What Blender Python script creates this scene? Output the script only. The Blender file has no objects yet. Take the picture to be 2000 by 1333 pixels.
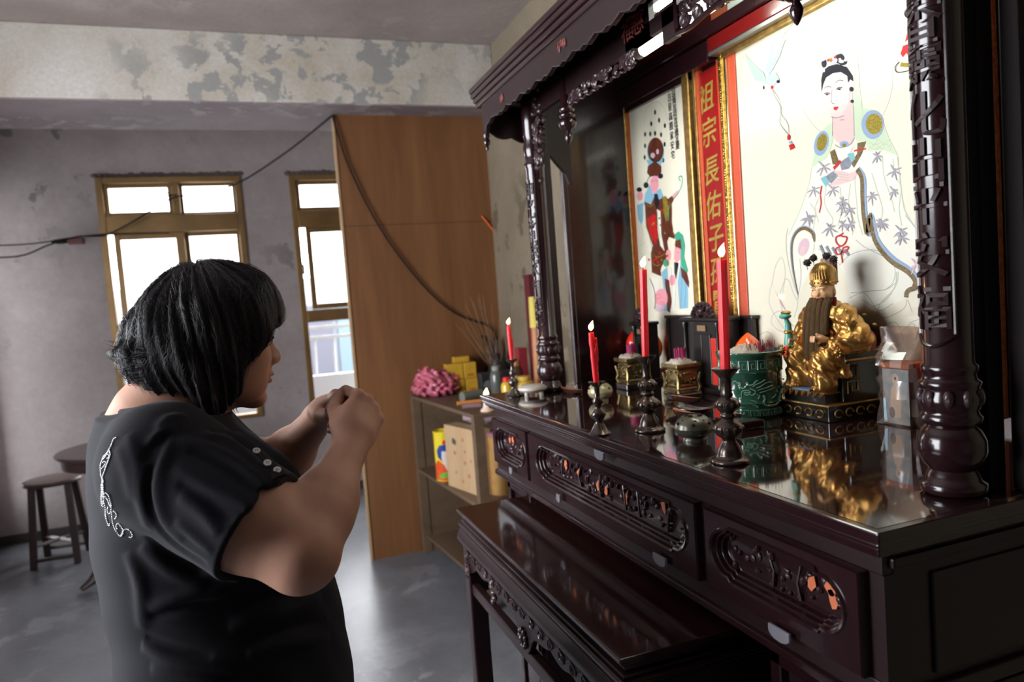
import bpy, math, random
import numpy as np
from mathutils import Vector, Matrix
C = bpy.context.scene.collection
SC = bpy.context.scene
PI = math.pi
random.seed(7); RN = np.random.RandomState(7)

# ------------------------------------------------------------ camera, sky, exposure
YAW, PITCH, ROLL, FPX = math.radians(19.87), math.radians(3.69), math.radians(-4.32), 1412.0
cy_, sy_, cp_, sp_ = math.cos(YAW), math.sin(YAW), math.cos(PITCH), math.sin(PITCH)
fw = np.array([sy_*cp_, cy_*cp_, -sp_]); r0 = np.array([cy_, -sy_, 0.0]); u0 = np.cross(r0, fw)
rt = r0*math.cos(ROLL)+u0*math.sin(ROLL); up = -r0*math.sin(ROLL)+u0*math.cos(ROLL)
EYE = np.array([0.0, 0.0, 1.5])
cd = bpy.data.cameras.new('camera'); cam = bpy.data.objects.new('camera', cd); C.objects.link(cam)
cd.sensor_width = 36.0; cd.lens = FPX/2000*36.0; cd.clip_start = 0.02
cam.matrix_world = Matrix(((rt[0], up[0], -fw[0], 0), (rt[1], up[1], -fw[1], 0), (rt[2], up[2], -fw[2], 1.5), (0, 0, 0, 1)))
cd.dof.use_dof = True; cd.dof.focus_distance = 1.12; cd.dof.aperture_fstop = 5.0
SC.camera = cam
vs = SC.view_settings
SC.display_settings.display_device = 'sRGB'
vs.view_transform = 'Standard'; vs.look = 'None'; vs.exposure = 0.0; vs.gamma = 1.0; vs.use_curve_mapping = False
SC.cycles.use_denoising = True; SC.cycles.max_bounces = 8; SC.cycles.diffuse_bounces = 4; SC.cycles.glossy_bounces = 4
SC.cycles.transmission_bounces = 4; SC.cycles.transparent_max_bounces = 8
SC.cycles.caustics_reflective = False; SC.cycles.caustics_refractive = False
SC.cycles.sample_clamp_indirect = 4.0
w = bpy.data.worlds.new('overcast_sky'); SC.world = w; w.use_nodes = True
bg = w.node_tree.nodes['Background']; bg.inputs[0].default_value = (0.93, 0.955, 1.0, 1); bg.inputs[1].default_value = 17.5

def portal(name, loc, rot, sx, sy):
    l = bpy.data.lights.new(name, 'AREA'); l.shape = 'RECTANGLE'; l.size = sx; l.size_y = sy
    l.cycles.is_portal = True
    o = bpy.data.objects.new(name, l); o.location = loc; o.rotation_euler = rot; C.objects.link(o)
# daylight comes in through the two windows and two unseen openings added to the left wall for fill
portal('window_daylight', (-.45, 6.1, 1.63), (PI/2, 0, PI), .98, 1.86)
portal('window_daylight', (.88, 6.1, 1.63), (PI/2, 0, PI), .98, 1.86)
portal('added_opening_daylight', (-1.95, 5.74, 1.38), (PI/2, 0, -PI/2), .22, 2.15)
portal('added_opening_daylight', (-1.95, 1.85, 1.65), (PI/2, 0, -PI/2), 2.2, 1.5)

def at(px, py, ax, val):
    """the point of a world plane that the photograph shows at pixel (px, py)"""
    d = fw*FPX+rt*(px-1000)-up*(py-666.5); i = 'XYZ'.index(ax)
    return EYE+d*((val-EYE[i])/d[i])
def J(px, py, Y): return at(px, py, 'Y', Y)

# ------------------------------------------------------------ materials
MATS = {}
def M(name, col, rough=.5, metal=0, spec=.5, coat=0, var=0, vs_=8, col2=None, bump=0, bs=30, emit=None, es=0, sss=0, stretch=None, alpha=None, aniso=0, trans=0, ior=1.5, sheen=0, rvar=0):
    if name in MATS: return MATS[name]
    m = bpy.data.materials.new(name); m.use_nodes = True; MATS[name] = m
    nt = m.node_tree; b = nt.nodes['Principled BSDF']; N = nt.nodes.new; L = nt.links.new
    c = (*col, 1); b.inputs['Base Color'].default_value = c
    b.inputs['Roughness'].default_value = rough; b.inputs['Metallic'].default_value = metal
    b.inputs['Specular IOR Level'].default_value = spec; b.inputs['Coat Weight'].default_value = coat
    b.inputs['Coat Roughness'].default_value = .06; b.inputs['IOR'].default_value = ior
    if trans: b.inputs['Transmission Weight'].default_value = trans
    if sheen: b.inputs['Sheen Weight'].default_value = sheen; b.inputs['Sheen Roughness'].default_value = .4
    if sss:
        b.inputs['Subsurface Weight'].default_value = sss; b.inputs['Subsurface Radius'].default_value = (.02, .008, .004); b.inputs['Subsurface Scale'].default_value = .5
    if emit: b.inputs['Emission Color'].default_value = (*emit, 1); b.inputs['Emission Strength'].default_value = es
    if alpha is not None: b.inputs['Alpha'].default_value = alpha
    if var or bump or rvar:
        tc = N('ShaderNodeTexCoord'); mp = N('ShaderNodeMapping'); L(tc.outputs['Object'], mp.inputs[0])
        if stretch: mp.inputs['Scale'].default_value = stretch
    if var or rvar:
        n = N('ShaderNodeTexNoise'); n.inputs['Scale'].default_value = vs_; n.inputs['Detail'].default_value = 6; L(mp.outputs[0], n.inputs[0])
        if var:
            rp = N('ShaderNodeValToRGB'); L(n.outputs[0], rp.inputs[0])
            rp.color_ramp.elements[0].position = .5-.25; rp.color_ramp.elements[1].position = .5+.25
            c2 = col2 or tuple(x*(1-var) for x in col)
            rp.color_ramp.elements[0].color = (*c2, 1); rp.color_ramp.elements[1].color = c
            L(rp.outputs[0], b.inputs['Base Color'])
        if rvar:
            mr = N('ShaderNodeMapRange'); L(n.outputs[0], mr.inputs[0]); mr.inputs[1].default_value = .3; mr.inputs[2].default_value = .7
            mr.inputs[3].default_value = rough-rvar; mr.inputs[4].default_value = rough+rvar; L(mr.outputs[0], b.inputs['Roughness'])
    if bump:
        n2 = N('ShaderNodeTexNoise'); n2.inputs['Scale'].default_value = bs; n2.inputs['Detail'].default_value = 4; L(mp.outputs[0], n2.inputs[0])
        bp = N('ShaderNodeBump'); bp.inputs['Strength'].default_value = bump; bp.inputs['Distance'].default_value = .004
        L(n2.outputs[0], bp.inputs['Height']); L(bp.outputs[0], b.inputs['Normal'])
    return m

def plaster(name, base, stain, patch, sc=1.2, amount=.5, fine=.2, bump=.25, zb=None, rough=.85):
    """old painted plaster: broad stains, flaked patches with hard edges, fine grain"""
    m = bpy.data.materials.new(name); m.use_nodes = True; nt = m.node_tree; N = nt.nodes.new; L = nt.links.new
    b = nt.nodes['Principled BSDF']; b.inputs['Roughness'].default_value = rough; b.inputs['Specular IOR Level'].default_value = .25
    tc = N('ShaderNodeTexCoord')
    def noise(s, d=6, r=.55, dist=0):
        n = N('ShaderNodeTexNoise'); n.inputs['Scale'].default_value = s; n.inputs['Detail'].default_value = d
        n.inputs['Roughness'].default_value = r; n.inputs['Distortion'].default_value = dist; L(tc.outputs['Object'], n.inputs[0]); return n.outputs[0]
    def ramp(x, a, b_):
        r = N('ShaderNodeMapRange'); r.inputs[1].default_value = a; r.inputs[2].default_value = b_; L(x, r.inputs[0]); return r.outputs[0]
    def mix(f, a, b_):
        x = N('ShaderNodeMix'); x.data_type = 'RGBA'
        if hasattr(f, 'is_output'): L(f, x.inputs[0])
        else: x.inputs[0].default_value = f
        for i, q in ((6, a), (7, b_)):
            if isinstance(q, tuple): x.inputs[i].default_value = (*q, 1)
            else: L(q, x.inputs[i])
        return x.outputs[2]
    c = mix(ramp(noise(sc, 8, .6, .4), .35, .68), base, stain)
    f1 = ramp(noise(sc*2.6, 10, .62, .3), .60-amount*.1, .615-amount*.1)
    mk = ramp(noise(sc*.55, 2), .45, .6)
    mm = N('ShaderNodeMath'); mm.operation = 'MULTIPLY'; L(f1, mm.inputs[0]); L(mk, mm.inputs[1])
    c = mix(mm.outputs[0], c, patch)
    g = ramp(noise(sc*22, 6, .7), .3, .75)
    mg = N('ShaderNodeMath'); mg.operation = 'MULTIPLY'; L(g, mg.inputs[0]); mg.inputs[1].default_value = fine
    c = mix(mg.outputs[0], c, tuple(x*.55 for x in stain))
    L(c, b.inputs['Base Color'])
    bp = N('ShaderNodeBump'); bp.inputs['Strength'].default_value = bump; bp.inputs['Distance'].default_value = .01
    L(noise(sc*14, 8, .6), bp.inputs['Height']); L(bp.outputs[0], b.inputs['Normal'])
    return m

def woodmat(name, c1, c2, rough=.5, sc=6, stretch=(1, 1, .08), coat=0, bump=.1):
    m = bpy.data.materials.new(name); m.use_nodes = True; nt = m.node_tree; N = nt.nodes.new; L = nt.links.new
    b = nt.nodes['Principled BSDF']; b.inputs['Roughness'].default_value = rough; b.inputs['Coat Weight'].default_value = coat
    tc = N('ShaderNodeTexCoord'); mp = N('ShaderNodeMapping'); L(tc.outputs['Object'], mp.inputs[0]); mp.inputs['Scale'].default_value = stretch
    n = N('ShaderNodeTexNoise'); n.inputs['Scale'].default_value = sc; n.inputs['Detail'].default_value = 8; n.inputs['Distortion'].default_value = 1.2; L(mp.outputs[0], n.inputs[0])
    n2 = N('ShaderNodeTexNoise'); n2.inputs['Scale'].default_value = sc*12; n2.inputs['Detail'].default_value = 4; L(mp.outputs[0], n2.inputs[0])
    a = N('ShaderNodeMath'); a.operation = 'MULTIPLY_ADD'; L(n2.outputs[0], a.inputs[0]); a.inputs[1].default_value = .35; L(n.outputs[0], a.inputs[2])
    rp = N('ShaderNodeValToRGB'); L(a.outputs[0], rp.inputs[0]); rp.color_ramp.elements[0].position = .45; rp.color_ramp.elements[1].position = .9
    rp.color_ramp.elements[0].color = (*c1, 1); rp.color_ramp.elements[1].color = (*c2, 1); L(rp.outputs[0], b.inputs['Base Color'])
    bp = N('ShaderNodeBump'); bp.inputs['Strength'].default_value = bump; bp.inputs['Distance'].default_value = .002; L(n2.outputs[0], bp.inputs['Height']); L(bp.outputs[0], b.inputs['Normal'])
    return m

# ------------------------------------------------------------ mesh building
def wl(o):
    v = Vector((0, 0, 0))
    while o is not None: v = v+o.location; o = o.parent
    return v
def tag(o, label=None, cat=None, group=None, kind=None):
    if label: o['label'] = label
    if cat: o['category'] = cat
    if group: o['group'] = group
    if kind: o['kind'] = kind
    return o
def thing(name, label, cat, loc=(0, 0, 0), group=None):
    o = bpy.data.objects.new(name, None); C.objects.link(o); o.location = loc; o.empty_display_size = .05
    return tag(o, label, cat, group)
class MB:
    def __init__(s): s.v = []; s.f = []; s.n = 0
    def add(s, V, F):
        V = [tuple(map(float, p)) for p in V]; s.v += V
        s.f += [tuple(int(i)+s.n for i in f) for f in F]; s.n += len(V); return s
    def box(s, x0, x1, y0, y1, z0, z1):
        V = [(x, y, z) for x in (x0, x1) for y in (y0, y1) for z in (z0, z1)]
        return s.add(V, [(0, 1, 3, 2), (4, 6, 7, 5), (0, 4, 5, 1), (2, 3, 7, 6), (0, 2, 6, 4), (1, 5, 7, 3)])
    def obox(s, c, a, b, d):
        c, a, b, d = map(np.array, (c, a, b, d))
        V = [c+i*a+j*b+k*d for i in (-1, 1) for j in (-1, 1) for k in (-1, 1)]
        return s.add(V, [(0, 1, 3, 2), (4, 6, 7, 5), (0, 4, 5, 1), (2, 3, 7, 6), (0, 2, 6, 4), (1, 5, 7, 3)])
    def prism(s, pts, ax, a, b):
        def P(p, t): return (t, p[0], p[1]) if ax == 'X' else (p[0], t, p[1]) if ax == 'Y' else (p[0], p[1], t)
        n = len(pts); V = [P(p, a) for p in pts]+[P(p, b) for p in pts]
        F = [tuple(range(n))[::-1], tuple(range(n, 2*n))]+[(i, (i+1) % n, n+(i+1) % n, n+i) for i in range(n)]
        return s.add(V, F)
    def lathe(s, prof, c, seg=28, sx=1, sy=1):
        n = len(prof); V = []; F = []
        for (r, z) in prof:
            for k in range(seg):
                t = 2*PI*k/seg; V.append((c[0]+r*sx*math.cos(t), c[1]+r*sy*math.sin(t), c[2]+z))
        for i in range(n-1):
            for k in range(seg): F.append((i*seg+k, i*seg+(k+1) % seg, (i+1)*seg+(k+1) % seg, (i+1)*seg+k))
        F.append(tuple(range(seg))[::-1]); F.append(tuple(range((n-1)*seg, n*seg)))
        return s.add(V, F)
    def tube(s, pts, r, seg=6, closed=False, flat=1.0):
        P = [np.array(p, float) for p in pts]; n = len(P); R = r if hasattr(r, '__len__') else [r]*n; V = []; F = []; ref = None
        for i in range(n):
            t = (P[(i+1) % n]-P[i-1]) if closed else P[min(i+1, n-1)]-P[max(i-1, 0)]
            t = t/(np.linalg.norm(t)+1e-12)
            if ref is None: ref = np.cross(t, (0, 0, 1)) if abs(t[2]) < .9 else np.cross(t, (1, 0, 0))
            a = ref-t*np.dot(ref, t); a /= np.linalg.norm(a)+1e-12; ref = a; b = np.cross(t, a)
            for k in range(seg):
                q = 2*PI*k/seg; V.append(P[i]+R[i]*(a*math.cos(q)+flat*b*math.sin(q)))
        m = n if closed else n-1
        for i in range(m):
            for k in range(seg): F.append((i*seg+k, i*seg+(k+1) % seg, ((i+1) % n)*seg+(k+1) % seg, ((i+1) % n)*seg+k))
        if not closed: F.append(tuple(range(seg))[::-1]); F.append(tuple(range((n-1)*seg, n*seg)))
        return s.add(V, F)
    def ell(s, c, r, seg=16, ring=10):
        if not hasattr(r, '__len__'): r = (r, r, r)
        V = [(c[0], c[1], c[2]-r[2])]; F = []
        for i in range(1, ring):
            a = PI*i/ring
            for k in range(seg):
                t = 2*PI*k/seg; V.append((c[0]+r[0]*math.sin(a)*math.cos(t), c[1]+r[1]*math.sin(a)*math.sin(t), c[2]-r[2]*math.cos(a)))
        V.append((c[0], c[1], c[2]+r[2])); e = len(V)-1
        for k in range(seg):
            F.append((0, 1+(k+1) % seg, 1+k)); F.append((e, e-seg+k, e-seg+(k+1) % seg))
            for i in range(ring-2): F.append((1+i*seg+k, 1+i*seg+(k+1) % seg, 1+(i+1)*seg+(k+1) % seg, 1+(i+1)*seg+k))
        return s.add(V, F)
    def build(s, name, mat, parent=None, smooth=False, bev=0, ang=40, kind=None, label=None):
        me = bpy.data.meshes.new(name); V = np.array(s.v, float)
        if parent is not None: off = np.array(wl(parent))
        else: off = np.array([(V[:, 0].min()+V[:, 0].max())/2, (V[:, 1].min()+V[:, 1].max())/2, V[:, 2].min()])
        me.from_pydata((V-off).tolist(), [], s.f); me.update()
        o = bpy.data.objects.new(name, me); C.objects.link(o)
        if parent is not None: o.parent = parent
        else: o.location = off
        me.materials.append(mat)
        if smooth:
            me.polygons.foreach_set('use_smooth', [True]*len(me.polygons))
            if smooth != 2:
                try: me.set_sharp_from_angle(angle=math.radians(ang))
                except Exception: pass
        if bev:
            md = o.modifiers.new('edge', 'BEVEL'); md.width = bev; md.segments = 2; md.limit_method = 'ANGLE'; md.angle_limit = math.radians(50)
        if kind: o['kind'] = kind
        if label: o['label'] = label
        return o
def bx(name, mat, parent, *a, **k): return MB().box(*a).build(name, mat, parent, **k)
def children(o): return [c for c in list(C.objects) if c.parent == o]
def copy_tree(o, loc=None, rz=None, label=None, parent=None):
    kids = children(o); c = o.copy(); C.objects.link(c)
    if parent is not None: c.parent = parent
    if loc is not None: c.location = loc
    if rz is not None: c.rotation_euler = (0, 0, rz)
    if label: c['label'] = label
    for k in kids: copy_tree(k, parent=c)
    return c
def text(body, name, mat, size, place, parent, depth=.002, bold=0, cyl=None, sx=1.0, kind=None):
    """lettering as a mesh; place maps glyph (x right, y up, z out) to world"""
    cu = bpy.data.curves.new(name, 'FONT'); cu.body = body; cu.size = size; cu.extrude = depth/2; cu.offset = bold; cu.align_x = 'CENTER'; cu.align_y = 'CENTER'; cu.resolution_u = 3
    t = bpy.data.objects.new(name, cu); C.objects.link(t)
    dg = bpy.context.evaluated_depsgraph_get(); me = bpy.data.meshes.new_from_object(t.evaluated_get(dg))
    n = len(me.vertices); co = np.zeros(n*3); me.vertices.foreach_get('co', co); co = co.reshape(-1, 3)
    F = [tuple(p.vertices) for p in me.polygons]
    bpy.data.objects.remove(t); bpy.data.meshes.remove(me)
    if not n: return None
    V = [place(x*sx, y, z) for x, y, z in co]
    mb = MB(); mb.add(V, F); return mb.build(name, mat, parent, kind=kind)

# ------------------------------------------------------------ smooth bodies from distance fields
def rc(P, a, b, r1, r2):
    a = np.asarray(a, np.float32); b = np.asarray(b, np.float32); d = b-a
    t = np.clip(((P-a)@d)/max(d@d, 1e-9), 0, 1); return np.linalg.norm(P-a-t[:, None]*d, axis=1)-(r1+(r2-r1)*t)
def el(P, c, r, R=None):
    q = P-np.asarray(c, np.float32)
    if R is not None: q = q@np.asarray(R, np.float32)
    r = np.asarray(r, np.float32); k0 = np.linalg.norm(q/r, axis=1); k1 = np.linalg.norm(q/(r*r), axis=1)
    return k0*(k0-1)/np.maximum(k1, 1e-6)
def rbox(P, c, r, rr, R=None):
    q = P-np.asarray(c, np.float32)
    if R is not None: q = q@np.asarray(R, np.float32)
    q = np.abs(q)-(np.asarray(r, np.float32)-rr)
    return np.linalg.norm(np.maximum(q, 0), axis=1)+np.minimum(q.max(1), 0)-rr
def smin(a, b, k):
    h = np.maximum(k-np.abs(a-b), 0)/k; return np.minimum(a, b)-h*h*k*.25
def smax(a, b, k): return -smin(-a, -b, k)
def smooth_keys(rows, n=80):
    r = np.array(sorted(rows), float); z = np.linspace(r[0, 0], r[-1, 0], n); out = [z]
    for j in range(1, r.shape[1]):
        y = np.interp(z, r[:, 0], r[:, j])
        for _ in range(6): y = np.convolve(np.pad(y, 2, 'edge'), [.1, .2, .4, .2, .1], 'valid')
        out.append(y)
    return out
def loft(P, K, ex=2.0):
    z = P[:, 2]; xb, xf, cy, hy = [np.interp(z, K[0], k) for k in K[1:]]
    ax = (xf-xb)/2; cx = (xf+xb)/2; q = (np.abs((P[:, 0]-cx)/ax)**ex+np.abs((P[:, 1]-cy)/hy)**ex)**(1/ex)
    d = (q-1)*np.minimum(ax, hy)*.95
    return np.maximum(d, np.maximum(K[0][0]-z, z-K[0][-1]))
def snet(fn, lo, hi, h, B=6, slack=1.5):
    lo = np.array(lo, np.float64); n = (np.ceil((np.array(hi)-lo)/h/B).astype(int))
    N = n*B; bi = np.stack(np.meshgrid(*[np.arange(k) for k in n], indexing='ij'), -1).reshape(-1, 3)
    cc = lo+(bi*B+(B-1)/2)*h; dc = fn(cc.astype(np.float32))
    D = np.repeat(np.repeat(np.repeat(dc.reshape(n), B, 0), B, 1), B, 2).astype(np.float32)
    act = np.abs(dc) < B*h*.87*slack
    ab = bi[act]; off = np.stack(np.meshgrid(*[np.arange(B)]*3, indexing='ij'), -1).reshape(-1, 3)
    for s in range(0, len(ab), 1500):
        g = ab[s:s+1500, None, :]*B+off[None]; gg = g.reshape(-1, 3)
        D[gg[:, 0], gg[:, 1], gg[:, 2]] = fn((lo+gg*h).astype(np.float32))
    D[0] = D[-1] = np.maximum(D[0], 1e-3); D[:, 0] = np.abs(D[:, 0])+1e-4; D[:, -1] = np.abs(D[:, -1])+1e-4; D[:, :, 0] = np.abs(D[:, :, 0])+1e-4; D[:, :, -1] = np.abs(D[:, :, -1])+1e-4
    D[0] = np.abs(D[0])+1e-4; D[-1] = np.abs(D[-1])+1e-4
    S = D < 0
    cnt = np.zeros(tuple(N-1), np.int8)
    cs = [(i, j, k) for i in (0, 1) for j in (0, 1) for k in (0, 1)]
    for i, j, k in cs: cnt += S[i:N[0]-1+i, j:N[1]-1+j, k:N[2]-1+k]
    cell = np.argwhere((cnt > 0) & (cnt < 8)); idx = -np.ones(tuple(N-1), np.int64); idx[tuple(cell.T)] = np.arange(len(cell))
    acc = np.zeros((len(cell), 3)); num = np.zeros(len(cell))
    for a in cs:
        for d in range(3):
            if a[d]: continue
            b = list(a); b[d] = 1
            va = D[tuple((cell+a).T)]; vb = D[tuple((cell+b).T)]; m = (va < 0) != (vb < 0)
            t = np.where(m, va/np.where(m, va-vb, 1), 0); p = np.array(a, float)[None]+np.zeros((len(cell), 3)); p[:, d] += t
            acc += p*m[:, None]; num += m
    V = lo+(cell+acc/num[:, None])*h; F = []
    for d in range(3):
        e, f = [x for x in range(3) if x != d]
        A = [slice(None)]*3; Bs = [slice(None)]*3; A[d] = slice(0, N[d]-1); Bs[d] = slice(1, N[d])
        sa, sb = S[tuple(A)], S[tuple(Bs)]; ed = np.argwhere(sa != sb)
        ed = ed[(ed[:, e] > 0) & (ed[:, f] > 0) & (ed[:, e] < N[e]-1) & (ed[:, f] < N[f]-1)]
        q = []
        for oe, of in ((0, 0), (1, 0), (1, 1), (0, 1)):
            t = ed.copy(); t[:, e] -= oe; t[:, f] -= of; q.append(idx[tuple(t.T)])
        q = np.stack(q, 1); flip = sa[tuple(ed.T)] if d != 1 else ~sa[tuple(ed.T)]
        q[~flip] = q[~flip][:, ::-1]; F.append(q)
    F = np.concatenate(F); F = F[(F >= 0).all(1)]
    return V, F
def sdf_obj(name, fn, lo, hi, h, mat, parent=None, relax=0, **k):
    V, F = snet(fn, lo, hi, h)
    me = bpy.data.meshes.new(name); off = np.array(wl(parent)) if parent is not None else np.zeros(3)
    me.vertices.add(len(V)); me.vertices.foreach_set('co', (V-off).astype(np.float32).ravel())
    me.loops.add(F.size); me.loops.foreach_set('vertex_index', F.astype(np.int32).ravel())
    me.polygons.add(len(F)); me.polygons.foreach_set('loop_start', np.arange(0, F.size, 4, dtype=np.int32))
    me.update(calc_edges=True); me.validate()
    me.polygons.foreach_set('use_smooth', [True]*len(me.polygons)); me.materials.append(mat)
    o = bpy.data.objects.new(name, me); C.objects.link(o)
    if parent is not None: o.parent = parent
    for q, v in k.items(): o[q] = v
    return o
def hit(fn, px, py, tmax=3, n=70):
    d = fw*FPX+rt*(px-1000)-up*(py-666.5); d = d/np.linalg.norm(d); t = .3
    for _ in range(n):
        s = float(fn((EYE+d*t)[None].astype(np.float32))[0]); t += s*.7
        if abs(s) < 2e-4: return EYE+d*t
        if t > tmax: return None
    return EYE+d*t
# ------------------------------------------------------------ the room
m_wall = plaster('old_grey_plaster', (.47, .425, .42), (.33, .29, .285), (.20, .18, .18), 1.1, .1, .3)
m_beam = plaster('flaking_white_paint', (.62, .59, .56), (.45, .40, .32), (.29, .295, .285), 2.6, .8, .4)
m_soff = plaster('soffit_plaster', (.30, .25, .26), (.22, .18, .19), (.38, .33, .34), 2.5, .5, .3)  # underside plaster, darker than the beam's face, with stains
m_ceil = plaster('ceiling_plaster', (.40, .345, .33), (.29, .245, .23), (.46, .40, .385), 1.6, .4, .3)
m_rwall = plaster('greenish_side_wall', (.27, .225, .16), (.18, .145, .10), (.13, .105, .07), 1.4, .2, .25)
m_floor = plaster('polished_concrete', (.19, .195, .215), (.11, .113, .125), (.25, .255, .275), 1.7, .6, .3, .08, rough=.3)
m_ply = woodmat('plywood', (.12, .047, .015), (.22, .095, .034), .5, 3.2, (1, 1, .10))
m_ply2 = woodmat('plywood_dark', (.09, .055, .032), (.15, .095, .055), .55, 4, (1, .1, 1))
m_frame = M('bronze_window_frame', (.30, .18, .07), .38, .55, var=.5, vs_=3)
def struct(name, mb, mat, **k): return mb.build(name, mat, kind='structure', **k)
XL, XR, YB, YF, ZC = -1.8, 1.46, 5.97, -3.0, 2.945
struct('floor', MB().box(XL-.2, XR+.2, YF-.2, YB+.2, -.12, 0), m_floor)
struct('ceiling', MB().box(XL-.2, XR+.2, YF-.2, YB+.2, ZC, ZC+.12), m_ceil)
struct('wall_right', MB().box(XR, XR+.2, YF-.2, YB+.2, 0, ZC), m_rwall)
mb = MB().box(XL-.2, XL, YF-.2, .75, 0, ZC).box(XL-.2, XL, 2.95, 5.63, 0, ZC).box(XL-.2, XL, 5.85, YB+.2, 0, ZC).box(XL-.2, XL, .75, 2.95, 0, .9).box(XL-.2, XL, .75, 2.95, 2.4, ZC).box(XL-.2, XL, 5.63, 5.85, 0, .3).box(XL-.2, XL, 5.63, 5.85, 2.45, ZC)  # out of view; its two gaps are placed and sized for their light
struct('wall_left', mb, m_wall)
mb = MB().box(XL, XR, YF-.2, YF, 0, ZC)
struct('wall_front', mb, m_wall)
W1, W2, WZ0, WZ1 = (-.94, .045), (.40, 1.38), .70, 2.56
mb = MB().box(XL, W1[0], YB, YB+.2, 0, ZC).box(W1[1], W2[0], YB, YB+.2, 0, ZC).box(W2[1], XR, YB, YB+.2, 0, ZC)
mb.box(W1[0], W1[1], YB, YB+.2, 0, WZ0).box(W2[0], W2[1], YB, YB+.2, 0, WZ0).box(W1[0], W1[1], YB, YB+.2, WZ1, ZC).box(W2[0], W2[1], YB, YB+.2, WZ1, ZC)
struct('wall_back', mb, m_wall)
tag(struct('trim_1', MB().box(XL, XR, 4.02, 4.62, 2.595, ZC), m_beam, bev=.006), 'flaking white concrete beam under the ceiling', None)
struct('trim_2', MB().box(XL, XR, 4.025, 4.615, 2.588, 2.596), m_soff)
m_base = M('dark_skirting', (.06, .055, .055), .7, var=.4)
struct('baseboard_back', MB().box(XL, XR, YB-.012, YB, 0, .07), m_base)

# windows: bronze frames, frosted panes above, clear panes below
m_frost = bpy.data.materials.new('frosted_glass'); m_frost.use_nodes = True; nt = m_frost.node_tree; nt.nodes.clear()
o_ = nt.nodes.new('ShaderNodeOutputMaterial'); tl = nt.nodes.new('ShaderNodeBsdfTranslucent'); tr = nt.nodes.new('ShaderNodeBsdfTransparent'); mx = nt.nodes.new('ShaderNodeMixShader')
tl.inputs[0].default_value = (.92, .93, .95, 1); mx.inputs[0].default_value = .8
nt.links.new(tr.outputs[0], mx.inputs[1]); nt.links.new(tl.outputs[0], mx.inputs[2]); nt.links.new(mx.outputs[0], o_.inputs[0])
def thin_glass(name, tint=(1, 1, 1), rough=.02, amt=.10):
    m = bpy.data.materials.new(name); m.use_nodes = True; nt = m.node_tree; nt.nodes.clear()
    o_ = nt.nodes.new('ShaderNodeOutputMaterial'); g = nt.nodes.new('ShaderNodeBsdfGlossy'); tr = nt.nodes.new('ShaderNodeBsdfTransparent'); mx = nt.nodes.new('ShaderNodeMixShader'); fr = nt.nodes.new('ShaderNodeFresnel')
    fr.inputs[0].default_value = 1.5; g.inputs['Roughness'].default_value = rough; tr.inputs[0].default_value = (*tint, 1)
    nt.links.new(fr.outputs[0], mx.inputs[0]); nt.links.new(tr.outputs[0], mx.inputs[1]); nt.links.new(g.outputs[0], mx.inputs[2]); nt.links.new(mx.outputs[0], o_.inputs[0])
    return m
m_glass = thin_glass('clear_glass')
def window(n, x0, x1, shift):
    r = bpy.data.objects.new('window_%d' % n, None); C.objects.link(r); r.location = (x0, YB, WZ0); r['kind'] = 'structure'
    y0, y1 = YB-.03, YB+.06; xm = (x0+x1)/2+.03
    def bar(a, b, c, d, y0=y0, y1=y1, nm='window_frame'): bx(nm, m_frame, r, a, b, y0, y1, c, d, bev=.004)
    bar(x0, x0+.045, WZ0, WZ1); bar(x1-.045, x1, WZ0, WZ1); bar(x0+.045, x1-.045, WZ1-.045, WZ1); bar(x0+.045, x1-.045, WZ0, WZ0+.03)
    bar(x0+.045, x1-.045, 2.15, 2.28, nm='transom'); bar(x0+.045, x1-.045, 1.41, 1.495, nm='transom')
    bar(xm-.025, xm+.025, 2.28, WZ1-.045); bar(xm-.03, xm+.03, 1.495, 2.15); bar(xm-.025, xm+.025, WZ0+.03, 1.41)
    def sash(a, b, c, d, y, t, g, nm='sash'):
        s = MB().box(a, a+t, y, y+.025, c, d).box(b-t, b, y, y+.025, c, d).box(a+t, b-t, y, y+.025, c, c+t).box(a+t, b-t, y, y+.025, d-t, d).build(nm, m_frame, r, bev=.003)
        MB().add([(a+t, y+.012, c+t), (b-t, y+.012, c+t), (b-t, y+.012, d-t), (a+t, y+.012, d-t)], [(0, 1, 2, 3)]).build('pane', g, s)
    sash(x0+.045, xm-.025, 2.28, WZ1-.045, YB, .03, m_frost); sash(xm+.025, x1-.045, 2.28, WZ1-.045, YB+.02, .022, m_frost)
    sash(x0+.045+shift, xm+.01+shift*.3, 1.50, 2.15, YB-.01, .042, m_frost); sash(xm+.03, x1-.04, 1.495, 2.15, YB+.025, .03, m_frost)
    sash(x0+.035, xm-.02, WZ0+.02, 1.41, YB+.02, .012, m_glass); sash(xm+.02, x1-.035, WZ0+.02, 1.41, YB+.02, .012, m_glass)
    # ragged mortar round the opening
    mm = MB()
    for k in range(26):
        xx = x0+(x1-x0)*k/25; mm.ell((xx, YB-.002, WZ1+.012+random.random()*.01), (.03, .012, .016+random.random()*.008), 8, 6)
    mm.build('mortar_edge', M('dark_mortar', (.10, .085, .08), .9, bump=.6), r, smooth=True, kind='stuff')
    return r
window(1, W1[0], W1[1], .035); wn2 = window(2, W2[0], W2[1], .045)
# small latch on the second window
MB().tube([(W2[0]+.05, YB-.035, 1.86), (W2[0]+.05, YB-.05, 1.83), (W2[0]+.05, YB-.035, 1.78)], .007).build('latch', M('grey_metal', (.3, .3, .3), .4, .8), wn2, smooth=True)
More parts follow.
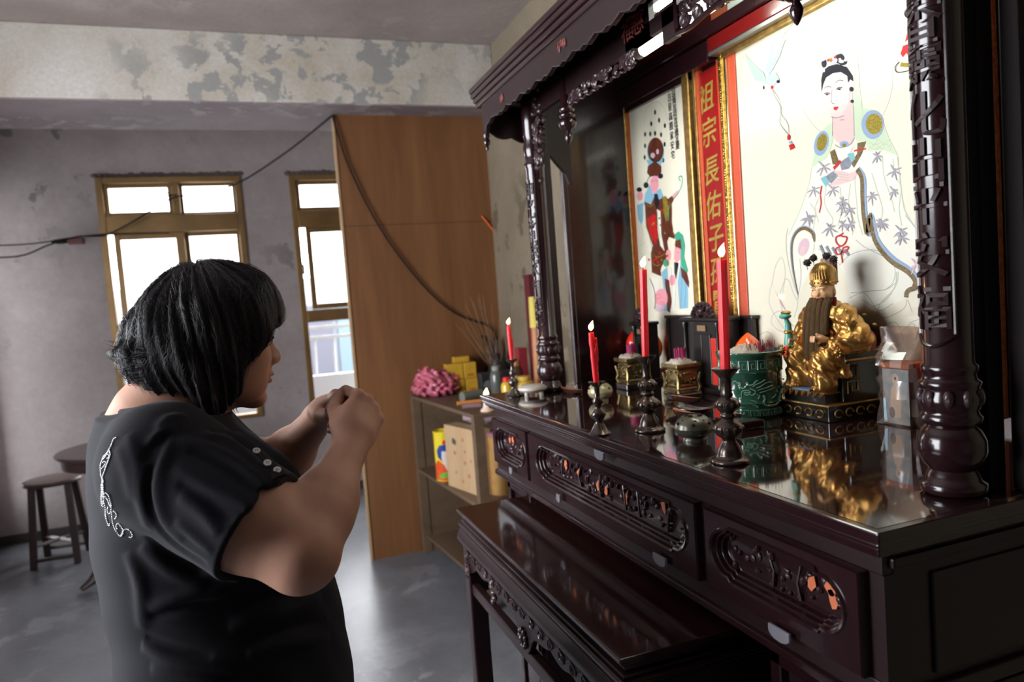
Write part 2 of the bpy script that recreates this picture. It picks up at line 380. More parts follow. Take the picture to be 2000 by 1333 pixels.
# outside: balcony railing, neighbouring house front, ground
m_out = M('pale_house_front', (.20, .22, .24), .8, var=.15); m_rail = M('white_railing_paint', (.30, .30, .30), .5)
struct('pavement', MB().box(-7, 8, YB+.2, 12, -.2, 0), M('outside_ground', (.25, .25, .24), .9, var=.3))
hs = thing('neighbouring_house', 'pale blue-grey house front across the yard behind the window', 'building', (0, 9.6, 0))
bx('house_wall', m_out, hs, -6, 7, 9.6, 9.8, 0, 1.9)
for k in range(9): bx('cladding_panel', M('grey_cladding' if k % 2 else 'blue_cladding', (.045, .045, .06) if k % 2 else (.06, .09, .11), .6), hs, -.6+k*.42, -.6+k*.42+.36, 9.55, 9.6, .3, 1.55)
rl = thing('balcony_railing', 'white painted balcony railing outside the right window', 'railing', (.9, 6.75, 0))
for z in (.88, 1.24, 1.33): bx('rail', m_rail, rl, -1.6, 2.6, 6.73, 6.77, z-.016, z+.016)
for k in range(24):
    x = -1.5+k*.17; MB().tube([(x, 6.75, .88), (x+.01, 6.75, 1.24)], .012).build('baluster', m_rail, rl)
bx('low_wall', m_rail, rl, -1.6, 2.6, 6.7, 6.8, 0, .9)

# plywood partition in front of the right window
pp = thing('plywood_partition', 'tall varnished plywood partition standing under the beam in front of the right window', 'partition', (1.0, 4.24, 0))
bx('plywood_sheet', m_ply, pp, .56, XR, 4.235, 4.247, 1.9605, 2.6); bx('plywood_sheet', m_ply, pp, .56, XR, 4.235, 4.247, 0, 1.957)
bx('seam_dark_strip', M('dark_seam', (.03, .02, .012), .9), pp, .56, XR, 4.2365, 4.2465, 1.9568, 1.9608)  # dark strip added in the gap so the seam reads dark
bx('edge_strip', M('plywood_edge', (.42, .27, .14), .6), pp, .548, .56, 4.228, 4.262, 0, 2.6)
for x in (.575, 1.0, 1.42): bx('stud', M('plywood_edge', (1, 1, 1)), pp, x, x+.03, 4.247, 4.277, 0, 2.58)
tag(MB().tube([at(941, 422, 'Y', 4.225), at(966, 453, 'Y', 4.225)], .0045).build('orange_stick', M('orange_stick_paint', (.9, .16, .03), .5)), 'thin orange stick stuck across the seam of the plywood partition', 'stick')

# cables
m_cab = M('dark_cable', (.012, .010, .012), .8, spec=.1)
def curve_pts(P, n=12):
    P = [np.array(p, float) for p in P]; P = [2*P[0]-P[1]]+P+[2*P[-1]-P[-2]]; out = []
    for i in range(1, len(P)-2):
        for t in np.linspace(0, 1, n, endpoint=False):
            a, b, c, d = P[i-1:i+3]; out.append(.5*((2*b)+(c-a)*t+(2*a-5*b+4*c-d)*t*t+(3*b-a-3*c+d)*t**3))
    out.append(P[-2]); return out
cb = thing('power_cable', 'thick black cable draped from the wall up over the plywood partition to the shelf', 'cable', at(650, 226, 'Y', 4.2))
q = [(-40, 503, 5.9), (40, 500, 5.9), (95, 479, 5.9), (150, 463, 5.9), (205, 459, 5.88), (262, 432, 5.85), (335, 388, 5.8), (400, 379, 5.7), (470, 355, 5.4), (560, 297, 4.9), (649, 226, 4.215)]
MB().tube(curve_pts([(-1.795, 5.9, 2.06)]+[J(*p) for p in q]), .006).build('cable_run', m_cab, cb, smooth=True)
q = [(649, 226), (660, 262), (680, 322), (722, 410), (772, 490), (840, 572), (895, 615), (952, 637), (968, 656), (975, 700), (985, 730)]
MB().tube(curve_pts([at(a, b, 'Y', 4.215) for a, b in q]), .0052).build('cable_run', m_cab, cb, smooth=True)
q = [(-30, 480), (40, 478), (90, 473), (130, 466), (205, 458), (330, 455)]
tag(MB().tube(curve_pts([(-1.795, 5.9, 2.12)]+[J(a, b, 5.9) for a, b in q]), .005).build('thin_wire', m_cab, smooth=True), 'thin wire running level along the wall to the left window', 'wire')
sk = thing('wall_socket', 'small brown taped socket hanging on the wire left of the window', 'socket', J(150, 470, 5.93))
c = J(148, 471, 5.93); bx('socket_body', M('brown_socket', (.13, .045, .035), .5), sk, c[0]-.05, c[0]+.05, c[1]-.02, c[1]+.03, c[2]-.022, c[2]+.022, bev=.006)
c = J(118, 472, 5.93); MB().ell(c, (.06, .02, .018)).build('tape_wrap', m_cab, sk, smooth=True)
# wire knot on the window
kn = MB()
for a in ((325, 375), (318, 384), (345, 381), (333, 398)): kn.tube([J(332, 382, 5.9), J(*a, 5.88)], .005)
tag(kn.build('wire_knot', m_cab, smooth=True), 'small knot of cut wire ends in front of the upper window pane', 'wire')

# round table and stool
m_tab = M('worn_table_wood', (.10, .06, .055), .32, var=.5, vs_=6)
def stool_leg(top, bot, r): return MB().tube([top, bot], [r, r*.8], 6)
st = thing('wooden_stool', 'round-topped wooden stool with four splayed legs against the wall', 'stool', (-1.28, 5.38, 0))
sx, sy, sz = -1.275, 5.36, .545
MB().lathe([(.15, 0), (.168, .006), (.172, .018), (.165, .03), (.15, .034)], (sx, sy, sz-.034), 32).build('seat', m_tab, st, smooth=True)
ft = [(-1.405, 5.25), (-1.16, 5.24), (-1.14, 5.5), (-1.39, 5.52)]; tp = [(sx-.10, sy-.085), (sx+.10, sy-.085), (sx+.10, sy+.085), (sx-.10, sy+.085)]
m_leg = M('dark_stool_wood', (.05, .025, .022), .45, var=.4)
for a, b in zip(ft, tp):
    MB().obox(((a[0]+b[0])/2, (a[1]+b[1])/2, (sz-.03)/2), (.019, 0, 0), (0, .019, 0), ((b[0]-a[0])/2, (b[1]-a[1])/2, (sz-.03)/2)).build('leg', m_leg, st, bev=.004)
for a, b in ((0, 2), (1, 3)):
    def q(i): return np.array([ft[i][0]*.75+tp[i][0]*.25, ft[i][1]*.75+tp[i][1]*.25, .14])
    MB().tube([q(a), q(b)], .012, 4).build('stretcher', M('worn_stretcher', (.25, .2, .19), .4), st)
for a, b in ((0, 1), (2, 3)): MB().tube([np.array([*ft[a], .05]), np.array([*ft[b], .05])], .011, 4).build('stretcher', m_leg, st)
rtb = thing('round_table', 'round dark wooden table on a curved pedestal behind the woman', 'table', (-.70, 4.8, 0))
tx, ty = -.70, 4.82
MB().lathe([(.37, -.028), (.412, -.02), (.42, -.008), (.412, 0), (.35, .002)], (tx, ty, .78), 64).build('tabletop', m_tab, rtb, smooth=True)
MB().lathe([(.37, -.09), (.385, -.085), (.388, -.05), (.38, -.026)], (tx, ty, .78), 48).build('apron', m_leg, rtb, smooth=True)
MB().lathe([(.06, 0), (.09, .05), (.06, .1), (.045, .2), (.07, .3), (.085, .36), (.05, .45), (.07, .52)], (tx, ty, .17), 24).build('pedestal', m_leg, rtb, smooth=True)
for k in range(4):
    t = math.radians(212)+k*PI/2; d = np.array([math.cos(t), math.sin(t), 0]); o = np.array([tx, ty, 0.0])
    MB().tube([o+d*.05+[0, 0, .26], o+d*.14+[0, 0, .23], o+d*.24+[0, 0, .14], o+d*.32+[0, 0, .05], o+d*.38+[0, 0, .022]], [.05, .05, .042, .034, .02], 10, flat=.7).build('leg', m_leg, rtb, smooth=True)
# ------------------------------------------------------------ altar furniture
m_lac = M('dark_red_lacquer', (.020, .006, .008), .2, spec=.5, coat=.3, var=.35, vs_=5, rvar=.05, bump=.03, bs=60)
m_lac2 = M('matt_lacquer', (.018, .006, .007), .38, spec=.4, var=.4, vs_=7, bump=.05, bs=50)
m_top = M('glass_covered_lacquer', (.020, .008, .008), .045, spec=.75, coat=1.0, rvar=.012, vs_=14)
m_ltop = M('scuffed_lacquer_top', (.026, .010, .008), .13, spec=.55, coat=.5, rvar=.06, vs_=5)
m_side = M('plain_dark_side', (.012, .007, .006), .5, var=.4, vs_=3)
m_rel = M('carved_lacquer', (.034, .015, .018), .34, spec=.5, coat=.2)
m_inlay = M('orange_inlay', (.62, .16, .06), .6, var=.3)
m_gold = M('gilding', (.66, .40, .13), .42, 1, var=.6, vs_=60, bump=.15, bs=200)
m_red = M('red_lacquer', (.14, .007, .007), .15, coat=.6, var=.3)
ZT = 1.22

def cart(y0, y1, z0, z1):
    h = (z1-z0)/2; zc = (z0+z1)/2; e = h*1.05; P = []
    for sgn, ye in ((1, y1), (-1, y0)):
        q = [(ye-sgn*e*1.25, zc+sgn*h), (ye-sgn*e*1.02, zc+sgn*h*.98), (ye-sgn*e*.93, zc+sgn*h*.84)]
        for t in np.linspace(68, -68, 11): q.append((ye-sgn*e+sgn*e*math.cos(math.radians(t)), zc+sgn*.86*h*math.sin(math.radians(t))/math.sin(math.radians(68))*.97))
        q += [(ye-sgn*e*.93, zc-sgn*h*.84), (ye-sgn*e*1.02, zc-sgn*h*.98), (ye-sgn*e*1.25, zc-sgn*h)]
        P += q
    return P
def drawer_front(parent, y0, y1, z0, z1, oy0, oy1, oz0, oz1, seed):
    mb = MB(); rr = random.Random(seed)
    steps = [(0, .617), (.002, .6135), (.006, .615), (.008, .621), (.011, .622), (.0125, .628), (.0155, .629), (.017, .636), (.020, .637)]
    rings = []
    base = cart(oy0, oy1, oz0, oz1); yc, zc = (y0+y1)/2, (z0+z1)/2; rect = []
    for (y, z) in base:
        dy, dz = y-yc, z-zc; k = min((y1-y0)/2/max(abs(dy), 1e-6), (z1-z0)/2/max(abs(dz), 1e-6)); rect.append((yc+dy*k, zc+dz*k))
    # snap nearest points to the corners of the rectangle
    for cy2, cz2 in ((y0, z0), (y0, z1), (y1, z0), (y1, z1)):
        i = min(range(len(rect)), key=lambda i: (rect[i][0]-cy2)**2+(rect[i][1]-cz2)**2); rect[i] = (cy2, cz2)
    def ins(pts, d, x): return [(x, y+(d if y < yc else -d), z+(d if z < zc else -d)) for y, z in pts]
    rings.append([(.646, y, z) for y, z in rect]); rings.append([(.620, y, z) for y, z in rect]); rings.append(ins(rect, .002, .617))
    for d, x in steps: rings.append([(x, *p) for p in cart(oy0+d, oy1-d, oz0+d, oz1-d)])
    n = len(base); V = [p for r in rings for p in r]; F = []
    for i in range(len(rings)-1):
        for k in range(n): F.append((i*n+k, i*n+(k+1) % n, (i+1)*n+(k+1) % n, (i+1)*n+k))
    F.append(tuple(range((len(rings)-1)*n, len(rings)*n)))
    mb.add(V, F); dr = mb.build('drawer', m_lac, parent, smooth=True, ang=35)
    # carved scene: trees, figures and clouds in low relief, with orange patches of bare wood
    c = MB(); i0, i1, k0, k1 = oy0+.026, oy1-.026, oz0+.021, oz1-.021; L = i1-i0
    for k in range(int(L/.006)):
        y = rr.uniform(i0, i1); z = rr.uniform(k0, k1); s = rr.uniform(.0025, .006)
        c.ell((.636, y, z), (rr.uniform(.002, .006), s, s*rr.uniform(.6, 1.6)), 7, 5)
    for k in range(int(L/.09)):
        y = i0+(k+.5+rr.uniform(-.3, .3))*.09; c.tube([(.634, y, k0), (.632, y+rr.uniform(-.006, .006), (k0+k1)/2), (.634, y+rr.uniform(-.01, .01), k1)], [.003, .002, .0015], 5)
    c.build('carving', m_rel, dr, smooth=True, kind='stuff')
    il = MB()
    for k in range(max(3, int(L/.09))):
        y = rr.uniform(i0+.01, i1-.02); z = rr.uniform((k0+k1)/2-.004, k1-.008); P = []
        for t in range(9):
            a = 2*PI*t/9; q = rr.uniform(.5, 1.15); P.append((y+.009*q*math.cos(a), z+.012*q*math.sin(a)))
        il.prism(P, 'X', .6335, .6355)
    il.build('orange_patch', m_inlay, dr, kind='stuff')
    return dr

ta = thing('altar_table', 'long dark lacquered altar table with three carved drawer fronts holding the candles', 'altar table', (1.0, 1.27, 0))
Y0, Y1, XB = .575, 1.965, 1.42
mb = MB()
prof = [(XB, 1.22), (.606, 1.22), (.600, 1.217), (.599, 1.212), (.603, 1.208), (.6, 1.204), (.603, 1.199), (.609, 1.197), (.611, 1.191), (.618, 1.188), (.622, 1.183), (XB, 1.183)]
def moulding(mb, prof, y0, y1, xref):
    """profile run round the front and both ends; the ends step in as the front does"""
    n = len(prof); V = []
    for x, z in prof: V.append((x, y0+max(0, x-xref) if x < 1 else y0, z))
    for x, z in prof: V.append((x, y1-max(0, x-xref) if x < 1 else y1, z))
    # inner back edge follows its own front inset
    F = [tuple(range(n))[::-1], tuple(range(n, 2*n))]+[(i, (i+1) % n, n+(i+1) % n, n+i) for i in range(n)]
    mb.add(V, F)
for (xa, z0, z1) in ((.600, 1.206, 1.2195), (.604, 1.199, 1.206), (.610, 1.191, 1.199), (.618, 1.183, 1.191)):
    mb.box(xa, XB, Y0+xa-.6, Y1-xa+.6, z0, z1)
mb.build('table_top', m_lac, ta, bev=.0025)
bx('glass_sheet', m_top, ta, .612, 1.40, Y0+.012, Y1-.012, 1.2195, ZT, label='reflective glass sheet laid over the table top')
bx('frieze', m_lac2, ta, .646, 1.40, .60, 1.94, 1.0, 1.183)
bx('rail', m_lac2, ta, .630, .646, .60, 1.94, 1.158, 1.183, bev=.002); bx('rail', m_lac2, ta, .630, .646, .60, 1.94, 1.0, 1.033, bev=.002)
bx('moulding', m_lac, ta, .622, .646, .592, 1.948, .992, 1.006, bev=.003)
for a, b in ((.60, .622), (.918, .942), (1.648, 1.664), (1.928, 1.94)): bx('stile', m_lac2, ta, .632, .646, a, b, 1.033, 1.158)
drawer_front(ta, .622, .918, 1.033, 1.158, .640, .905, 1.058, 1.146, 1)
drawer_front(ta, .942, 1.648, 1.033, 1.158, .962, 1.600, 1.058, 1.146, 2)
drawer_front(ta, 1.664, 1.928, 1.033, 1.158, 1.676, 1.905, 1.052, 1.144, 3)
m_pull = M('clear_plastic_tab', (.24, .23, .26), .15, alpha=.75, coat=.5)
for y, z in ((1.77, 1.036), (1.46, 1.038), (1.04, 1.034), (.75, 1.030), (1.241, 1.176)):
    w_ = .020 if y < 1.3 else .010
    P = [(y-w_, z+.012)]+[(y+w_*math.cos(t), z-.010*math.sin(t)+.003) for t in np.linspace(PI, 0, 9)]+[(y+w_, z+.012)]
    MB().prism(P, 'X', .607, .612).build('drawer_pull', m_pull, ta, bev=.0015, label='clear curved finger tab')
# end cabinets under the frieze, with framed panels, and carved feet
for a, b in ((.60, .83), (1.765, 1.94)):
    bx('end_cabinet', m_lac2, ta, .668, 1.38, a, b, .06, .992, bev=.003)
    mb = MB()
    for (c, d, e, f) in ((a, a+.022, .10, .97), (b-.022, b, .10, .97), (a, b, .95, .985), (a, b, .08, .12), (a, b, .53, .56)): mb.box(.655, .668, c, d, e, f)
    mb.build('door_frame', m_lac, ta, bev=.002)
    bx('door_panel', m_lac, ta, .660, .668, a+.04, b-.04, .585, .925, bev=.003); bx('door_panel', m_lac, ta, .660, .668, a+.04, b-.04, .15, .505, bev=.003)
    for yy in (a+.02, b-.02):
        for xx in (.69, 1.35): MB().lathe([(.012, 0), (.022, .01), (.024, .03), (.016, .055), (.022, .065)], (xx, yy, 0), 12).build('foot', m_lac, ta, smooth=True)
for z0, z1, yy in ((1.165, 1.178, .594), (1.0, 1.02, .592), (.5, .52, .594), (.10, .12, .594)):
    bx('side_moulding', m_lac2, ta, .64, 1.38, yy, .602, z0, z1, bev=.003)
bx('side_panel', m_side, ta, .70, 1.34, .596, .601, 1.03, 1.15, bev=.002); bx('side_panel', m_side, ta, .70, 1.34, .596, .601, .54, .96, bev=.002)

lt = thing('offering_table', 'low dark lacquered offering table with carved apron pulled out from under the altar', 'table', (.65, 1.34, 0))
a0, a1, X0 = .906, 1.775, .455
LY0, LY1 = .838, 1.757
mb = MB().box(X0, .95, a0, a1, .956, .965).box(X0+.004, .95, a0+.004, LY1+.014, .950, .956)
mb.build('table_top', m_ltop, lt, bev=.002)
mb = MB()
for (x, z0, z1) in ((.012, .938, .950), (.006, .930, .938), (.0, .922, .930), (.004, .914, .922)): mb.box(X0+x, .94, a0+x-.002, a1-x-.006, z0, z1)
mb.build('moulding', m_lac, lt, bev=.003)
# bulging shoulder and scalloped, carved apron
def shoulder(y):
    return [(X0+.004, .914), (X0-.004, .900), (X0-.005, .888), (X0+.002, .876), (X0+.02, .872), (X0+.03, .914)]
MB().prism(shoulder(0), 'Y', a0, a1-.006).build('shoulder', m_lac2, lt, smooth=True, ang=50)
MB().prism([(y if False else y, z) for y, z in [(.92, .876), (.95, .876)]]+[(.95, .80), (.92, .80)], 'X', X0+.012, X0+.03)
P = [(a0+.02, .880), (a1-.02, .880)]
L_ = a1-a0-.04
for k in range(61):
    t = 1-k/60; y = a0+.02+L_*t; s = abs(t-.5)*2
    z = .842-.034*max(0, (s-.72)/.28)**1.2-.060*math.exp(-((t-.5)/.055)**2)-.010*abs(math.sin(t*PI*9))
    P.append((y, z))
MB().prism(P, 'X', X0+.008, X0+.022).build('apron', m_lac2, lt, bev=.002)
c = MB(); rr = random.Random(5)
def scroll(mb, x, y, z, r, s=1, turns=1.6, w=.0018, ph=0):
    P = []
    for t in np.linspace(0, 1, 22):
        a = ph+s*t*turns*2*PI; q = r*(1-.8*t); P.append((x, y+q*math.cos(a), z+q*math.sin(a)))
    mb.tube(P, [w*(1-.4*t) for t in np.linspace(0, 1, 22)], 5)
for k in range(17):
    y = a0+.05+k*.048
    scroll(c, X0+.006, y, .857, .013, 1 if k % 2 else -1, ph=k)
    c.tube([(X0+.004, y-.02, .862), (X0+.004, y, .872), (X0+.004, y+.02, .862)], .0015, 5)
for k in range(9):
    a = k/9*2*PI; c.ell((X0+.004, (a0+a1)/2+.017*math.cos(a), .808+.017*math.sin(a)), (.005, .006, .006), 8, 6)
c.ell((X0+.002, (a0+a1)/2, .808), (.007, .009, .009), 10, 8)
for s_, yy in ((1, a0+.055), (-1, a1-.055)):
    for k in range(16): c.ell((X0+.006, yy-s_*.012*rr.random()-s_*.004, .80+.05*rr.random()), (.006, rr.uniform(.004, .009), rr.uniform(.004, .009)), 7, 5)
    scroll(c, X0+.004, yy, .822, .018, s_, w=.003); scroll(c, X0+.004, yy-s_*.02, .80, .012, -s_, w=.0025)
c.build('apron_carving', m_rel, lt, smooth=True, kind='stuff')
def cabriole(s, yb):
    # outline of a leg in the Y-Z plane; s points inward
    return [(yb, .876), (yb+s*.05, .876), (yb+s*.040, .78), (yb+s*.034, .60), (yb+s*.036, .50), (yb+s*.046, .47), (yb+s*.036, .42), (yb+s*.028, .2), (yb+s*.03, .09), (yb+s*.055, .05), (yb+s*.052, .0), (yb+s*.004, .0), (yb+s*.002, .1), (yb, .42), (yb-s*.006, .5), (yb, .55)]
for s_, yb in ((1, a0+.006), (-1, a1-.012)):
    for xa in (X0+.006, .86):
        MB().prism(cabriole(s_, yb), 'X', xa, xa+.045).build('leg', m_lac2, lt, bev=.004)
bx('stretcher', m_lac2, lt, X0+.012, X0+.032, a0+.03, a1-.03, .752, .780, bev=.003)
bx('stretcher', m_lac2, lt, X0+.03, .87, a1-.045, a1-.025, .752, .780, bev=.003); bx('stretcher', m_lac2, lt, X0+.03, .87, a0+.02, a0+.04, .752, .780, bev=.003)
bx('side_apron', m_side, lt, X0+.02, .90, a0+.004, a0+.016, .80, .914, bev=.003); bx('side_apron', m_side, lt, X0+.02, .90, a1-.03, a1-.016, .84, .914, bev=.003)
# strut carvings between the rail and apron
for y in (a1-.20, a0+.2):
    q = MB()
    for k in range(5): q.ell((X0+.02, y+random.uniform(-.008, .008), .79+k*.011), (.007, random.uniform(.008, .014), .008), 8, 6)
    q.build('carved_strut', m_rel, lt, smooth=True)

# ---- shrine standing on the altar table
sh = thing('altar_shrine', 'tall dark carved wooden shrine with inscribed columns standing on the altar table', 'shrine', (.95, 1.27, ZT))
XP = 1.13
def column(yc, chars, ys):
    xc, r = .785, .0275
    col = MB()
    col.lathe([(.030, 0), (.036, .004), (.036, .014), (.031, .018), (.029, .024), (.026, .03), (.0325, .038), (.0375, .052), (.037, .066), (.032, .078), (.027, .084), (.033, .088), (.034, .094), (.031, .098), (.030, .102),
               (.033, .108), (.034, .118), (.031, .126), (.033, .132), (.034, .136), (.030, .140), (.0285, .146), (.031, .150), (.031, .156), (r, .16), (r, .62), (.030, .625), (.031, .635), (.026, .642), (.029, .66), (.031, .68), (.026, .70), (.029, .71), (.029, .82)], (xc, yc, ZT), 32)
    cl = col.build('column', m_lac, sh, smooth=True, ang=60)
    v = MB()   # vase-like foliage round the foot, bead rows
    for k in range(10):
        a = 2*PI*k/10; v.ell((xc+.0315*math.cos(a), yc+.0315*math.sin(a), ZT+.118), (.006, .006, .011), 8, 6)
    v.build('foot_carving', m_rel, cl, smooth=True, kind='stuff')
    fr = MB()
    for s_ in (-1, 1):
        fr.tube([(xc-(r+.001)*math.cos(s_*.95), yc+(r+.001)*math.sin(s_*.95), z) for z in np.linspace(ZT+.195, ZT+.60, 8)], .0018, 5)
    P = [(xc-(r+.001)*math.cos(t), yc+(r+.001)*math.sin(t), ZT+.195-.014*math.cos(t*1.6)) for t in np.linspace(-.95, .95, 13)]; fr.tube(P, .0022, 5)
    fr.build('panel_edge', m_lac, cl, smooth=True)
    for ch, (z, s) in zip(chars, ys):
        def place(x, y, zz): a = x/r; q = r+.0005+zz; return (xc-q*math.cos(a), yc-q*math.sin(a), z+y)
        text(ch, 'lettering', M('carved_letter', (.022, .009, .010), .5, spec=.4), s, place, cl, depth=.005, bold=.0006, sx=.9)
rz = [(1.778, .056), (1.726, .056), (1.668, .056), (1.615, .056), (1.566, .054), (1.505, .056), (1.443, .056)]
column(.635, '香靈化出平安福', rz); column(1.875, '神光普照家門慶', rz)
bx('post', m_lac2, sh, .806, .826, 1.862, 1.89, ZT, 2.09, bev=.002); m_dull = M('dimmed_lacquer', (.010, .007, .007), .65, spec=.2)  # near side's lacquer made darker and duller to dim its reflection
bx('post', m_dull, sh, .818, .845, .612, .645, ZT, 2.09, bev=.002)
bx('side_panel', m_lac, sh, .906, XP+.02, 1.952, 1.964, ZT, 2.12, bev=.002)
bx('side_panel', m_dull, sh, .850, XP+.02, .586, .600, ZT, 2.12, bev=.002)
bx('panel_stile', m_lac, sh, .898, .914, 1.946, 1.968, ZT, 2.12, bev=.003); bx('panel_stile', m_dull, sh, .845, .862, .582, .606, ZT, 2.12, bev=.003)
bx('back_board', M('dark_red_back_board', (.07, .012, .010), .25, coat=.4, var=.3), sh, XP+.008, XP+.02, .60, 1.965, ZT, 2.3)
bx('red_beam', m_red, sh, 1.098, XP+.006, .60, 1.50, 2.045, 2.078, bev=.002, label='bright red lacquered beam over the large painting')
bx('trim_strip', M('silver_strip', (.6, .62, .6), .3, .9), sh, 1.10, XP+.006, .60, 1.50, 2.036, 2.044)
bx('lintel', m_lac, sh, 1.088, XP+.006, .60, 1.96, 2.079, 2.108, bev=.002); bx('lintel', m_lac, sh, 1.10, XP+.006, 1.505, 1.95, 2.027, 2.078, bev=.002)
bx('upper_reflection_panel', M('grey_reflection_colour', (.42, .45, .43), .12, coat=.5), sh, XP-.002, XP+.006, .62, 1.455, 2.12, 2.27)  # reflection in the upper glass, put into a plain grey colour
bx('upper_reflection_panel', M('orange_reflection_colour', (.30, .07, .03), .3), sh, XP-.001, XP+.006, 1.46, 1.52, 2.12, 2.27)  # orange edge of the same reflection, also painted as a panel
MB().prism([(.66, 2.088), (.72, 2.10), (XP+.02, 2.285), (XP+.02, 2.30), (.70, 2.112), (.66, 2.095)], 'Y', .58, 1.97).build('hood_ceiling', m_lac2, sh)
for a, b in ((1.955, 1.967), (.585, .60)): MB().prism([(.72, 2.09), (XP+.02, 2.09), (XP+.02, 2.285), (.72, 2.10)], 'Y', a, b).build('hood_side', m_lac2, sh)
mb = MB()
for x, z0, z1 in ((.650, 2.076, 2.090), (.653, 2.062, 2.076), (.658, 2.048, 2.062), (.663, 2.034, 2.048)):
    d = x-.65; mb.box(x, .72, .46+d, 2.006-d, z0, z1); mb.box(.72, 1.13, 1.96, 2.006-d, z0, z1); mb.box(.72, 1.13, .46+d, .59, z0, z1)
mb.build('cornice', m_lac, sh, bev=.003)
# scalloped front apron
P = [(.50, 2.04), (1.955, 2.04), (1.957, 1.975), (1.952, 1.94), (1.944, 1.935), (1.934, 1.955), (1.925, 1.972), (1.90, 1.974), (1.885, 1.982), (1.86, 1.98)]
y = 1.86
while y > .52:
    for k in range(1, 7):
        t = k/6; P.append((y-.10*t, 1.984-.011*math.sin(t*PI)+(.006 if k in (3,) else 0)))
    y -= .10
P.append((.50, 1.984))
ap = MB().prism(P, 'X', .668, .680).build('scalloped_apron', m_lac2, sh, bev=.0018)
MB().lathe([(.002, -.052), (.005, -.046), (.004, -.04), (.008, -.034), (.010, -.026), (.007, -.018), (.010, -.012), (.008, 0)], (.674, 1.948, 1.958), 12).build('pendant', m_lac, ap, smooth=True)
P = [(.680, 2.04), (.86, 2.04), (.86, 1.93)]+[(.82-.14*t, 1.936-.010*abs(math.sin(t*PI*2))+.025*t*t) for t in np.linspace(0, 1, 17)]
MB().prism(P, 'Y', 1.945, 1.955).build('side_apron', m_lac2, sh, bev=.0015)
P = [(.828, 2.04), (.90, 2.04), (.90, 1.795), (.893, 1.80), (.880, 1.83), (.868, 1.842), (.85, 1.862), (.832, 1.885)]
MB().prism(P, 'Y', 1.885, 1.90).build('spandrel', m_lac2, sh, bev=.002)
# red carved emblems on the apron
m_em = M('red_carving', (.16, .03, .025), .5)
for yy in (1.80, 1.40, 1.0, .66):
    e = MB()
    for k in range(7): scroll(e, .6665, yy+random.uniform(-.022, .022), 2.012+random.uniform(-.010, .008), .008, random.choice((-1, 1)), w=.0011, ph=random.random()*6)
    e.build('red_emblem', m_em, ap, smooth=True, kind='stuff')
# inner frieze: pierced carving lit from behind
fx = .775
bx('frieze_board', m_lac2, sh, fx, fx+.012, 1.30, 1.87, 1.975, 2.115); bx('frieze_board', m_lac2, sh, fx, fx+.012, .63, 1.135, 2.045, 2.115); bx('frieze_board', m_lac2, sh, fx, fx+.012, 1.135, 1.30, 2.035, 2.115)
bx('frieze_board', m_lac2, sh, fx, fx+.012, 1.15, 1.30, 1.974, 2.003)
bx('frieze_stile', m_lac, sh, fx-.002, fx+.014, 1.138, 1.150, 1.955, 2.05)
fz = MB(); rr = random.Random(11)
for k in range(46): scroll(fz, fx+.004, rr.uniform(1.31, 1.62), rr.uniform(1.952, 1.978), rr.uniform(.006, .013), rr.choice((-1, 1)), w=.0028, ph=rr.random()*6)
for k in range(190): scroll(fz, fx+.004, rr.uniform(.66, 1.135), rr.uniform(1.955, 2.045), rr.uniform(.008, .018), rr.choice((-1, 1)), w=.0036, ph=rr.random()*6)
for k in range(30): scroll(fz, fx+.004, rr.uniform(1.31, 1.36), rr.uniform(1.96, 2.0), rr.uniform(.006, .012), rr.choice((-1, 1)), w=.002, ph=rr.random()*6)
fz.build('pierced_carving', m_rel, sh, smooth=True, kind='stuff')
P = []
yy = 1.64
while yy > 1.30: P += [(fx, yy, 1.944), (fx, yy-.012, 1.940), (fx, yy-.024, 1.944)]; yy -= .032
MB().tube(curve_pts(P, 3), .0035, 6).build('frieze_edge', m_lac, sh, smooth=True)
P = [(fx, 1.145, 1.948), (fx, 1.10, 1.944), (fx, 1.05, 1.950), (fx, 1.0, 1.95), (fx, .93, 1.93), (fx, .87, 1.90)]
MB().tube(curve_pts(P, 5), .005, 6).build('frieze_edge', m_lac, sh, smooth=True)
e = MB()
for ch, yy in (('福', 1.31), ('慈', 1.27)):
    text(ch, 'frieze_lettering', m_em, .05, lambda x, y, z, yy=yy: (fx-.004-z, yy-x, 2.01+y), sh, depth=.003)
bx('frieze_board', m_lac2, sh, fx, fx+.012, 1.235, 1.33, 1.974, 2.04); bx('frieze_board', m_lac2, sh, fx, fx+.012, 1.15, 1.192, 1.945, 2.003)
for yy in (1.64, .853):
    MB().lathe([(.001, -.050), (.004, -.046), (.009, -.036), (.0105, -.028), (.007, -.020), (.005, -.017), (.012, -.014), (.021, -.006), (.0235, .004), (.021, .012), (.017, .016), (.020, .020), (.020, .025), (.016, .03), (.019, .034), (.019, .040), (.014, .05), (.016, .10), (.016, .20)], (fx+.006, yy, 1.905), 20).build('pendant', m_lac, sh, smooth=True)
for yy, s_ in ((.663, 1), (1.846, -1)):
    q = MB(); rr = random.Random(3)
    for k in range(60):
        t = rr.random(); h = rr.random(); q.ell((fx+.006+rr.uniform(-.006, .006), yy+s_*(.002+.055*t), 1.79+(.15*t+(.26-.15*t)*h)), (.008, rr.uniform(.006, .012), rr.uniform(.006, .012)), 8, 6)
    for k in range(14): scroll(q, fx-.004, yy+s_*rr.uniform(.008, .05), rr.uniform(1.85, 1.96), .012, s_, w=.003, ph=rr.random()*6)
    q.build('carved_bracket', m_rel, sh, smooth=True)

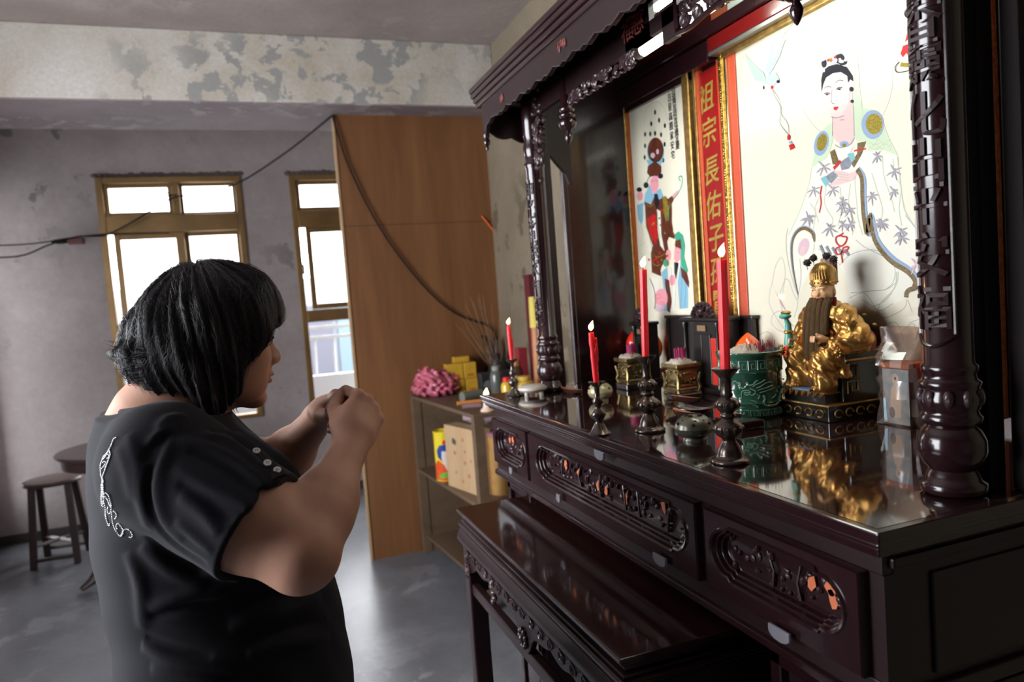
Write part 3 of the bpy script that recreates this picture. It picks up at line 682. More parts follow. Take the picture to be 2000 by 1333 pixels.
# fluorescent lamps under the hood
m_tube = M('fluorescent_tube_glow', (.9, .95, .95), .4, emit=(.94, 1.0, .90), es=26)
for i, (x, z, lab) in enumerate(((.885, 2.022, 'lit fluorescent tube lamp under the shrine hood, the lower one'), (.93, 2.125, 'lit fluorescent tube lamp under the shrine hood, the upper one'))):
    fl = thing('fluorescent_lamp', lab, 'lamp', (x, 1.1, z))
    y1 = 1.44 if i == 0 else 1.45
    MB().tube([(x, y1, z), (x, y1-.62, z)], .0125, 12).build('tube', m_tube, fl, smooth=True)
    for yy in (y1+.012, y1-.632): MB().tube([(x, yy-.012, z), (x, yy+.012, z)], .0135, 12).build('end_cap', M('white_plastic', (.7, .7, .68), .4), fl, smooth=True)
    bx('housing', M('white_plastic', (.7, .7, .68)), fl, x-.018, x+.018, y1-.65, y1+.03, z+.022, z+.045, bev=.003)
    for yy in (y1+.02, y1-.64): bx('hanger', M('white_plastic', (1, 1, 1)), fl, x-.008, x+.008, yy-.006, yy+.006, z-.01, z+.115 if i == 0 else z+.055)
# ------------------------------------------------------------ pictures at the back of the shrine
def flat(name, col, rough=.35, **k): return M(name, col, rough, **k)
def PW(px, py): p = at(px, py, 'X', XP); return (p[1], p[2])
g6 = lambda x, y: PW(1420+x*.3451, y*.3451)
g7 = lambda x, y: PW(1420+x*.3451, 400+y*.3451)
g5 = lambda x, y: PW(1200+x*.37518, 120+y*.37518)
def gelf(g, cx, cy, rx, ry, n=28, a0=0, a1=2*PI, rot=0):
    out = []
    for t in np.linspace(a0, a1, n, endpoint=abs(a1-a0) < 6.28):
        u, v = rx*math.cos(t), ry*math.sin(t); out.append(g(cx+u*math.cos(rot)-v*math.sin(rot), cy+u*math.sin(rot)+v*math.cos(rot)))
    return out
class Ink:
    """flat painted shapes gathered by colour; each layer sits a hair above the last"""
    def __init__(s, x): s.x = x; s.layers = {}; s.k = 0
    def lay(s, col):
        if col not in s.layers: s.layers[col] = MB()
        s.k += 1; return s.layers[col], s.x-.000004*s.k-.0002
    def fill(s, col, P):
        mb, x = s.lay(col); mb.add([(x, y, z) for y, z in P], [tuple(range(len(P)))])
    def line(s, col, P, w=.0008, taper=False, n=6, w1=None):
        if n > 1: Q = curve_pts([(0, *p) for p in P], n)
        else: Q = [np.array((0, *p), float) for p in P]
        Q = [q[1:] for q in Q]; V = []; mb, x = s.lay(col); m = len(Q)
        for i, q in enumerate(Q):
            t = Q[min(i+1, m-1)]-Q[max(i-1, 0)]; t = t/(np.linalg.norm(t)+1e-9); nn = np.array([-t[1], t[0]])
            f = i/(m-1); ww = w*(math.sin(PI*(.08+.84*f)) if taper else 1) if w1 is None else w+(w1-w)*f
            for s_ in (-1, 1): p = q+nn*ww*s_/2; V.append((x, p[0], p[1]))
        mb.add(V, [(2*i, 2*i+1, 2*i+3, 2*i+2) for i in range(m-1)])
    def build(s, parent, names):
        for col, mb in s.layers.items():
            mb.build('painted_'+names.get(col, (col,))[0], names[col][1], parent, kind='stuff')

INK = dict(
    grey=('outline', flat('ink_grey', (.34, .37, .34))), halo=('halo', flat('ink_halo', (.45, .46, .42))), black=('ink', flat('ink_black', (.012, .012, .018))), white=('white_cloth', flat('ink_white', (.85, .83, .71))),
    veil=('veil', flat('ink_veil', (.60, .72, .50))), pink=('skin', flat('ink_skin', (.80, .56, .52))), face=('face', flat('ink_face', (.82, .64, .60))), red=('red_detail', flat('ink_red', (.55, .015, .015))), gold=('gold_detail', flat('ink_gold', (.62, .48, .08), .25, metal=.4, var=.7, vs_=330)),
    blue=('blue_detail', flat('ink_blue', (.28, .40, .58))), band=('patterned_band', flat('ink_band', (.30, .19, .04), .4, var=.97, vs_=420)), teal=('teal_detail', flat('ink_teal', (.22, .50, .50))), leaf=('bamboo_leaf', flat('ink_leaf', (.36, .34, .38))), fold=('robe_fold', flat('ink_fold', (.55, .60, .42))),
    bird=('bird', flat('ink_bird', (.50, .60, .56))), rose=('petal_edge', flat('ink_rose', (.72, .50, .56))), brown=('brown_robe', flat('ink_brown', (.16, .035, .015), .4, var=.5, vs_=60)), grn=('green_cloth', flat('ink_green', (.05, .36, .22))), lblue=('blue_robe', flat('ink_lblue', (.25, .47, .60))), grey2=('grey_sleeve', flat('ink_grey2', (.32, .34, .40), var=.5, vs_=120)), peach=('peach', flat('ink_peach', (.85, .35, .40))))

bp = thing('framed_painting', 'large glazed painting of a white-robed haloed lady holding a sleeve scroll, seated on lotus petals', 'painting', (XP, 1.15, 1.24))
m_pic = flat('cream_picture_ground', (.82, .77, .60), .4)
bx('picture_ground', m_pic, bp, XP, XP+.006, .865, 1.437, 1.25, 2.03)
m_org = M('speckled_orange_mount', (.52, .085, .03), .45, var=.45, vs_=260, col2=(.40, .045, .02))
m_rope = M('gilt_rope_moulding', (.80, .52, .14), .25, 1, var=.75, vs_=150, bump=.5, bs=200)
def frame(p, ys, z0, z1, mat, x0, nm, **k): bx(nm, mat, p, x0, XP+.006, min(ys), max(ys), z0, z1, bev=.0015, **k)
frame(bp, (1.437, 1.464), 1.25, 2.03, m_org, XP-.004, 'orange_mount'); frame(bp, (1.464, 1.475), 1.24, 2.035, M('pale_gilt', (.85, .72, .45), .2, 1), XP-.010, 'gilt_edge')
frame(bp, (1.475, 1.488), 1.24, 2.035, m_rope, XP-.014, 'rope_moulding'); frame(bp, (.865, 1.488), 2.024, 2.036, m_gold, XP-.012, 'top_rail')
frame(bp, (.84, .865), 1.24, 2.035, m_org, XP-.004, 'orange_mount'); frame(bp, (.815, .84), 1.24, 2.035, m_rope, XP-.014, 'rope_moulding'); frame(bp, (.84, 1.464), 1.24, 1.255, m_gold, XP-.012, 'bottom_rail')
bd = MB()
for k in range(130): bd.ell((XP-.015, 1.4815, 1.245+k*.006), (.002, .0045, .0027), 6, 4)
bd.build('rope_beads', m_rope, bp, smooth=True, kind='stuff')
K = Ink(XP)
K.fill('white', [g6(480, 950), g6(560, 900), g6(620, 860), g6(700, 850), g6(800, 850), g6(960, 880), g6(985, 1100), g6(1010, 1200), g6(1100, 1330), g7(1120, 240), g7(1115, 300), g7(1130, 360), g7(1070, 480), g7(1010, 530), g7(850, 620), g7(700, 520), g7(640, 340), g7(500, 300), g7(405, 520), g7(365, 400), g7(345, 250), g7(345, 120), g6(380, 1260), g6(450, 1090)])
K.line('halo', gelf(g6, 665, 430, 274, 362, 40, .62*PI, 2.30*PI), .0011)
# lotus seat
for P in ([(250, 470), (275, 350), (310, 300), (330, 380), (320, 470), (300, 560)], [(325, 420), (350, 430), (375, 500), (400, 560), (380, 640)], [(330, 420), (300, 520), (330, 640), (380, 690)], [(245, 470), (240, 560), (280, 640), (320, 700)],
          [(250, 670), (262, 620), (310, 602), (350, 640), (370, 690)], [(250, 670), (290, 710), (360, 730)], [(560, 720), (600, 660), (640, 640), (700, 680)], [(850, 620), (900, 640), (1000, 590), (1020, 540), (1050, 610)],
          [(870, 720), (880, 690), (950, 665), (985, 720), (1000, 770)], [(980, 730), (1020, 690), (1055, 675), (1075, 730), (1070, 760)], [(1030, 670), (1100, 640), (1150, 580), (1185, 520)], [(1060, 760), (1120, 740), (1180, 700)],
          [(1130, 270), (1185, 250)], [(1120, 430), (1180, 360)], [(640, 340), (690, 290), (760, 262), (840, 258), (900, 290), (950, 360), (940, 440), (900, 480)], [(700, 500), (800, 490), (900, 480), (960, 440)],
          [(690, 530), (760, 500), (800, 520), (860, 600), (940, 560)], [(820, 580), (900, 540), (960, 450), (970, 380)], [(830, 730), (870, 800), (880, 900), (910, 990)], [(180, 740), (230, 720), (260, 760), (230, 800)], [(1120, 560), (1160, 480), (1170, 420)]):
    K.line('grey', [g7(*p) for p in P], .0012, n=5)
for k in range(7): K.line('rose', [g7(270+k*9, 650-k*3), g7(290+k*9, 690), g7(300+k*10, 715)], .0005, n=3)
for k in range(9): K.line('rose', [g7(1000+k*14, 640-k*4), g7(1020+k*14, 620), g7(1040+k*14, 590-k*5)], .0005, n=3)
for k in range(6): K.line('rose', [g7(270+k*8, 480+k*14), g7(290+k*8, 530+k*12), g7(310+k*8, 570+k*12)], .0005, n=3)
# robe outlines and folds
for P in ([(480, 950), (465, 1040), (430, 1150), (395, 1235), (350, 1330)], [(965, 885), (975, 980), (990, 1110), (1010, 1200), (1060, 1280), (1100, 1330)], [(940, 900), (950, 990), (985, 1060), (975, 1180), (990, 1280)], [(880, 880), (890, 1000), (930, 1120), (950, 1200)], [(700, 1040), (690, 1150), (720, 1260), (710, 1330)],
          [(560, 1060), (555, 1160), (600, 1250), (560, 1330)], [(820, 980), (850, 1080), (880, 1180), (870, 1260)], [(470, 1150), (500, 1200), (490, 1300)], [(740, 960), (725, 1020), (735, 1150), (745, 1250), (770, 1330)], [(640, 1060), (650, 1170), (630, 1280)], [(520, 1120), (500, 1180), (520, 1260)]):
    K.line('fold', [g6(*p) for p in P], .0022, n=5)
for P in ([(345, 130), (335, 200), (342, 300), (370, 420), (405, 525)], [(1010, 60), (1080, 150), (1122, 240), (1115, 320), (1135, 350)], [(1075, 215), (1110, 250), (1110, 300), (1085, 270), (1080, 220)], [(400, 540), (420, 400), (410, 250), (450, 180)], [(730, 200), (780, 240), (860, 280), (900, 300)], [(520, 250), (580, 290), (640, 340)]):
    K.line('grey', [g7(*p) for p in P], .0012, n=5)
K.line('veil', [g7(*p) for p in [(1110, 180), (1135, 260), (1130, 340)]], .003); K.line('fold', [g7(*p) for p in [(960, 380), (950, 470), (870, 560), (850, 620)]], .003); K.line('fold', [g7(*p) for p in [(770, 540), (830, 580), (870, 620)]], .002)
# cape, head and veil
K.fill('veil', [g6(*p) for p in [(760, 608), (830, 622), (880, 680), (912, 770), (968, 880), (935, 868), (890, 850), (800, 855), (785, 800), (735, 800), (735, 700), (745, 640)]])
K.fill('veil', [g6(*p) for p in [(572, 705), (602, 690), (602, 790), (585, 850), (560, 900), (500, 935), (478, 952), (495, 860), (510, 790), (540, 740)]])
for k in range(40):
    x = RN.uniform(800, 930); y = RN.uniform(790, 850); K.fill('fold', gelf(g6, x, y, 4, 6, 5))
K.fill('blue', gelf(g6, 826, 706, 64, 82)); K.fill('gold', gelf(g6, 834, 702, 48, 58)); K.fill('blue', gelf(g6, 535, 812, 40, 72, rot=.25)); K.fill('gold', gelf(g6, 538, 806, 28, 50, rot=.25))
for q in range(18):
    a = q/18*2*PI; K.line('grey', [g6(826+50*math.cos(a), 706+62*math.sin(a)), g6(826+64*math.cos(a), 706+82*math.sin(a))], .0008, n=1)
K.fill('veil', [g6(*p) for p in [(680, 270), (735, 300), (748, 400), (755, 520), (770, 640), (745, 760), (735, 800), (718, 770), (712, 640), (722, 560), (715, 480), (700, 380)]])
K.fill('pink', [g6(*p) for p in [(600, 640), (598, 760), (620, 800), (660, 830), (700, 815), (725, 770), (718, 600), (692, 550)]])
K.fill('face', [g6(*p) for p in [(546, 480), (558, 440), (600, 415), (645, 408), (682, 425), (694, 470), (694, 520), (692, 560), (676, 615), (652, 650), (620, 664), (590, 652), (565, 610), (550, 550)]])
K.fill('face', gelf(g6, 706, 472, 13, 28)); K.fill('face', gelf(g6, 704, 550, 8, 40))
K.fill('black', [g6(*p) for p in [(536, 520), (534, 450), (545, 400), (575, 375), (625, 362), (680, 380), (714, 430), (718, 462), (700, 450), (686, 470), (682, 430), (645, 408), (600, 415), (562, 440), (547, 478)]])
for a in ((550, 358, 15, 26), (632, 330, 34, 30), (706, 505, 13, 14), (709, 574, 10, 10), (655, 350, 26, 20)): K.fill('black', gelf(g6, *a))
K.fill('rose', [g6(*p) for p in [(562, 330), (600, 312), (628, 338), (618, 362), (568, 374)]]); K.fill('red', gelf(g6, 575, 335, 8, 14)); K.fill('red', gelf(g6, 612, 322, 7, 10)); K.fill('gold', gelf(g6, 590, 340, 9, 12))
for a in ((648, 348, 16, 9), (672, 340, 9, 8), (530, 392, 14, 6), (548, 400, 8, 9), (640, 335, 8, 6)): K.fill('white', gelf(g6, *a, n=12))
for k in range(12): K.fill('white', gelf(g6, 712+k*3+(k % 2)*14, 290+k*24, 6, 7, 8))
K.fill('red', [g6(*p) for p in [(603, 612), (612, 603), (620, 606), (630, 602), (632, 612), (620, 625), (608, 622)]])
for P, wd in (([(553, 500), (570, 490), (592, 494)], .0012), ([(614, 470), (635, 455), (660, 458)], .0012), ([(552, 530), (568, 526), (586, 530)], .0018), ([(618, 508), (635, 495), (655, 498)], .0018), ([(597, 505), (592, 560), (598, 585), (612, 588)], .0008), ([(590, 660), (620, 668), (665, 655)], .0008), ([(640, 680), (665, 678)], .0008), ([(718, 600), (722, 770)], .0008), ([(600, 660), (598, 770)], .0008)):
    K.line('black', [g6(*p) for p in P], wd, n=4)
for a in ((568, 535, 9, 5), (637, 505, 10, 6)): K.fill('black', gelf(g6, *a, n=12))
K.line('grey', [g6(*p) for p in [(612, 820), (650, 838), (700, 815), (722, 780)]], .002); K.fill('blue', gelf(g6, 665, 818, 26, 20)); K.fill('gold', gelf(g6, 665, 824, 12, 12))
K.fill('white', [g6(*p) for p in [(620, 850), (665, 835), (720, 825), (690, 880), (650, 905)]])
K.fill('band', [g6(*p) for p in [(740, 810), (788, 800), (765, 870), (720, 950), (703, 925), (738, 870)]]); K.fill('band', [g6(*p) for p in [(584, 860), (610, 845), (640, 930), (600, 932)]])
K.fill('grey2', [g6(*p) for p in [(640, 920), (690, 885), (722, 905), (690, 955), (650, 965)]]); K.fill('teal', [g6(*p) for p in [(682, 872), (715, 862), (728, 900), (705, 918)]])
K.line('red', [g6(605, 955), g6(645, 912)], .007, n=1); K.line('red', [g6(720, 855), g6(788, 842)], .003, n=2)
K.fill('grey2', [g6(*p) for p in [(560, 1000), (610, 962), (636, 990), (590, 1040)]]); K.fill('teal', [g6(*p) for p in [(530, 1012), (556, 996), (584, 1030), (560, 1058)]])
K.fill('pink', [g6(*p) for p in [(600, 965), (650, 968), (692, 980), (730, 970), (735, 990), (715, 1020), (690, 1030), (640, 1045), (570, 1058), (600, 1030), (640, 1005)]])
for y in (985, 1000, 1015): K.line('grey', [g6(600, y-5), g6(640, y), g6(690, y+8)], .0006, n=3)
# patterned robe edges
K.line('blue', [g6(740, 958), g6(772, 1010), g6(776, 1120), g6(784, 1230), g6(806, 1330)]+[g7(*p) for p in [(815, 60), (845, 190), (900, 270), (960, 325), (1030, 370), (1078, 430), (1070, 470)]], .0125, n=4)
K.line('band', [g6(738, 958), g6(764, 1010), g6(768, 1120), g6(776, 1230), g6(796, 1330)]+[g7(*p) for p in [(806, 60), (836, 195), (890, 280), (950, 335), (1022, 378), (1066, 430), (1060, 470)]], .0095, n=4)
K.line('band', [g7(*p) for p in [(1078, 440), (1070, 470), (1035, 482), (1018, 500), (1015, 525)]], .009, n=4)
K.line('blue', [g7(*p) for p in [(490, 210), (488, 160), (440, 130), (395, 150), (366, 210), (364, 300), (378, 400), (402, 510)]], .0105, w1=.003, n=4)
K.line('band', [g7(*p) for p in [(492, 210), (486, 162), (440, 134), (398, 154), (371, 210), (369, 300), (382, 400), (403, 505)]], .009, w1=.003, n=4)
K.fill('white', gelf(g7, 450, 250, 42, 80, rot=.2)); K.fill('rose', gelf(g7, 436, 240, 30, 52, rot=.3)); K.fill('pink', gelf(g7, 428, 262, 14, 28, rot=.3))
K.line('red', [g6(*p) for p in [(538, 1052), (530, 1100), (534, 1150), (524, 1205)]], .0035)
def bamboo(g, x, y, s=1, rot=0, col='leaf'):
    for a in (-150, -115, -60, -20, 35, 120, 80):
        t = math.radians(a+rot)+RN.uniform(-.12, .12); L = s*RN.uniform(34, 62)*(0.7 if a in (80,) else 1)
        K.line(col, [g(x, y), g(x+L*.5*math.cos(t), y-L*.5*math.sin(t)), g(x+L*math.cos(t), y-L*math.sin(t)+6)], .0036*s, taper=True, n=3)
for a in ((492, 1075), (600, 1075), (655, 1140), (820, 1110), (945, 1085), (948, 970), (462, 1232), (582, 1290), (872, 1265), (850, 885), (548, 948), (985, 1310), (655, 1270), (700, 1190)): bamboo(g6, *a, s=.85, rot=RN.uniform(-20, 20))
for a in ((462, 80), (582, 135), (872, 100), (988, 190), (655, 15), (700, 110)): bamboo(g7, *a, s=.85, rot=RN.uniform(-20, 20))
bamboo(g7, 1070, 340, .9, 0, 'rose')
for k in range(5): K.line('grey2', [g7(530+k*34, 230+k*6), g7(555+k*34, 285)], .006, n=1)
for P in ([(650, 170), (620, 185), (622, 215), (648, 235), (672, 215), (680, 185), (652, 180)], [(648, 235), (618, 250), (625, 280), (650, 275), (660, 245), (690, 240), (672, 270), (650, 270), (656, 330)], [(640, 180), (660, 160)]): K.line('red', [g7(*p) for p in P], .0032, n=4)
# bird with its string of beads, and the flame vase
K.fill('bird', [g6(*p) for p in [(100, 300), (160, 370), (212, 412), (222, 455), (200, 462), (160, 455), (135, 400)]]); K.fill('bird', [g6(*p) for p in [(218, 400), (232, 330), (255, 230), (300, 190), (330, 230), (300, 320), (262, 395), (240, 420)]])
K.line('bird', [g6(320, 200), g6(360, 150), g6(400, 100)], .002); K.line('grey', [g6(255, 370), g6(300, 290), g6(350, 200)], .001); K.line('grey', [g6(245, 360), g6(258, 270), g6(300, 180)], .0008); K.fill('bird', [g6(*p) for p in [(208, 470), (240, 420), (280, 410), (300, 450), (262, 490)]])
K.fill('black', gelf(g6, 292, 462, 9, 9)); K.fill('red', gelf(g6, 257, 494, 7, 10)); K.fill('black', gelf(g6, 210, 496, 4, 10))
K.line('grey', [g6(*p) for p in [(256, 505), (280, 560), (312, 620), (300, 690), (330, 740), (352, 765)]], .0014); K.line('grey', [g6(*p) for p in [(260, 505), (300, 570), (306, 640), (345, 700), (352, 765)]], .0014)
K.fill('red', gelf(g6, 352, 778, 9, 16)); K.fill('blue', gelf(g6, 362, 806, 9, 8)); K.fill('red', [g6(*p) for p in [(352, 822), (376, 812), (388, 836), (362, 852)]])
K.fill('white', [g6(*p) for p in [(1030, 150), (1000, 260), (978, 345), (1000, 380), (1060, 370), (1115, 345), (1118, 150)]])
for P in ([(1035, 160), (1075, 190), (1065, 225), (1040, 215), (1010, 240), (1020, 200)], [(1000, 260), (1040, 245), (1085, 255), (1112, 235), (1112, 290), (1080, 275), (1070, 310), (1050, 290), (1035, 330), (1020, 300), (1000, 325), (985, 305)], [(1060, 330), (1085, 300), (1110, 310), (1090, 335)]): K.fill('red', [g6(*p) for p in P])
K.line('gold', [g6(*p) for p in [(985, 365), (1030, 368), (1075, 350), (1115, 325)]], .007); K.line('black', [g6(*p) for p in [(978, 350), (955, 380), (965, 408), (1010, 405), (1070, 385), (1118, 345)]], .0015)
# smudge of old smoke behind the statue
K.build(bp, INK)
def pane(m, p, x, y0, y1, z0, z1): return MB().add([(x, y0, z0), (x, y0, z1), (x, y1, z1), (x, y1, z0)], [(0, 1, 2, 3)]).build('glazing', m, p)
pane(thin_glass('picture_glass', rough=.03), bp, XP-.0026, .866, 1.463, 1.255, 2.024)

lp = thing('framed_painting', 'narrow gilt-framed painting of robed immortals with black calligraphy and a fan halo', 'painting', (XP, 1.8, 1.24))
bx('picture_ground', m_pic, lp, XP, XP+.006, 1.655, 1.950, 1.25, 2.03)
bx('gilt_edge', m_gold, lp, XP-.014, XP+.006, 1.9495, 1.9605, 1.24, 2.03, bev=.0015); bx('red_edge', m_red, lp, XP-.006, XP+.006, 1.641, 1.655, 1.24, 2.03)
bx('gilt_moulding', m_gold, lp, XP-.016, XP+.006, 1.613, 1.641, 1.24, 2.03, bev=.003); bx('top_rail', m_lac, lp, XP-.012, XP+.006, 1.613, 1.95, 2.016, 2.03)
bx('orange_edge', M('deep_orange_edge', (.5, .09, .02), .4), lp, XP-.006, XP+.006, 1.9425, 1.9495, 1.24, 2.016)
K = Ink(XP)
K.line('halo', gelf(g5, 215, 330, 62, 120, 20, PI, 2*PI), .001)
for a in ((212, 265), (192, 325), (233, 307), (263, 335), (212, 375), (187, 378), (243, 382), (160, 380), (262, 432), (255, 515), (160, 440), (158, 500)): K.line('grey', [g5(a[0], a[1]+14), g5(a[0]-2, a[1]-26)], .0008, n=1); K.fill('black', gelf(g5, a[0], a[1], 6, 13, 10))
K.fill('teal', gelf(g5, 215, 470, 44, 72)); K.fill('black', gelf(g5, 215, 462, 41, 65)); K.fill('brown', gelf(g5, 215, 458, 37, 60)); K.fill('rose', gelf(g5, 200, 490, 12, 14)); K.fill('rose', gelf(g5, 225, 470, 7, 14))
K.fill('lblue', [g5(*p) for p in [(165, 510), (215, 530), (255, 510), (240, 545), (180, 545)]])
K.fill('brown', [g5(*p) for p in [(170, 580), (175, 545), (210, 520), (245, 545), (245, 580), (220, 595), (185, 600)]]); K.fill('black', gelf(g5, 240, 597, 14, 14)); K.fill('black', gelf(g5, 165, 645, 13, 16)); K.line('black', [g5(165, 645), g5(185, 600), g5(240, 597)], .003)
K.fill('lblue', [g5(*p) for p in [(160, 690), (185, 640), (200, 690), (240, 660), (262, 720), (230, 750), (190, 740), (150, 750)]])
K.fill('peach', [g5(*p) for p in [(186, 620), (205, 595), (228, 598), (232, 650), (218, 684), (200, 684), (190, 660)]]); K.line('black', [g5(196, 628), g5(205, 622)], .001, n=1); K.line('black', [g5(214, 620), g5(224, 622)], .001, n=1)
K.fill('brown', [g5(*p) for p in [(158, 730), (190, 745), (210, 700), (235, 720), (265, 700), (300, 745), (300, 840), (310, 900), (315, 925), (285, 915), (275, 940), (285, 1000), (240, 1080), (245, 1120), (195, 1100), (190, 1000), (200, 960), (165, 860)]])
K.fill('black', [g5(*p) for p in [(208, 690), (225, 690), (235, 740), (222, 775), (210, 740)]]); K.fill('red', [g5(*p) for p in [(170, 820), (215, 790), (225, 900), (215, 960), (185, 900)]]); K.fill('white', [g5(*p) for p in [(222, 770), (240, 780), (244, 900), (262, 990), (240, 960), (226, 880)]])
K.fill('gold', [g5(*p) for p in [(250, 700), (270, 710), (285, 770), (270, 840), (255, 780)]])
K.fill('peach', [g5(*p) for p in [(300, 700), (330, 670), (335, 680), (312, 720)]]); K.line('grn', [g5(*p) for p in [(280, 830), (290, 740), (330, 690), (352, 640), (352, 600), (335, 605), (345, 625)]], .0035)
K.fill('brown', [g5(*p) for p in [(275, 720), (300, 700), (310, 720), (290, 760)]])
K.fill('black', gelf(g5, 130, 668, 14, 12)); K.fill('peach', gelf(g5, 134, 702, 16, 24)); K.fill('lblue', [g5(*p) for p in [(118, 750), (150, 735), (150, 830), (140, 850), (125, 820)]]); K.line('grey', [g5(140, 850), g5(150, 900), g5(140, 960), g5(160, 940)], .001)
K.fill('grn', [g5(*p) for p in [(315, 900), (335, 885), (358, 905), (370, 960), (365, 1020), (385, 1090), (370, 1120), (345, 1050), (345, 960), (320, 950)]])
K.fill('brown', [g5(*p) for p in [(318, 935), (345, 925), (350, 975), (340, 990), (315, 960)]]); K.fill('peach', [g5(*p) for p in [(315, 965), (345, 975), (345, 1030), (325, 1050), (310, 1030)]])
K.fill('lblue', [g5(*p) for p in [(345, 1050), (375, 1120), (385, 1200), (385, 1285), (340, 1290), (330, 1150)]]); K.fill('white', [g5(*p) for p in [(290, 1060), (325, 1060), (330, 1180), (320, 1300), (290, 1300), (280, 1150)]]); K.fill('black', [g5(*p) for p in [(312, 1045), (335, 1050), (322, 1140), (312, 1100)]])
K.fill('brown', [g5(*p) for p in [(378, 1100), (390, 1150), (388, 1180), (350, 1120), (345, 1070)]]); K.fill('peach', gelf(g5, 302, 1140, 16, 28)); K.fill('peach', gelf(g5, 282, 1010, 14, 30)); K.fill('grn', gelf(g5, 270, 1050, 16, 20))
K.fill('lblue', [g5(*p) for p in [(245, 1100), (275, 1070), (282, 1160), (275, 1300), (250, 1300), (258, 1200)]]); K.fill('brown', [g5(*p) for p in [(262, 1130), (285, 1140), (300, 1250), (290, 1310), (275, 1300), (270, 1200)]])
K.fill('white', [g5(*p) for p in [(190, 1120), (235, 1130), (225, 1210), (200, 1250)]]); K.fill('peach', gelf(g5, 245, 1232, 34, 48)); K.fill('rose', gelf(g5, 235, 1285, 26, 20)); K.line('brown', [g5(*p) for p in [(185, 1130), (205, 1180), (215, 1240), (210, 1290)]], .004)
for P in ([(175, 760), (190, 830), (200, 900), (215, 960)], [(185, 750), (205, 790), (225, 800)], [(250, 730), (262, 800), (250, 880), (262, 930)], [(290, 760), (285, 830), (295, 900)], [(200, 960), (220, 1010), (215, 1080)], [(240, 980), (250, 1040), (240, 1090)], [(262, 1150), (275, 1220), (282, 1290)], [(175, 850), (185, 920), (200, 990)], [(270, 880), (285, 905), (312, 915)]):
    K.line('black', [g5(*p) for p in P], .0016, n=4)
for P in ([(168, 740), (185, 757), (208, 745)], [(262, 715), (285, 735), (300, 760)], [(195, 1000), (225, 1020), (270, 1000)], [(200, 1050), (220, 1065), (244, 1055)], [(300, 880), (312, 900), (315, 920)], [(225, 780), (228, 850), (240, 920)], [(255, 790), (270, 800), (282, 790)]):
    K.line('gold', [g5(*p) for p in P], .002, n=4)
for P in ([(345, 1060), (352, 1150), (345, 1280)], [(362, 1100), (372, 1190), (366, 1285)], [(318, 1060), (322, 1150), (316, 1280)], [(296, 1070), (300, 1160), (298, 1290)], [(325, 990), (332, 1000), (338, 992)], [(318, 975), (326, 972)], [(335, 974), (342, 976)]):
    K.line('black', [g5(*p) for p in P], .0010, n=4)
for a in ((225, 1225, 22, 10), (250, 1262, 12, 8)): K.line('red', gelf(g5, *a, 10), .0007, n=1)
for k in range(26):
    x, y = RN.uniform(175, 285), RN.uniform(740, 1060); K.fill('gold' if k % 2 else 'red', gelf(g5, x, y, 5, 7, 7))
K.build(lp, INK)
for col, (x0, y0, x1, y1) in (('百福呈祥喜滿堂慶', (308, 155, 330, 440)), ('吉星高照家安宅', (288, 190, 306, 490))):
    for i, ch in enumerate(col):
        t = i/(len(col)-1); yy, zz = g5(x0+(x1-x0)*t, y0+(y1-y0)*t)
        text(ch, 'lettering', INK['black'][1], .024, lambda x, y, z, yy=yy, zz=zz: (XP-.0012-z*.5, yy-x, zz+y), lp, depth=.0004, bold=.0002, sx=.8)
pane(bpy.data.materials['picture_glass'], lp, XP-.0026, 1.656, 1.942, 1.25, 2.016)

bn = thing('calligraphy_banner', 'red vertical banner with gold brush characters between the two paintings', 'banner', (XP, 1.54, 1.24))
bx('gilt_edge', m_gold, bn, XP-.010, XP+.006, 1.592, 1.601, 1.24, 2.03, bev=.001); bx('dark_edge', m_lac, bn, XP-.004, XP+.006, 1.601, 1.612, 1.24, 2.03)
bx('orange_edge', m_org, bn, XP-.006, XP+.006, 1.578, 1.592, 1.24, 2.03); bx('orange_edge', M('bright_orange_edge', (.45, .06, .02), .4), bn, XP-.006, XP+.006, 1.494, 1.505, 1.24, 2.03)
bx('red_ground', M('banner_red', (.27, .006, .006), .35, var=.2), bn, XP-.002, XP+.006, 1.505, 1.578, 1.24, 2.02)
m_gch = M('gold_brush_paint', (.46, .31, .06), .4, .3, var=.4, vs_=50)
for ch, px, py in (('祖', 1381, 195), ('宗', 1386, 263), ('長', 1391, 337), ('佑', 1395, 405), ('子', 1400, 468), ('孫', 1404, 532), ('賢', 1408, 596)):
    yy, zz = PW(px, py)
    def place(x, y, z, yy=yy, zz=zz): return (XP-.0025-z, yy-x*.92-.10*y, zz+y*1.02+x*.10)
    text(ch, 'lettering', m_gch, .074, place, bn, depth=.001, bold=.0008)
# ------------------------------------------------------------ candles and holders
m_brz = M('dark_bronze', (.13, .10, .085), .27, .8, spec=.6, coat=.3, var=.5, vs_=40, bump=.12, bs=90)
m_wax = M('red_candle_wax', (.88, .030, .045), .38, sss=.7, spec=.4, emit=(.9, .03, .04), es=0.0)
m_fl = bpy.data.materials.new('candle_flame'); m_fl.use_nodes = True; nt = m_fl.node_tree; nt.nodes.clear()
o_ = nt.nodes.new('ShaderNodeOutputMaterial'); em = nt.nodes.new('ShaderNodeEmission'); tc = nt.nodes.new('ShaderNodeTexCoord'); sx_ = nt.nodes.new('ShaderNodeSeparateXYZ'); rp = nt.nodes.new('ShaderNodeValToRGB')
nt.links.new(tc.outputs['Generated'], sx_.inputs[0]); nt.links.new(sx_.outputs[2], rp.inputs[0]); rp.color_ramp.elements[0].color = (1, .30, .04, 1); rp.color_ramp.elements[1].color = (1, .62, .22, 1); rp.color_ramp.elements[0].position = .0
e_ = rp.color_ramp.elements.new(.4); e_.color = (1, .82, .45, 1)
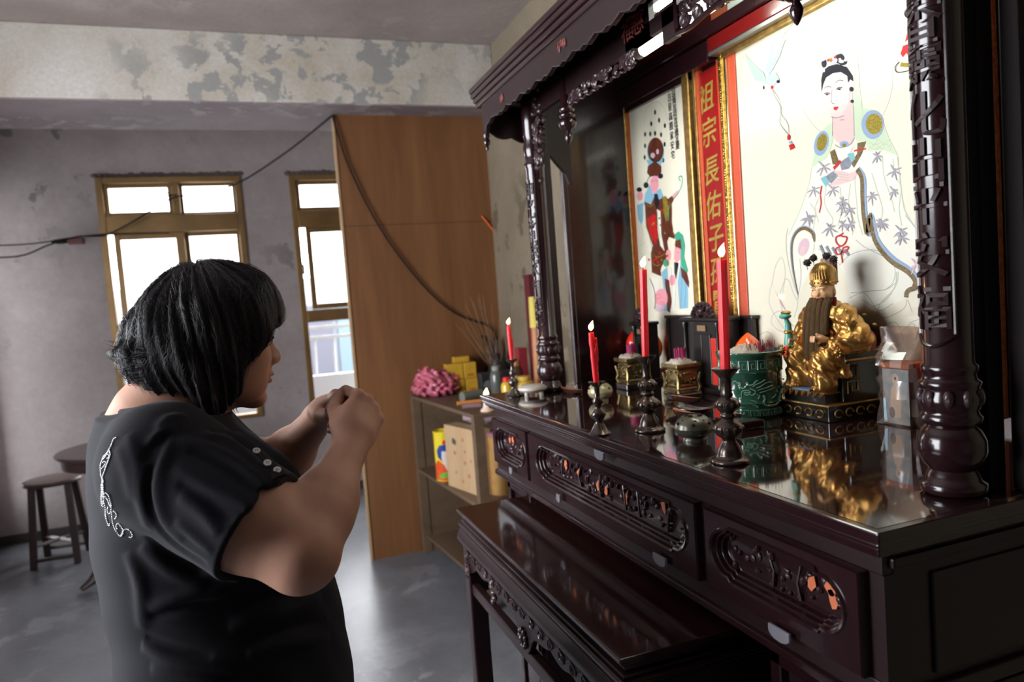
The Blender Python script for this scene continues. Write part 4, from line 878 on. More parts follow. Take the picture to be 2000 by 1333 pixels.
nt.links.new(rp.outputs[0], em.inputs[0]); em.inputs[1].default_value = 9; nt.links.new(em.outputs[0], o_.inputs[0])
m_wick = M('wick', (.02, .015, .01), .9)
def flame(root, p, h=.018, power=.22):
    P = [p+np.array([.0015*t*t*3-.001*t, -.004*t*t, h*t]) for t in np.linspace(0, 1, 9)]
    R = [.0016, .0034, .0046, .0049, .0044, .0034, .0023, .0012, .0002]
    MB().tube([p-np.array([0, 0, .005]), p+np.array([0, 0, .003])], .0008, 5).build('wick', m_wick, root)
    MB().tube(P, [r*h/.018 for r in R], 10).build('flame', m_fl, root, smooth=2)
    l = bpy.data.lights.new('candle_light', 'POINT'); l.energy = power; l.color = (1, .50, .18); l.shadow_soft_size = .008
    o = bpy.data.objects.new('candle_light', l); o.parent = root; o.location = Vector(p+np.array([0, 0, h*.5]))-wl(root); C.objects.link(o)
BIG = [(.0275, 0), (.0290, .002), (.0285, .005), (.0240, .0075), (.0205, .009), (.0195, .014), (.0180, .020), (.0145, .027), (.0105, .033), (.0100, .036), (.0125, .0385), (.0190, .043), (.0222, .049), (.0222, .054), (.0190, .060), (.0120, .0645), (.0095, .068), (.0120, .0705), (.0120, .0735), (.0092, .077), (.0145, .081), (.0180, .087), (.0178, .091), (.0145, .097), (.008, .101), (.0095, .104), (.0078, .108), (.0082, .128), (.010, .131), (.015, .137), (.0205, .143), (.0212, .145), (.0195, .1445), (.012, .139), (.002, .138)]
SML = [(.021, 0), (.022, .003), (.017, .006), (.013, .014), (.008, .022), (.0065, .026), (.012, .032), (.0145, .038), (.0125, .044), (.0065, .050), (.0055, .054), (.0095, .060), (.0105, .065), (.0065, .071), (.005, .078), (.005, .090), (.008, .094), (.0145, .099), (.0170, .102), (.0155, .1015), (.009, .097), (.001, .096)]
def candle(x, y, big, r, z0, z1, lab, drips, lean=(0, 0)):
    h = thing('candle_holder', 'dark bronze candle holder '+lab, 'candle holder', (x, y, ZT), 'bronze candle holders on the altar')
    MB().lathe(BIG if big else SML, (x, y, ZT), 28).build('holder_body', m_brz, h, smooth=True, ang=70)
    if big:
        mb = MB()
        for k in range(14):
            a = k/14*2*PI; mb.ell((x+.0212*math.cos(a), y+.0212*math.sin(a), ZT+.0515), (.0028, .0028, .0055), 7, 5); mb.ell((x+.0168*math.cos(a), y+.0168*math.sin(a), ZT+.089), (.0024, .0024, .0045), 7, 5)
        mb.build('petal_relief', m_brz, h, smooth=True, kind='stuff')
    c = thing('candle', 'burning red candle in the holder '+lab.replace('standing ', ''), 'candle', (x, y, z0), 'red candles on the altar')
    rr = random.Random(int(x*1000)); n = 14; mb = MB(); T = np.linspace(0, 1, n)
    P = [np.array([x+lean[0]*t, y+lean[1]*t, z0+(z1-z0)*t]) for t in T]
    mb.tube(P, [r*(1+.04*rr.uniform(-1, 1)) if big else r*(1+.10*rr.uniform(-1, 1)) for _ in T], 16 if not big else 8)
    mb.build('wax', m_wax, c, smooth=True, ang=30 if big else 80)
    if drips:
        d = MB()
        for (a, zt, zb, q) in drips:
            ca, sa = math.cos(a), math.sin(a); pts = []
            for t in np.linspace(0, 1, 8): pts.append((x+lean[0]+ca*(r+.0018+.0018*math.sin(t*7)), y+lean[1]+sa*(r+.0018), zt+(zb-zt)*t))
            d.tube(pts, [q*(.8+.35*rr.random()) for _ in range(7)]+[q*.5], 7)
        d.build('wax_drips', m_wax, c, smooth=True)
    flame(c, np.array([x+lean[0], y+lean[1], z1+.004]), .021 if big else .019)
candle(.70, 1.20, True, .0072, ZT+.139, 1.528, 'standing left of the grey perforated jar', None, (.005, -.003))
candle(.669, .914, True, .0078, ZT+.139, 1.528, 'standing right of the grey jar, nearest the camera', None, (.002, -.003))
candle(.612, 1.238, False, .0056, ZT+.097, 1.416, 'standing before the dark side panel near the edge', [(-.5, 1.405, 1.352, .0026), (-.15, 1.39, 1.345, .0030), (-.9, 1.395, 1.372, .0024), (-.3, 1.375, 1.335, .0022)], (-.003, .002))
candle(.668, 1.862, False, .0056, ZT+.097, 1.414, 'standing at the far left end of the table', [(-.6, 1.38, 1.33, .0016), (-.2, 1.36, 1.34, .0014)], (-.002, 0))

# ------------------------------------------------------------ round perforated jars
m_jar = M('grey_green_tin', (.15, .15, .115), .32, .5, var=.35, vs_=20, coat=.2); m_jar2 = M('pale_olive_tin', (.42, .38, .22), .35, .35, var=.3, vs_=20); m_hole = M('dark_hole', (.006, .005, .005), .9)
def jar(x, y, r, mat, lab):
    j = thing('incense_jar', lab, 'jar', (x, y, ZT), 'round perforated incense jars')
    MB().lathe([(.6*r, 0), (.62*r, .004), (.55*r, .007), (.86*r, .012), (r*.995, .020), (r, .023), (r*1.012, .0235), (r, .0245), (r*.97, .031), (r*.84, .038), (r*.6, .0435), (r*.25, .0455), (0, .0457)], (x, y, ZT), 32).build('jar_body', mat, j, smooth=True, ang=80)
    h = MB()
    for k in range(14):
        a = k*2.4; q = r*(.75 if k < 8 else .35); zz = ZT+.0245+.0215*math.sqrt(max(0, 1-(q/r)**2)); h.ell((x+q*math.cos(a), y+q*math.sin(a), zz+.001*(k >= 8)-.0005), (.0030+.002*(k >= 8), .0022+.002*(k >= 8), .0025), 8, 6)
    for a in (-2.2, -1.2, -3.2): h.ell((x+r*.93*math.cos(a), y+r*.93*math.sin(a), ZT+.0335), (.003, .003, .003), 8, 6)
    h.build('perforation', m_hole, j, smooth=True, kind='stuff')
jar(.715, 1.075, .0335, m_jar, 'squat grey perforated tin jar between the two tall candle holders'); jar(.800, 1.60, .031, m_jar2, 'squat pale olive perforated jar behind the dripping candle')
# pale oval stone dish at the left end
d = thing('stone_dish', 'pale oval stone lid-shaped dish on small feet by the left column', 'dish', (.715, 1.835, ZT)); m_st = M('pale_stone', (.50, .45, .40), .5, var=.25)
MB().lathe([(.020, .008), (.034, .012), (.040, .018), (.039, .024), (.030, .029), (.012, .031)], (.712, 1.835, ZT), 28).build('dish_body', m_st, d, smooth=True)
for a in range(4): MB().lathe([(.006, 0), (.007, .005), (.006, .012)], (.712+.028*math.cos(a*PI/2+.6), 1.835+.028*math.sin(a*PI/2+.6), ZT), 10).build('foot', m_st, d, smooth=True)

# ------------------------------------------------------------ square brass censers with ash
m_brass = M('old_brass', (.33, .24, .10), .38, .85, var=.7, vs_=50, bump=.25, bs=160); m_ash = M('pale_ash', (.62, .52, .42), .95, bump=1, bs=300, var=.2, vs_=60)
m_stub = M('purple_incense', (.32, .012, .09), .7)
def rough_heap(x, y, z, rx, ry, h, n, seed, square=False):
    rr = random.Random(seed); mb = MB(); N = 15; V = []; F = []
    for i in range(N):
        for k in range(N):
            u, v = -1+2*i/(N-1), -1+2*k/(N-1)
            if not square: q = math.hypot(u, v); m_ = max(abs(u), abs(v)); s = m_/q if q > 0 else 1; u2, v2 = u*s, v*s
            else: u2, v2 = u, v
            q = max(abs(u), abs(v)); V.append((x+rx*u2, y+ry*v2, z+h*(1-q**1.6)+(rr.uniform(-1, 1)*.0042 if q < .99 else 0)))
    for i in range(N-1):
        for k in range(N-1): F.append((i*N+k, (i+1)*N+k, (i+1)*N+k+1, i*N+k+1))
    return mb.add(V, F)
def ashes(parent, x, y, z, rx, ry, h, seed, square, n):
    rough_heap(x, y, z, rx, ry, h, n, seed, square).build('ash', m_ash, parent, smooth=2)
    rr = random.Random(seed); mb = MB()
    for k in range(90):
        a, q = rr.random()*6.28, math.sqrt(rr.random()); mb.ell((x+rx*.8*q*math.cos(a), y+ry*.8*q*math.sin(a), z+h*(1-q**1.6)+.001), (rr.uniform(.001, .003), rr.uniform(.001, .0025), .0012), 6, 4)
    mb.build('ash_crumbs', m_ash, parent, kind='stuff')
def sq_censer(x, y, lab, seed):
    c = thing('brass_censer', lab, 'censer', (x, y, ZT), 'square brass censers')
    def ring(mb, prof):
        V = []; F = []
        for hw, z in prof: V += [(x-hw, y-hw, ZT+z), (x+hw, y-hw, ZT+z), (x+hw, y+hw, ZT+z), (x-hw, y+hw, ZT+z)]
        n = len(prof)
        for i in range(n-1):
            for k in range(4): F.append((4*i+k, 4*i+(k+1) % 4, 4*i+4+(k+1) % 4, 4*i+4+k))
        F += [(3, 2, 1, 0), tuple(range(4*n-4, 4*n))]; return mb.add(V, F)
    ring(MB(), [(.028, .022), (.026, .028), (.029, .04), (.028, .055), (.024, .064), (.0345, .067), (.036, .071), (.036, .078), (.032, .079), (.031, .074)]).build('censer_body', m_brass, c, bev=.0015)
    ring(MB(), [(.034, 0), (.035, .006), (.030, .010), (.031, .016), (.028, .020)]).build('base', m_brass, c, bev=.001)
    rl = MB(); rr = random.Random(seed)
    for k in range(60):
        s = rr.randrange(4); t = rr.uniform(-.024, .024); z = ZT+rr.uniform(.028, .06); dx, dy = [(-.029, t), (t, -.029), (.029, t), (t, .029)][s]
        rl.ell((x+dx, y+dy, z), (.0035, .0035, .003), 6, 4)
    rl.build('relief', m_brass, c, smooth=True, kind='stuff')
    for sx_, sy_ in ((-1, -1), (1, -1), (-1, 1), (1, 1)):
        MB().tube([(x+sx_*.027, y+sy_*.027, ZT+.006), (x+sx_*.032, y+sy_*.032, ZT+.018), (x+sx_*.028, y+sy_*.028, ZT+.032), (x+sx_*.033, y+sy_*.033, ZT+.055)], [.005, .0035, .005, .003], 7).build('corner_leg', m_brass, c, smooth=True)
    ashes(c, x, y, ZT+.0765, .031, .031, .015, seed, True, 15)
    st_ = MB(); rr = random.Random(seed+1)
    for k in range(34):
        a, q = rr.random()*6.28, .013*math.sqrt(rr.random()); st_.tube([(x+q*math.cos(a), y+q*math.sin(a), ZT+.08), (x+q*1.1*math.cos(a), y+q*1.1*math.sin(a), ZT+.112+rr.uniform(-.002, .006))], .0014, 5)
    st_.build('incense_stubs', m_stub, c, kind='stuff')
sq_censer(1.0, 1.545, 'square brass censer heaped with ash, in front of the ancestor tablet cabinet', 3); sq_censer(1.0, 1.795, 'square brass censer heaped with ash, beside the dark side panel', 4)

# ------------------------------------------------------------ green glazed censer with a dragon
m_cel = M('green_glaze', (.030, .135, .085), .12, coat=1, var=.45, vs_=12, spec=.6); m_cel2 = M('pale_green_relief', (.17, .34, .24), .15, coat=.8)
gx, gy, gr = .948, 1.213, .066
gc = thing('ceramic_censer', 'large green glazed round censer with a raised dragon and key-fret band', 'censer', (gx, gy, ZT))
MB().lathe([(.058, 0), (.061, .004), (.060, .018), (.058, .022), (.060, .028), (.0625, .030), (.0605, .034), (.0600, .088), (.0625, .091), (.0615, .094), (.0620, .118), (.0645, .122), (.0665, .126), (.066, .130), (.0635, .131), (.0600, .127), (.0590, .105), (.0, .105)], (gx, gy, ZT), 64).build('pot', m_cel, gc, smooth=True, ang=50)
def cyl(px, py, r):   # the spot on the pot's wall that shows at this pixel
    d = fw*FPX+rt*(px-1000)-up*(py-666.5); a = d[0]**2+d[1]**2; b = -2*(d[0]*gx+d[1]*gy); c = gx*gx+gy*gy-r*r; D = max(b*b-4*a*c, 0); t = (-b-math.sqrt(D))/(2*a); return EYE+d*t
kf = MB()
for k in range(22):
    a0_ = 2*PI*k/22; W_ = 2*PI/22*.078/.078
    def q(u, v): a = a0_+u*2*PI/22*.86; r = .0615; return (gx+r*math.cos(a), gy+r*math.sin(a), ZT+.097+v*.018)
    kf.tube([q(0, 0), q(0, 1), q(.95, 1), q(.95, .12), q(.38, .12), q(.38, .65), q(.68, .65)], .0011, 5)
for k in range(22):
    a0_ = 2*PI*k/22
    def q(u, v): a = a0_+u*2*PI/22*.86; r = .0603; return (gx+r*math.cos(a), gy+r*math.sin(a), ZT+.005+v*.012)
    kf.tube([q(0, 0), q(0, 1), q(.95, 1), q(.95, .12), q(.4, .12), q(.4, .6)], .0009, 5)
kf.build('key_fret', m_cel2, gc, smooth=True, kind='stuff')
dg_ = MB(); gd = lambda x, y: cyl(1380+x*.15, 660+y*.15, .0602)
for P, w_ in (([(330, 660), (335, 590), (370, 565), (400, 590), (430, 600)], .0012), ([(400, 600), (425, 585), (445, 610), (430, 635), (410, 620)], .0013), ([(440, 640), (470, 660), (500, 650), (510, 630)], .0014), ([(460, 700), (490, 690), (540, 690), (575, 710), (540, 720), (490, 715)], .0013), ([(490, 730), (520, 750), (560, 740), (600, 750), (640, 720)], .0014), ([(470, 690), (455, 740), (460, 780), (430, 805)], .0013),
              ([(520, 580), (540, 610), (580, 620), (620, 600), (640, 570), (670, 560)], .0015), ([(600, 640), (650, 610), (700, 590), (760, 550)], .0015), ([(640, 660), (700, 640), (760, 600), (820, 580), (870, 590)], .0015), ([(660, 690), (720, 670), (790, 650), (860, 620)], .0015), ([(690, 720), (760, 700), (820, 680), (880, 650)], .0014), ([(560, 660), (610, 680), (640, 700)], .0016), ([(580, 820), (620, 825), (650, 850), (620, 870), (590, 860)], .0013), ([(600, 880), (640, 885), (675, 900), (650, 910)], .0013),
              ([(740, 750), (760, 800), (745, 840), (770, 880), (830, 885), (900, 870), (930, 840)], .0026), ([(930, 840), (950, 770), (970, 690), (1000, 620), (1050, 575), (1110, 560), (1130, 600)], .0022), ([(650, 740), (690, 760), (670, 800)], .0014), ([(690, 850), (740, 850), (760, 870)], .0014), ([(850, 790), (890, 760), (900, 730)], .0014), ([(1000, 870), (1050, 840), (1110, 830)], .0014), ([(1060, 740), (1090, 700), (1110, 640)], .0018), ([(510, 600), (535, 590), (530, 620)], .0018)):
    dg_.tube(curve_pts([gd(*p) for p in P], 4), w_, 6)
for k in range(16):
    t = k/15; dg_.ell(gd(945+60*t+80*t*t, 840-270*t+10*t*t), .0019, 6, 5)
for a in ((965, 580), (940, 640), (920, 700), (1000, 540), (1045, 510)): dg_.ell(gd(*a), .0019, 6, 5)
dg_.build('dragon_relief', m_cel2, gc, smooth=True, kind='stuff')
ashes(gc, gx-.004, gy+.008, ZT+.113, .050, .050, .030, 9, False, 15)
st_ = MB(); rr = random.Random(2)
for k in range(60):
    x, y = gx+.014+rr.gauss(0, .012), gy-.018+rr.gauss(0, .014); st_.tube([(x, y, ZT+.118), (x+rr.uniform(-.003, .003), y+rr.uniform(-.003, .003), ZT+.138+rr.uniform(-.006, .014))], .0007, 4)
st_.build('incense_stubs', M('dark_red_stubs', (.22, .012, .04), .7), gc, kind='stuff')

# ------------------------------------------------------------ ancestor tablet cabinets
m_cab = M('blackened_wood', (.012, .008, .007), .35, coat=.15, var=.4); m_plq = M('brass_plaque', (.35, .22, .12), .35, .6)
def tablet(x0, x1, y0, y1, z1, lab, seed, hw=.035):
    t = thing('tablet_cabinet', lab, 'cabinet', ((x0+x1)/2, (y0+y1)/2, ZT), 'ancestor tablet cabinets')
    ym = (y0+y1)/2
    bx('cabinet_body', m_cab, t, x0+.006, x1, y0, y1, ZT+.012, z1-.008, bev=.002); bx('base', m_cab, t, x0-.004, x1+.002, y0-.006, y1+.006, ZT, ZT+.014, bev=.002); bx('cap', m_cab, t, x0-.004, x1+.002, y0-.006, y1+.006, z1-.010, z1, bev=.003)
    for yy in (y0+.012, y1-.012): MB().lathe([(.007, 0), (.0075, .01), (.005, .014), (.005, z1-ZT-.04), (.0075, z1-ZT-.034), (.007, z1-ZT-.024)], (x0+.002, yy, ZT+.012), 12).build('pilaster', m_cab, t, smooth=True)
    bx('plaque', m_plq, t, x0+.003, x0+.006, ym-hw*.5, ym+hw*.5, z1-.034, z1-.020); bx('door', m_cab, t, x0+.002, x0+.007, ym-hw, ym-.001, ZT+.022, z1-.042, bev=.001); bx('door', m_cab, t, x0+.002, x0+.007, ym+.001, ym+hw, ZT+.022, z1-.042, bev=.001)
    if seed == 1: bx('red_panel', M('red_glass_panel', (.50, .03, .02), .25, coat=.5), t, x0+.0005, x0+.0022, y0+.012, y0+.040, ZT+.024, z1-.05)
    c = MB(); rr = random.Random(seed)
    for k in range(70):
        a = rr.uniform(0, PI); q = rr.uniform(.3, 1); c.ell((x0+.010+rr.uniform(-.004, .006), ym+hw*1.2*q*math.cos(a), z1+.032*q*math.sin(a)), (.006, rr.uniform(.003, .007), rr.uniform(.003, .006)), 7, 5)
    for k in range(11):
        a = PI*(k+.5)/11; c.ell((x0+.010, ym+hw*1.22*math.cos(a), z1+.034*math.sin(a)), (.006, .006, .006), 7, 5)
    c.build('carved_crest', m_rel, t, smooth=True)
tablet(1.045, 1.10, 1.44, 1.60, 1.408, 'black wooden ancestor tablet cabinet with carved crest and small plaque, the wider one', 1)
tablet(1.03, 1.075, 1.765, 1.835, 1.395, 'narrow black wooden ancestor tablet cabinet with carved crest, behind the left tall candle', 2, .022)
scn = thing('low_screen', 'long low black wooden screen standing behind the wider tablet cabinet', 'screen', (1.115, 1.6, ZT)); bx('screen_board', m_cab, scn, 1.112, 1.124, 1.405, 1.775, ZT, 1.400, bev=.002); bx('screen_cap', m_cab, scn, 1.106, 1.127, 1.40, 1.78, 1.400, 1.408, bev=.002)
for yy in (1.41, 1.62, 1.765): bx('screen_post', m_cab, scn, 1.107, 1.113, yy-.006, yy+.006, ZT, 1.400)
# glossy red lotus-bud lamps
m_bud = M('glossy_red_plastic', (.80, .035, .012), .18, coat=.7, sss=.2); m_bud2 = M('glossy_orange_plastic', (.88, .12, .015), .18, coat=.7, sss=.2)
def bud(x, y, z0, r, h, mat, lab):
    b = thing('bud_lamp', lab, 'lamp', (x, y, ZT), 'egg-shaped plastic bud lamps')
    prof = [(r*math.sin(PI*t)**.85*(1.12-.35*t), h*t) for t in np.linspace(.03, .985, 18)]
    MB().lathe(prof, (x, y, z0), 28).build('bud', mat, b, smooth=True, ang=80)
    MB().lathe([(.022, 0), (.022, .004), (.008, .008), (.005, .016), (.005, max(.02, z0-ZT-.006)), (.010, z0-ZT+.002), (.013, z0-ZT+.008)], (x, y, ZT), 16).build('lamp_stand', m_brass, b, smooth=True)
bud(1.085, 1.915, 1.290, .029, .078, m_bud, 'glossy red bud lamp half hidden by the tablet cabinet nearest the dark side panel'); bud(1.088, 1.818, 1.270, .028, .100, m_bud2, 'orange-red bud lamp right behind the narrow tablet cabinet and left tall candle')
bud(1.075, 1.378, 1.300, .032, .072, m_bud2, 'orange bud lamp standing behind the green ceramic censer'); bud(1.095, 1.243, 1.290, .031, .080, m_bud, 'glossy red bud lamp half hidden behind the golden statue'); bud(1.095, .885, 1.305, .033, .082, m_bud, 'large glossy red bud lamp partly hidden by the right shrine column')
# ------------------------------------------------------------ moon blocks, trays
m_mb = M('moon_block_back', (.03, .010, .008), .22, coat=.5); m_mf = M('moon_block_face', (.50, .16, .08), .45, var=.3, vs_=30)
def moon(x, y, z, rz, L, tilt, lab):
    r = thing('moon_block', lab, 'divination block', (0, 0, 0), 'crescent moon blocks'); O = []; n = 18
    for t in np.linspace(0, PI, n): O.append((L*math.cos(t), L*.52*math.sin(t)))
    for t in np.linspace(PI, 0, n)[1:-1]: O.append((L*math.cos(t), L*.12*math.sin(t)))
    def T(a, b, c): X, Y = a*math.cos(rz)-b*math.sin(rz), a*math.sin(rz)+b*math.cos(rz); return (X, Y, c+tilt*b)
    m = len(O); cx_, cy2 = 0, L*.30; V = [T(a, b, .012) for a, b in O]
    V2 = [T(cx_+(a-cx_)*.93, cy2+(b-cy2)*.85, .005) for a, b in O]; V3 = [T(cx_+(a-cx_)*.6, cy2+(b-cy2)*.5, 0) for a, b in O]
    mb = MB().add(V+V2+V3, [(i, (i+1) % m, m+(i+1) % m, m+i) for i in range(m)]+[(m+i, m+(i+1) % m, 2*m+(i+1) % m, 2*m+i) for i in range(m)]+[tuple(range(2*m, 3*m))]+[tuple(range(m))[::-1]])
    mb.build('block_body', m_mb, r, smooth=True); MB().add([T(cx_+(a-cx_)*.96, cy2+(b-cy2)*.93, .0125) for a, b in O], [tuple(range(m))]).build('flat_face', m_mf, r)
    r.location = (x, y, z); return r
m_tray = M('black_lacquer_tray', (.014, .008, .008), .15, coat=.7)
bt = thing('lacquer_tray', 'shallow black lacquer boat-shaped tray under the crescent blocks, behind the grey jar', 'tray', (.875, 1.25, ZT))
MB().lathe([(.030, 0), (.032, .004), (.055, .013), (.062, .017), (.0615, .0185), (.052, .014), (.030, .006), (.0, .006)], (.858, 1.30, ZT), 32, sx=.75, sy=1.1).build('tray_bowl', m_tray, bt, smooth=True, ang=70)
moon(.872, 1.33, ZT+.020, 1.75, .044, .10, 'crescent moon block with tan flat side up, on the black tray behind the grey jar'); moon(.80, 1.225, ZT+.012, 1.5, .042, .05, 'crescent moon block with red-brown face lying behind the nearest candle holder')
moon(.848, 1.135, ZT+.017, 1.2, .042, .12, 'tan crescent moon block lying on the black box before the green censer'); moon(.815, 1.79, ZT, 1.7, .05, .0, 'dark crescent moon block with a pale rim between the left column and the olive jar')
tag(MB().box(.82, .875, 1.085, 1.165, ZT, ZT+.016).build('lacquer_box', m_tray, bev=.003), 'flat black lacquer box in front of the green ceramic censer', 'box')
tag(MB().box(.925, .985, 1.44, 1.50, ZT, ZT+.018).build('lacquer_box', m_tray, bev=.003), 'small black lacquer box in front of the wider tablet cabinet', 'box')
tag(MB().box(.93, .97, 1.70, 1.76, ZT, ZT+.016).build('lacquer_box', m_tray, bev=.003), 'small black lacquer box between the two brass censers', 'box')

# ------------------------------------------------------------ bagged devotional box and brass saucer
m_pb = M('brown_carton', (.30, .12, .07), .4, var=.3); gb = thing('gift_box', 'small brown box with a pale blue picture card, inside a crumpled clear bag', 'box', (1.07, .948, ZT))
bx('carton', m_pb, gb, 1.046, 1.092, .922, .976, ZT+.002, 1.322, bev=.001); bx('carton_lid', M('orange_lid', (.5, .17, .06), .4), gb, 1.044, 1.093, .920, .978, 1.322, 1.330)
bx('picture_card', M('pale_blue_card', (.16, .42, .62), .3, var=.75, col2=(.72, .80, .85), vs_=45), gb, 1.0445, 1.046, .922, .976, ZT+.004, 1.320)
cdp = Ink(1.0444); g = lambda x, y: (at(1740+x*.1*1.0, 700+y*.1, 'X', 1.0444)[1], at(1740+x*.1, 700+y*.1, 'X', 1.0444)[2])
cdp.fill('white', [(.958, 1.235), (.940, 1.235), (.938, 1.262), (.942, 1.285), (.950, 1.298), (.958, 1.285), (.961, 1.262)]); cdp.fill('white', [(.949+.007*math.cos(t), 1.303+.010*math.sin(t)) for t in np.linspace(0, 2*PI, 12, endpoint=False)]); cdp.fill('grey2', [(.958+.006*math.cos(t), 1.243+.010*math.sin(t)) for t in np.linspace(0, 2*PI, 12, endpoint=False)]); cdp.fill('black', [(.949+.002*math.cos(t), 1.304+.003*math.sin(t)) for t in np.linspace(0, 2*PI, 8, endpoint=False)])
cdp.build(gb, INK)
m_bag = bpy.data.materials.new('crumpled_clear_bag'); m_bag.use_nodes = True; nt = m_bag.node_tree; nt.nodes.clear()
o_ = nt.nodes.new('ShaderNodeOutputMaterial'); g_ = nt.nodes.new('ShaderNodeBsdfGlossy'); tr = nt.nodes.new('ShaderNodeBsdfTransparent'); mx = nt.nodes.new('ShaderNodeMixShader'); df = nt.nodes.new('ShaderNodeBsdfDiffuse'); m2 = nt.nodes.new('ShaderNodeMixShader')
g_.inputs['Roughness'].default_value = .18; tr.inputs[0].default_value = (.78, .68, .62, 1); df.inputs[0].default_value = (.5, .38, .33, 1); mx.inputs[0].default_value = .14; m2.inputs[0].default_value = .10
nt.links.new(tr.outputs[0], mx.inputs[1]); nt.links.new(g_.outputs[0], mx.inputs[2]); nt.links.new(mx.outputs[0], m2.inputs[1]); nt.links.new(df.outputs[0], m2.inputs[2]); nt.links.new(m2.outputs[0], o_.inputs[0])
def bag(name, parent, c, rx, ry, levels, mat, seed, amp=.004, n=26, pw=.5):
    rr = random.Random(seed); V = []; F = []
    ph = [(rr.randint(2, 7), rr.random()*6, rr.random()*30) for _ in range(7)]
    for z, s in levels:
        for k in range(n):
            a = 2*PI*k/n; ca, sa = math.cos(a), math.sin(a); u = abs(ca)**pw*(1 if ca > 0 else -1); v = abs(sa)**pw*(1 if sa > 0 else -1)
            w_ = sum(math.sin(f*a+p+z*q*6) for f, p, q in ph)*amp*.4; V.append((c[0]+(rx*s[0]+w_)*u, c[1]+(ry*s[1]+w_)*v, z))
    m = len(levels)
    for i in range(m-1):
        for k in range(n): F.append((i*n+k, i*n+(k+1) % n, (i+1)*n+(k+1) % n, (i+1)*n+k))
    F.append(tuple(range((m-1)*n, m*n)))
    return MB().add(V, F).build(name, mat, parent, smooth=True, ang=25)
bag('clear_bag', gb, (1.07, .948), .031, .038, [(ZT+.001, (1.1, 1.15)), (ZT+.02, (1, 1)), (ZT+.05, (1, 1)), (ZT+.08, (1, 1)), (ZT+.105, (1, 1)), (ZT+.118, (1, 1)), (ZT+.130, (.75, 1.02)), (ZT+.145, (.5, 1.15)), (ZT+.160, (.4, 1.3)), (ZT+.168, (.35, 1.35)), (ZT+.172, (.3, 1.3))], m_bag, 6, amp=.008)
bs_ = thing('brass_saucer', 'small brass saucer at the foot of the right shrine column', 'saucer', (1.03, .84, ZT)); MB().lathe([(.014, 0), (.016, .003), (.024, .010), (.026, .012), (.024, .0115), (.012, .005), (.0, .005)], (1.028, .852, ZT), 24).build('saucer_body', m_brass, bs_, smooth=True, ang=70)

# ------------------------------------------------------------ shelf unit in the corner and what stands on it
sf = thing('shelf_unit', 'rough dark plywood shelf unit in the corner behind the altar', 'shelf', (1.15, 3.72, 0)); ZS = .95
XA = lambda y: .858+(4.215-y)*.087
def slab(nm, z0, z1, y0=3.22, y1=4.225, dx=0, x1=XR-.005):
    return MB().add([(XA(y0)+dx, y0, z0), (x1, y0, z0), (x1, y1, z0), (XA(y1)+dx, y1, z0), (XA(y0)+dx, y0, z1), (x1, y0, z1), (x1, y1, z1), (XA(y1)+dx, y1, z1)], [(3, 2, 1, 0), (4, 5, 6, 7), (0, 1, 5, 4), (1, 2, 6, 5), (2, 3, 7, 6), (3, 0, 4, 7)]).build(nm, m_ply2, sf, bev=.002)
slab('shelf_top', ZS-.018, ZS); slab('shelf_board', .495, .512); slab('bottom_board', .09, .105, dx=.02)
for ya, yb in ((3.22, 3.26), (4.185, 4.225)): MB().add([(XA(ya), ya, 0), (XA(ya)+.05, ya, 0), (XA(yb)+.05, yb, 0), (XA(yb), yb, 0), (XA(ya), ya, ZS-.018), (XA(ya)+.05, ya, ZS-.018), (XA(yb)+.05, yb, ZS-.018), (XA(yb), yb, ZS-.018)], [(3, 2, 1, 0), (4, 5, 6, 7), (0, 1, 5, 4), (1, 2, 6, 5), (2, 3, 7, 6), (3, 0, 4, 7)]).build('post', m_ply2, sf, bev=.002)
bx('side_board', m_ply2, sf, XA(4.2)+.05, XR-.01, 4.19, 4.21, 0, ZS-.018); bx('back_board', m_ply2, sf, XR-.02, XR-.005, 3.23, 4.2, 0, ZS-.018)
# stack of yellow boxes
m_yb = M('yellow_carton', (.62, .36, .03), .5, var=.25, vs_=25); m_ybp = M('faint_red_print', (.45, .12, .02), .5)
ybp = None
for i, (px, py, y, w_, h_, lab) in enumerate(((893, 754, 4.03, .092, .082, 'yellow carton at the bottom left of the small stack'), (924, 752, 4.02, .080, .082, 'yellow carton at the bottom right of the small stack'), (889, 729, 4.03, .098, .092, 'yellow carton at the upper left of the small stack'), (919, 727, 4.02, .072, .092, 'yellow carton at the upper right of the small stack'))):
    p = at(px, py, 'Y', y); zb = ZS if i < 2 else ZS+.083
    t = thing('yellow_carton', lab, 'carton', (p[0], y, zb), 'yellow cartons stacked on the shelf unit')
    bx('carton_body', m_yb, t, p[0]-w_/2, p[0]+w_/2, y, y+.07, zb, zb+h_-.001, bev=.002); bx('print', m_ybp, t, p[0]-w_*.25, p[0]+w_*.25, y-.0006, y, zb+.012, zb+h_*.3)
p = at(902, 712, 'Y', 4.12); t = thing('yellow_carton', 'topmost yellow carton standing behind the others of the stack', 'carton', (p[0], 4.14, ZS), 'yellow cartons stacked on the shelf unit'); bx('carton_body', m_yb, t, p[0]-.045, p[0]+.045, 4.11, 4.17, ZS, ZS+.205, bev=.002)
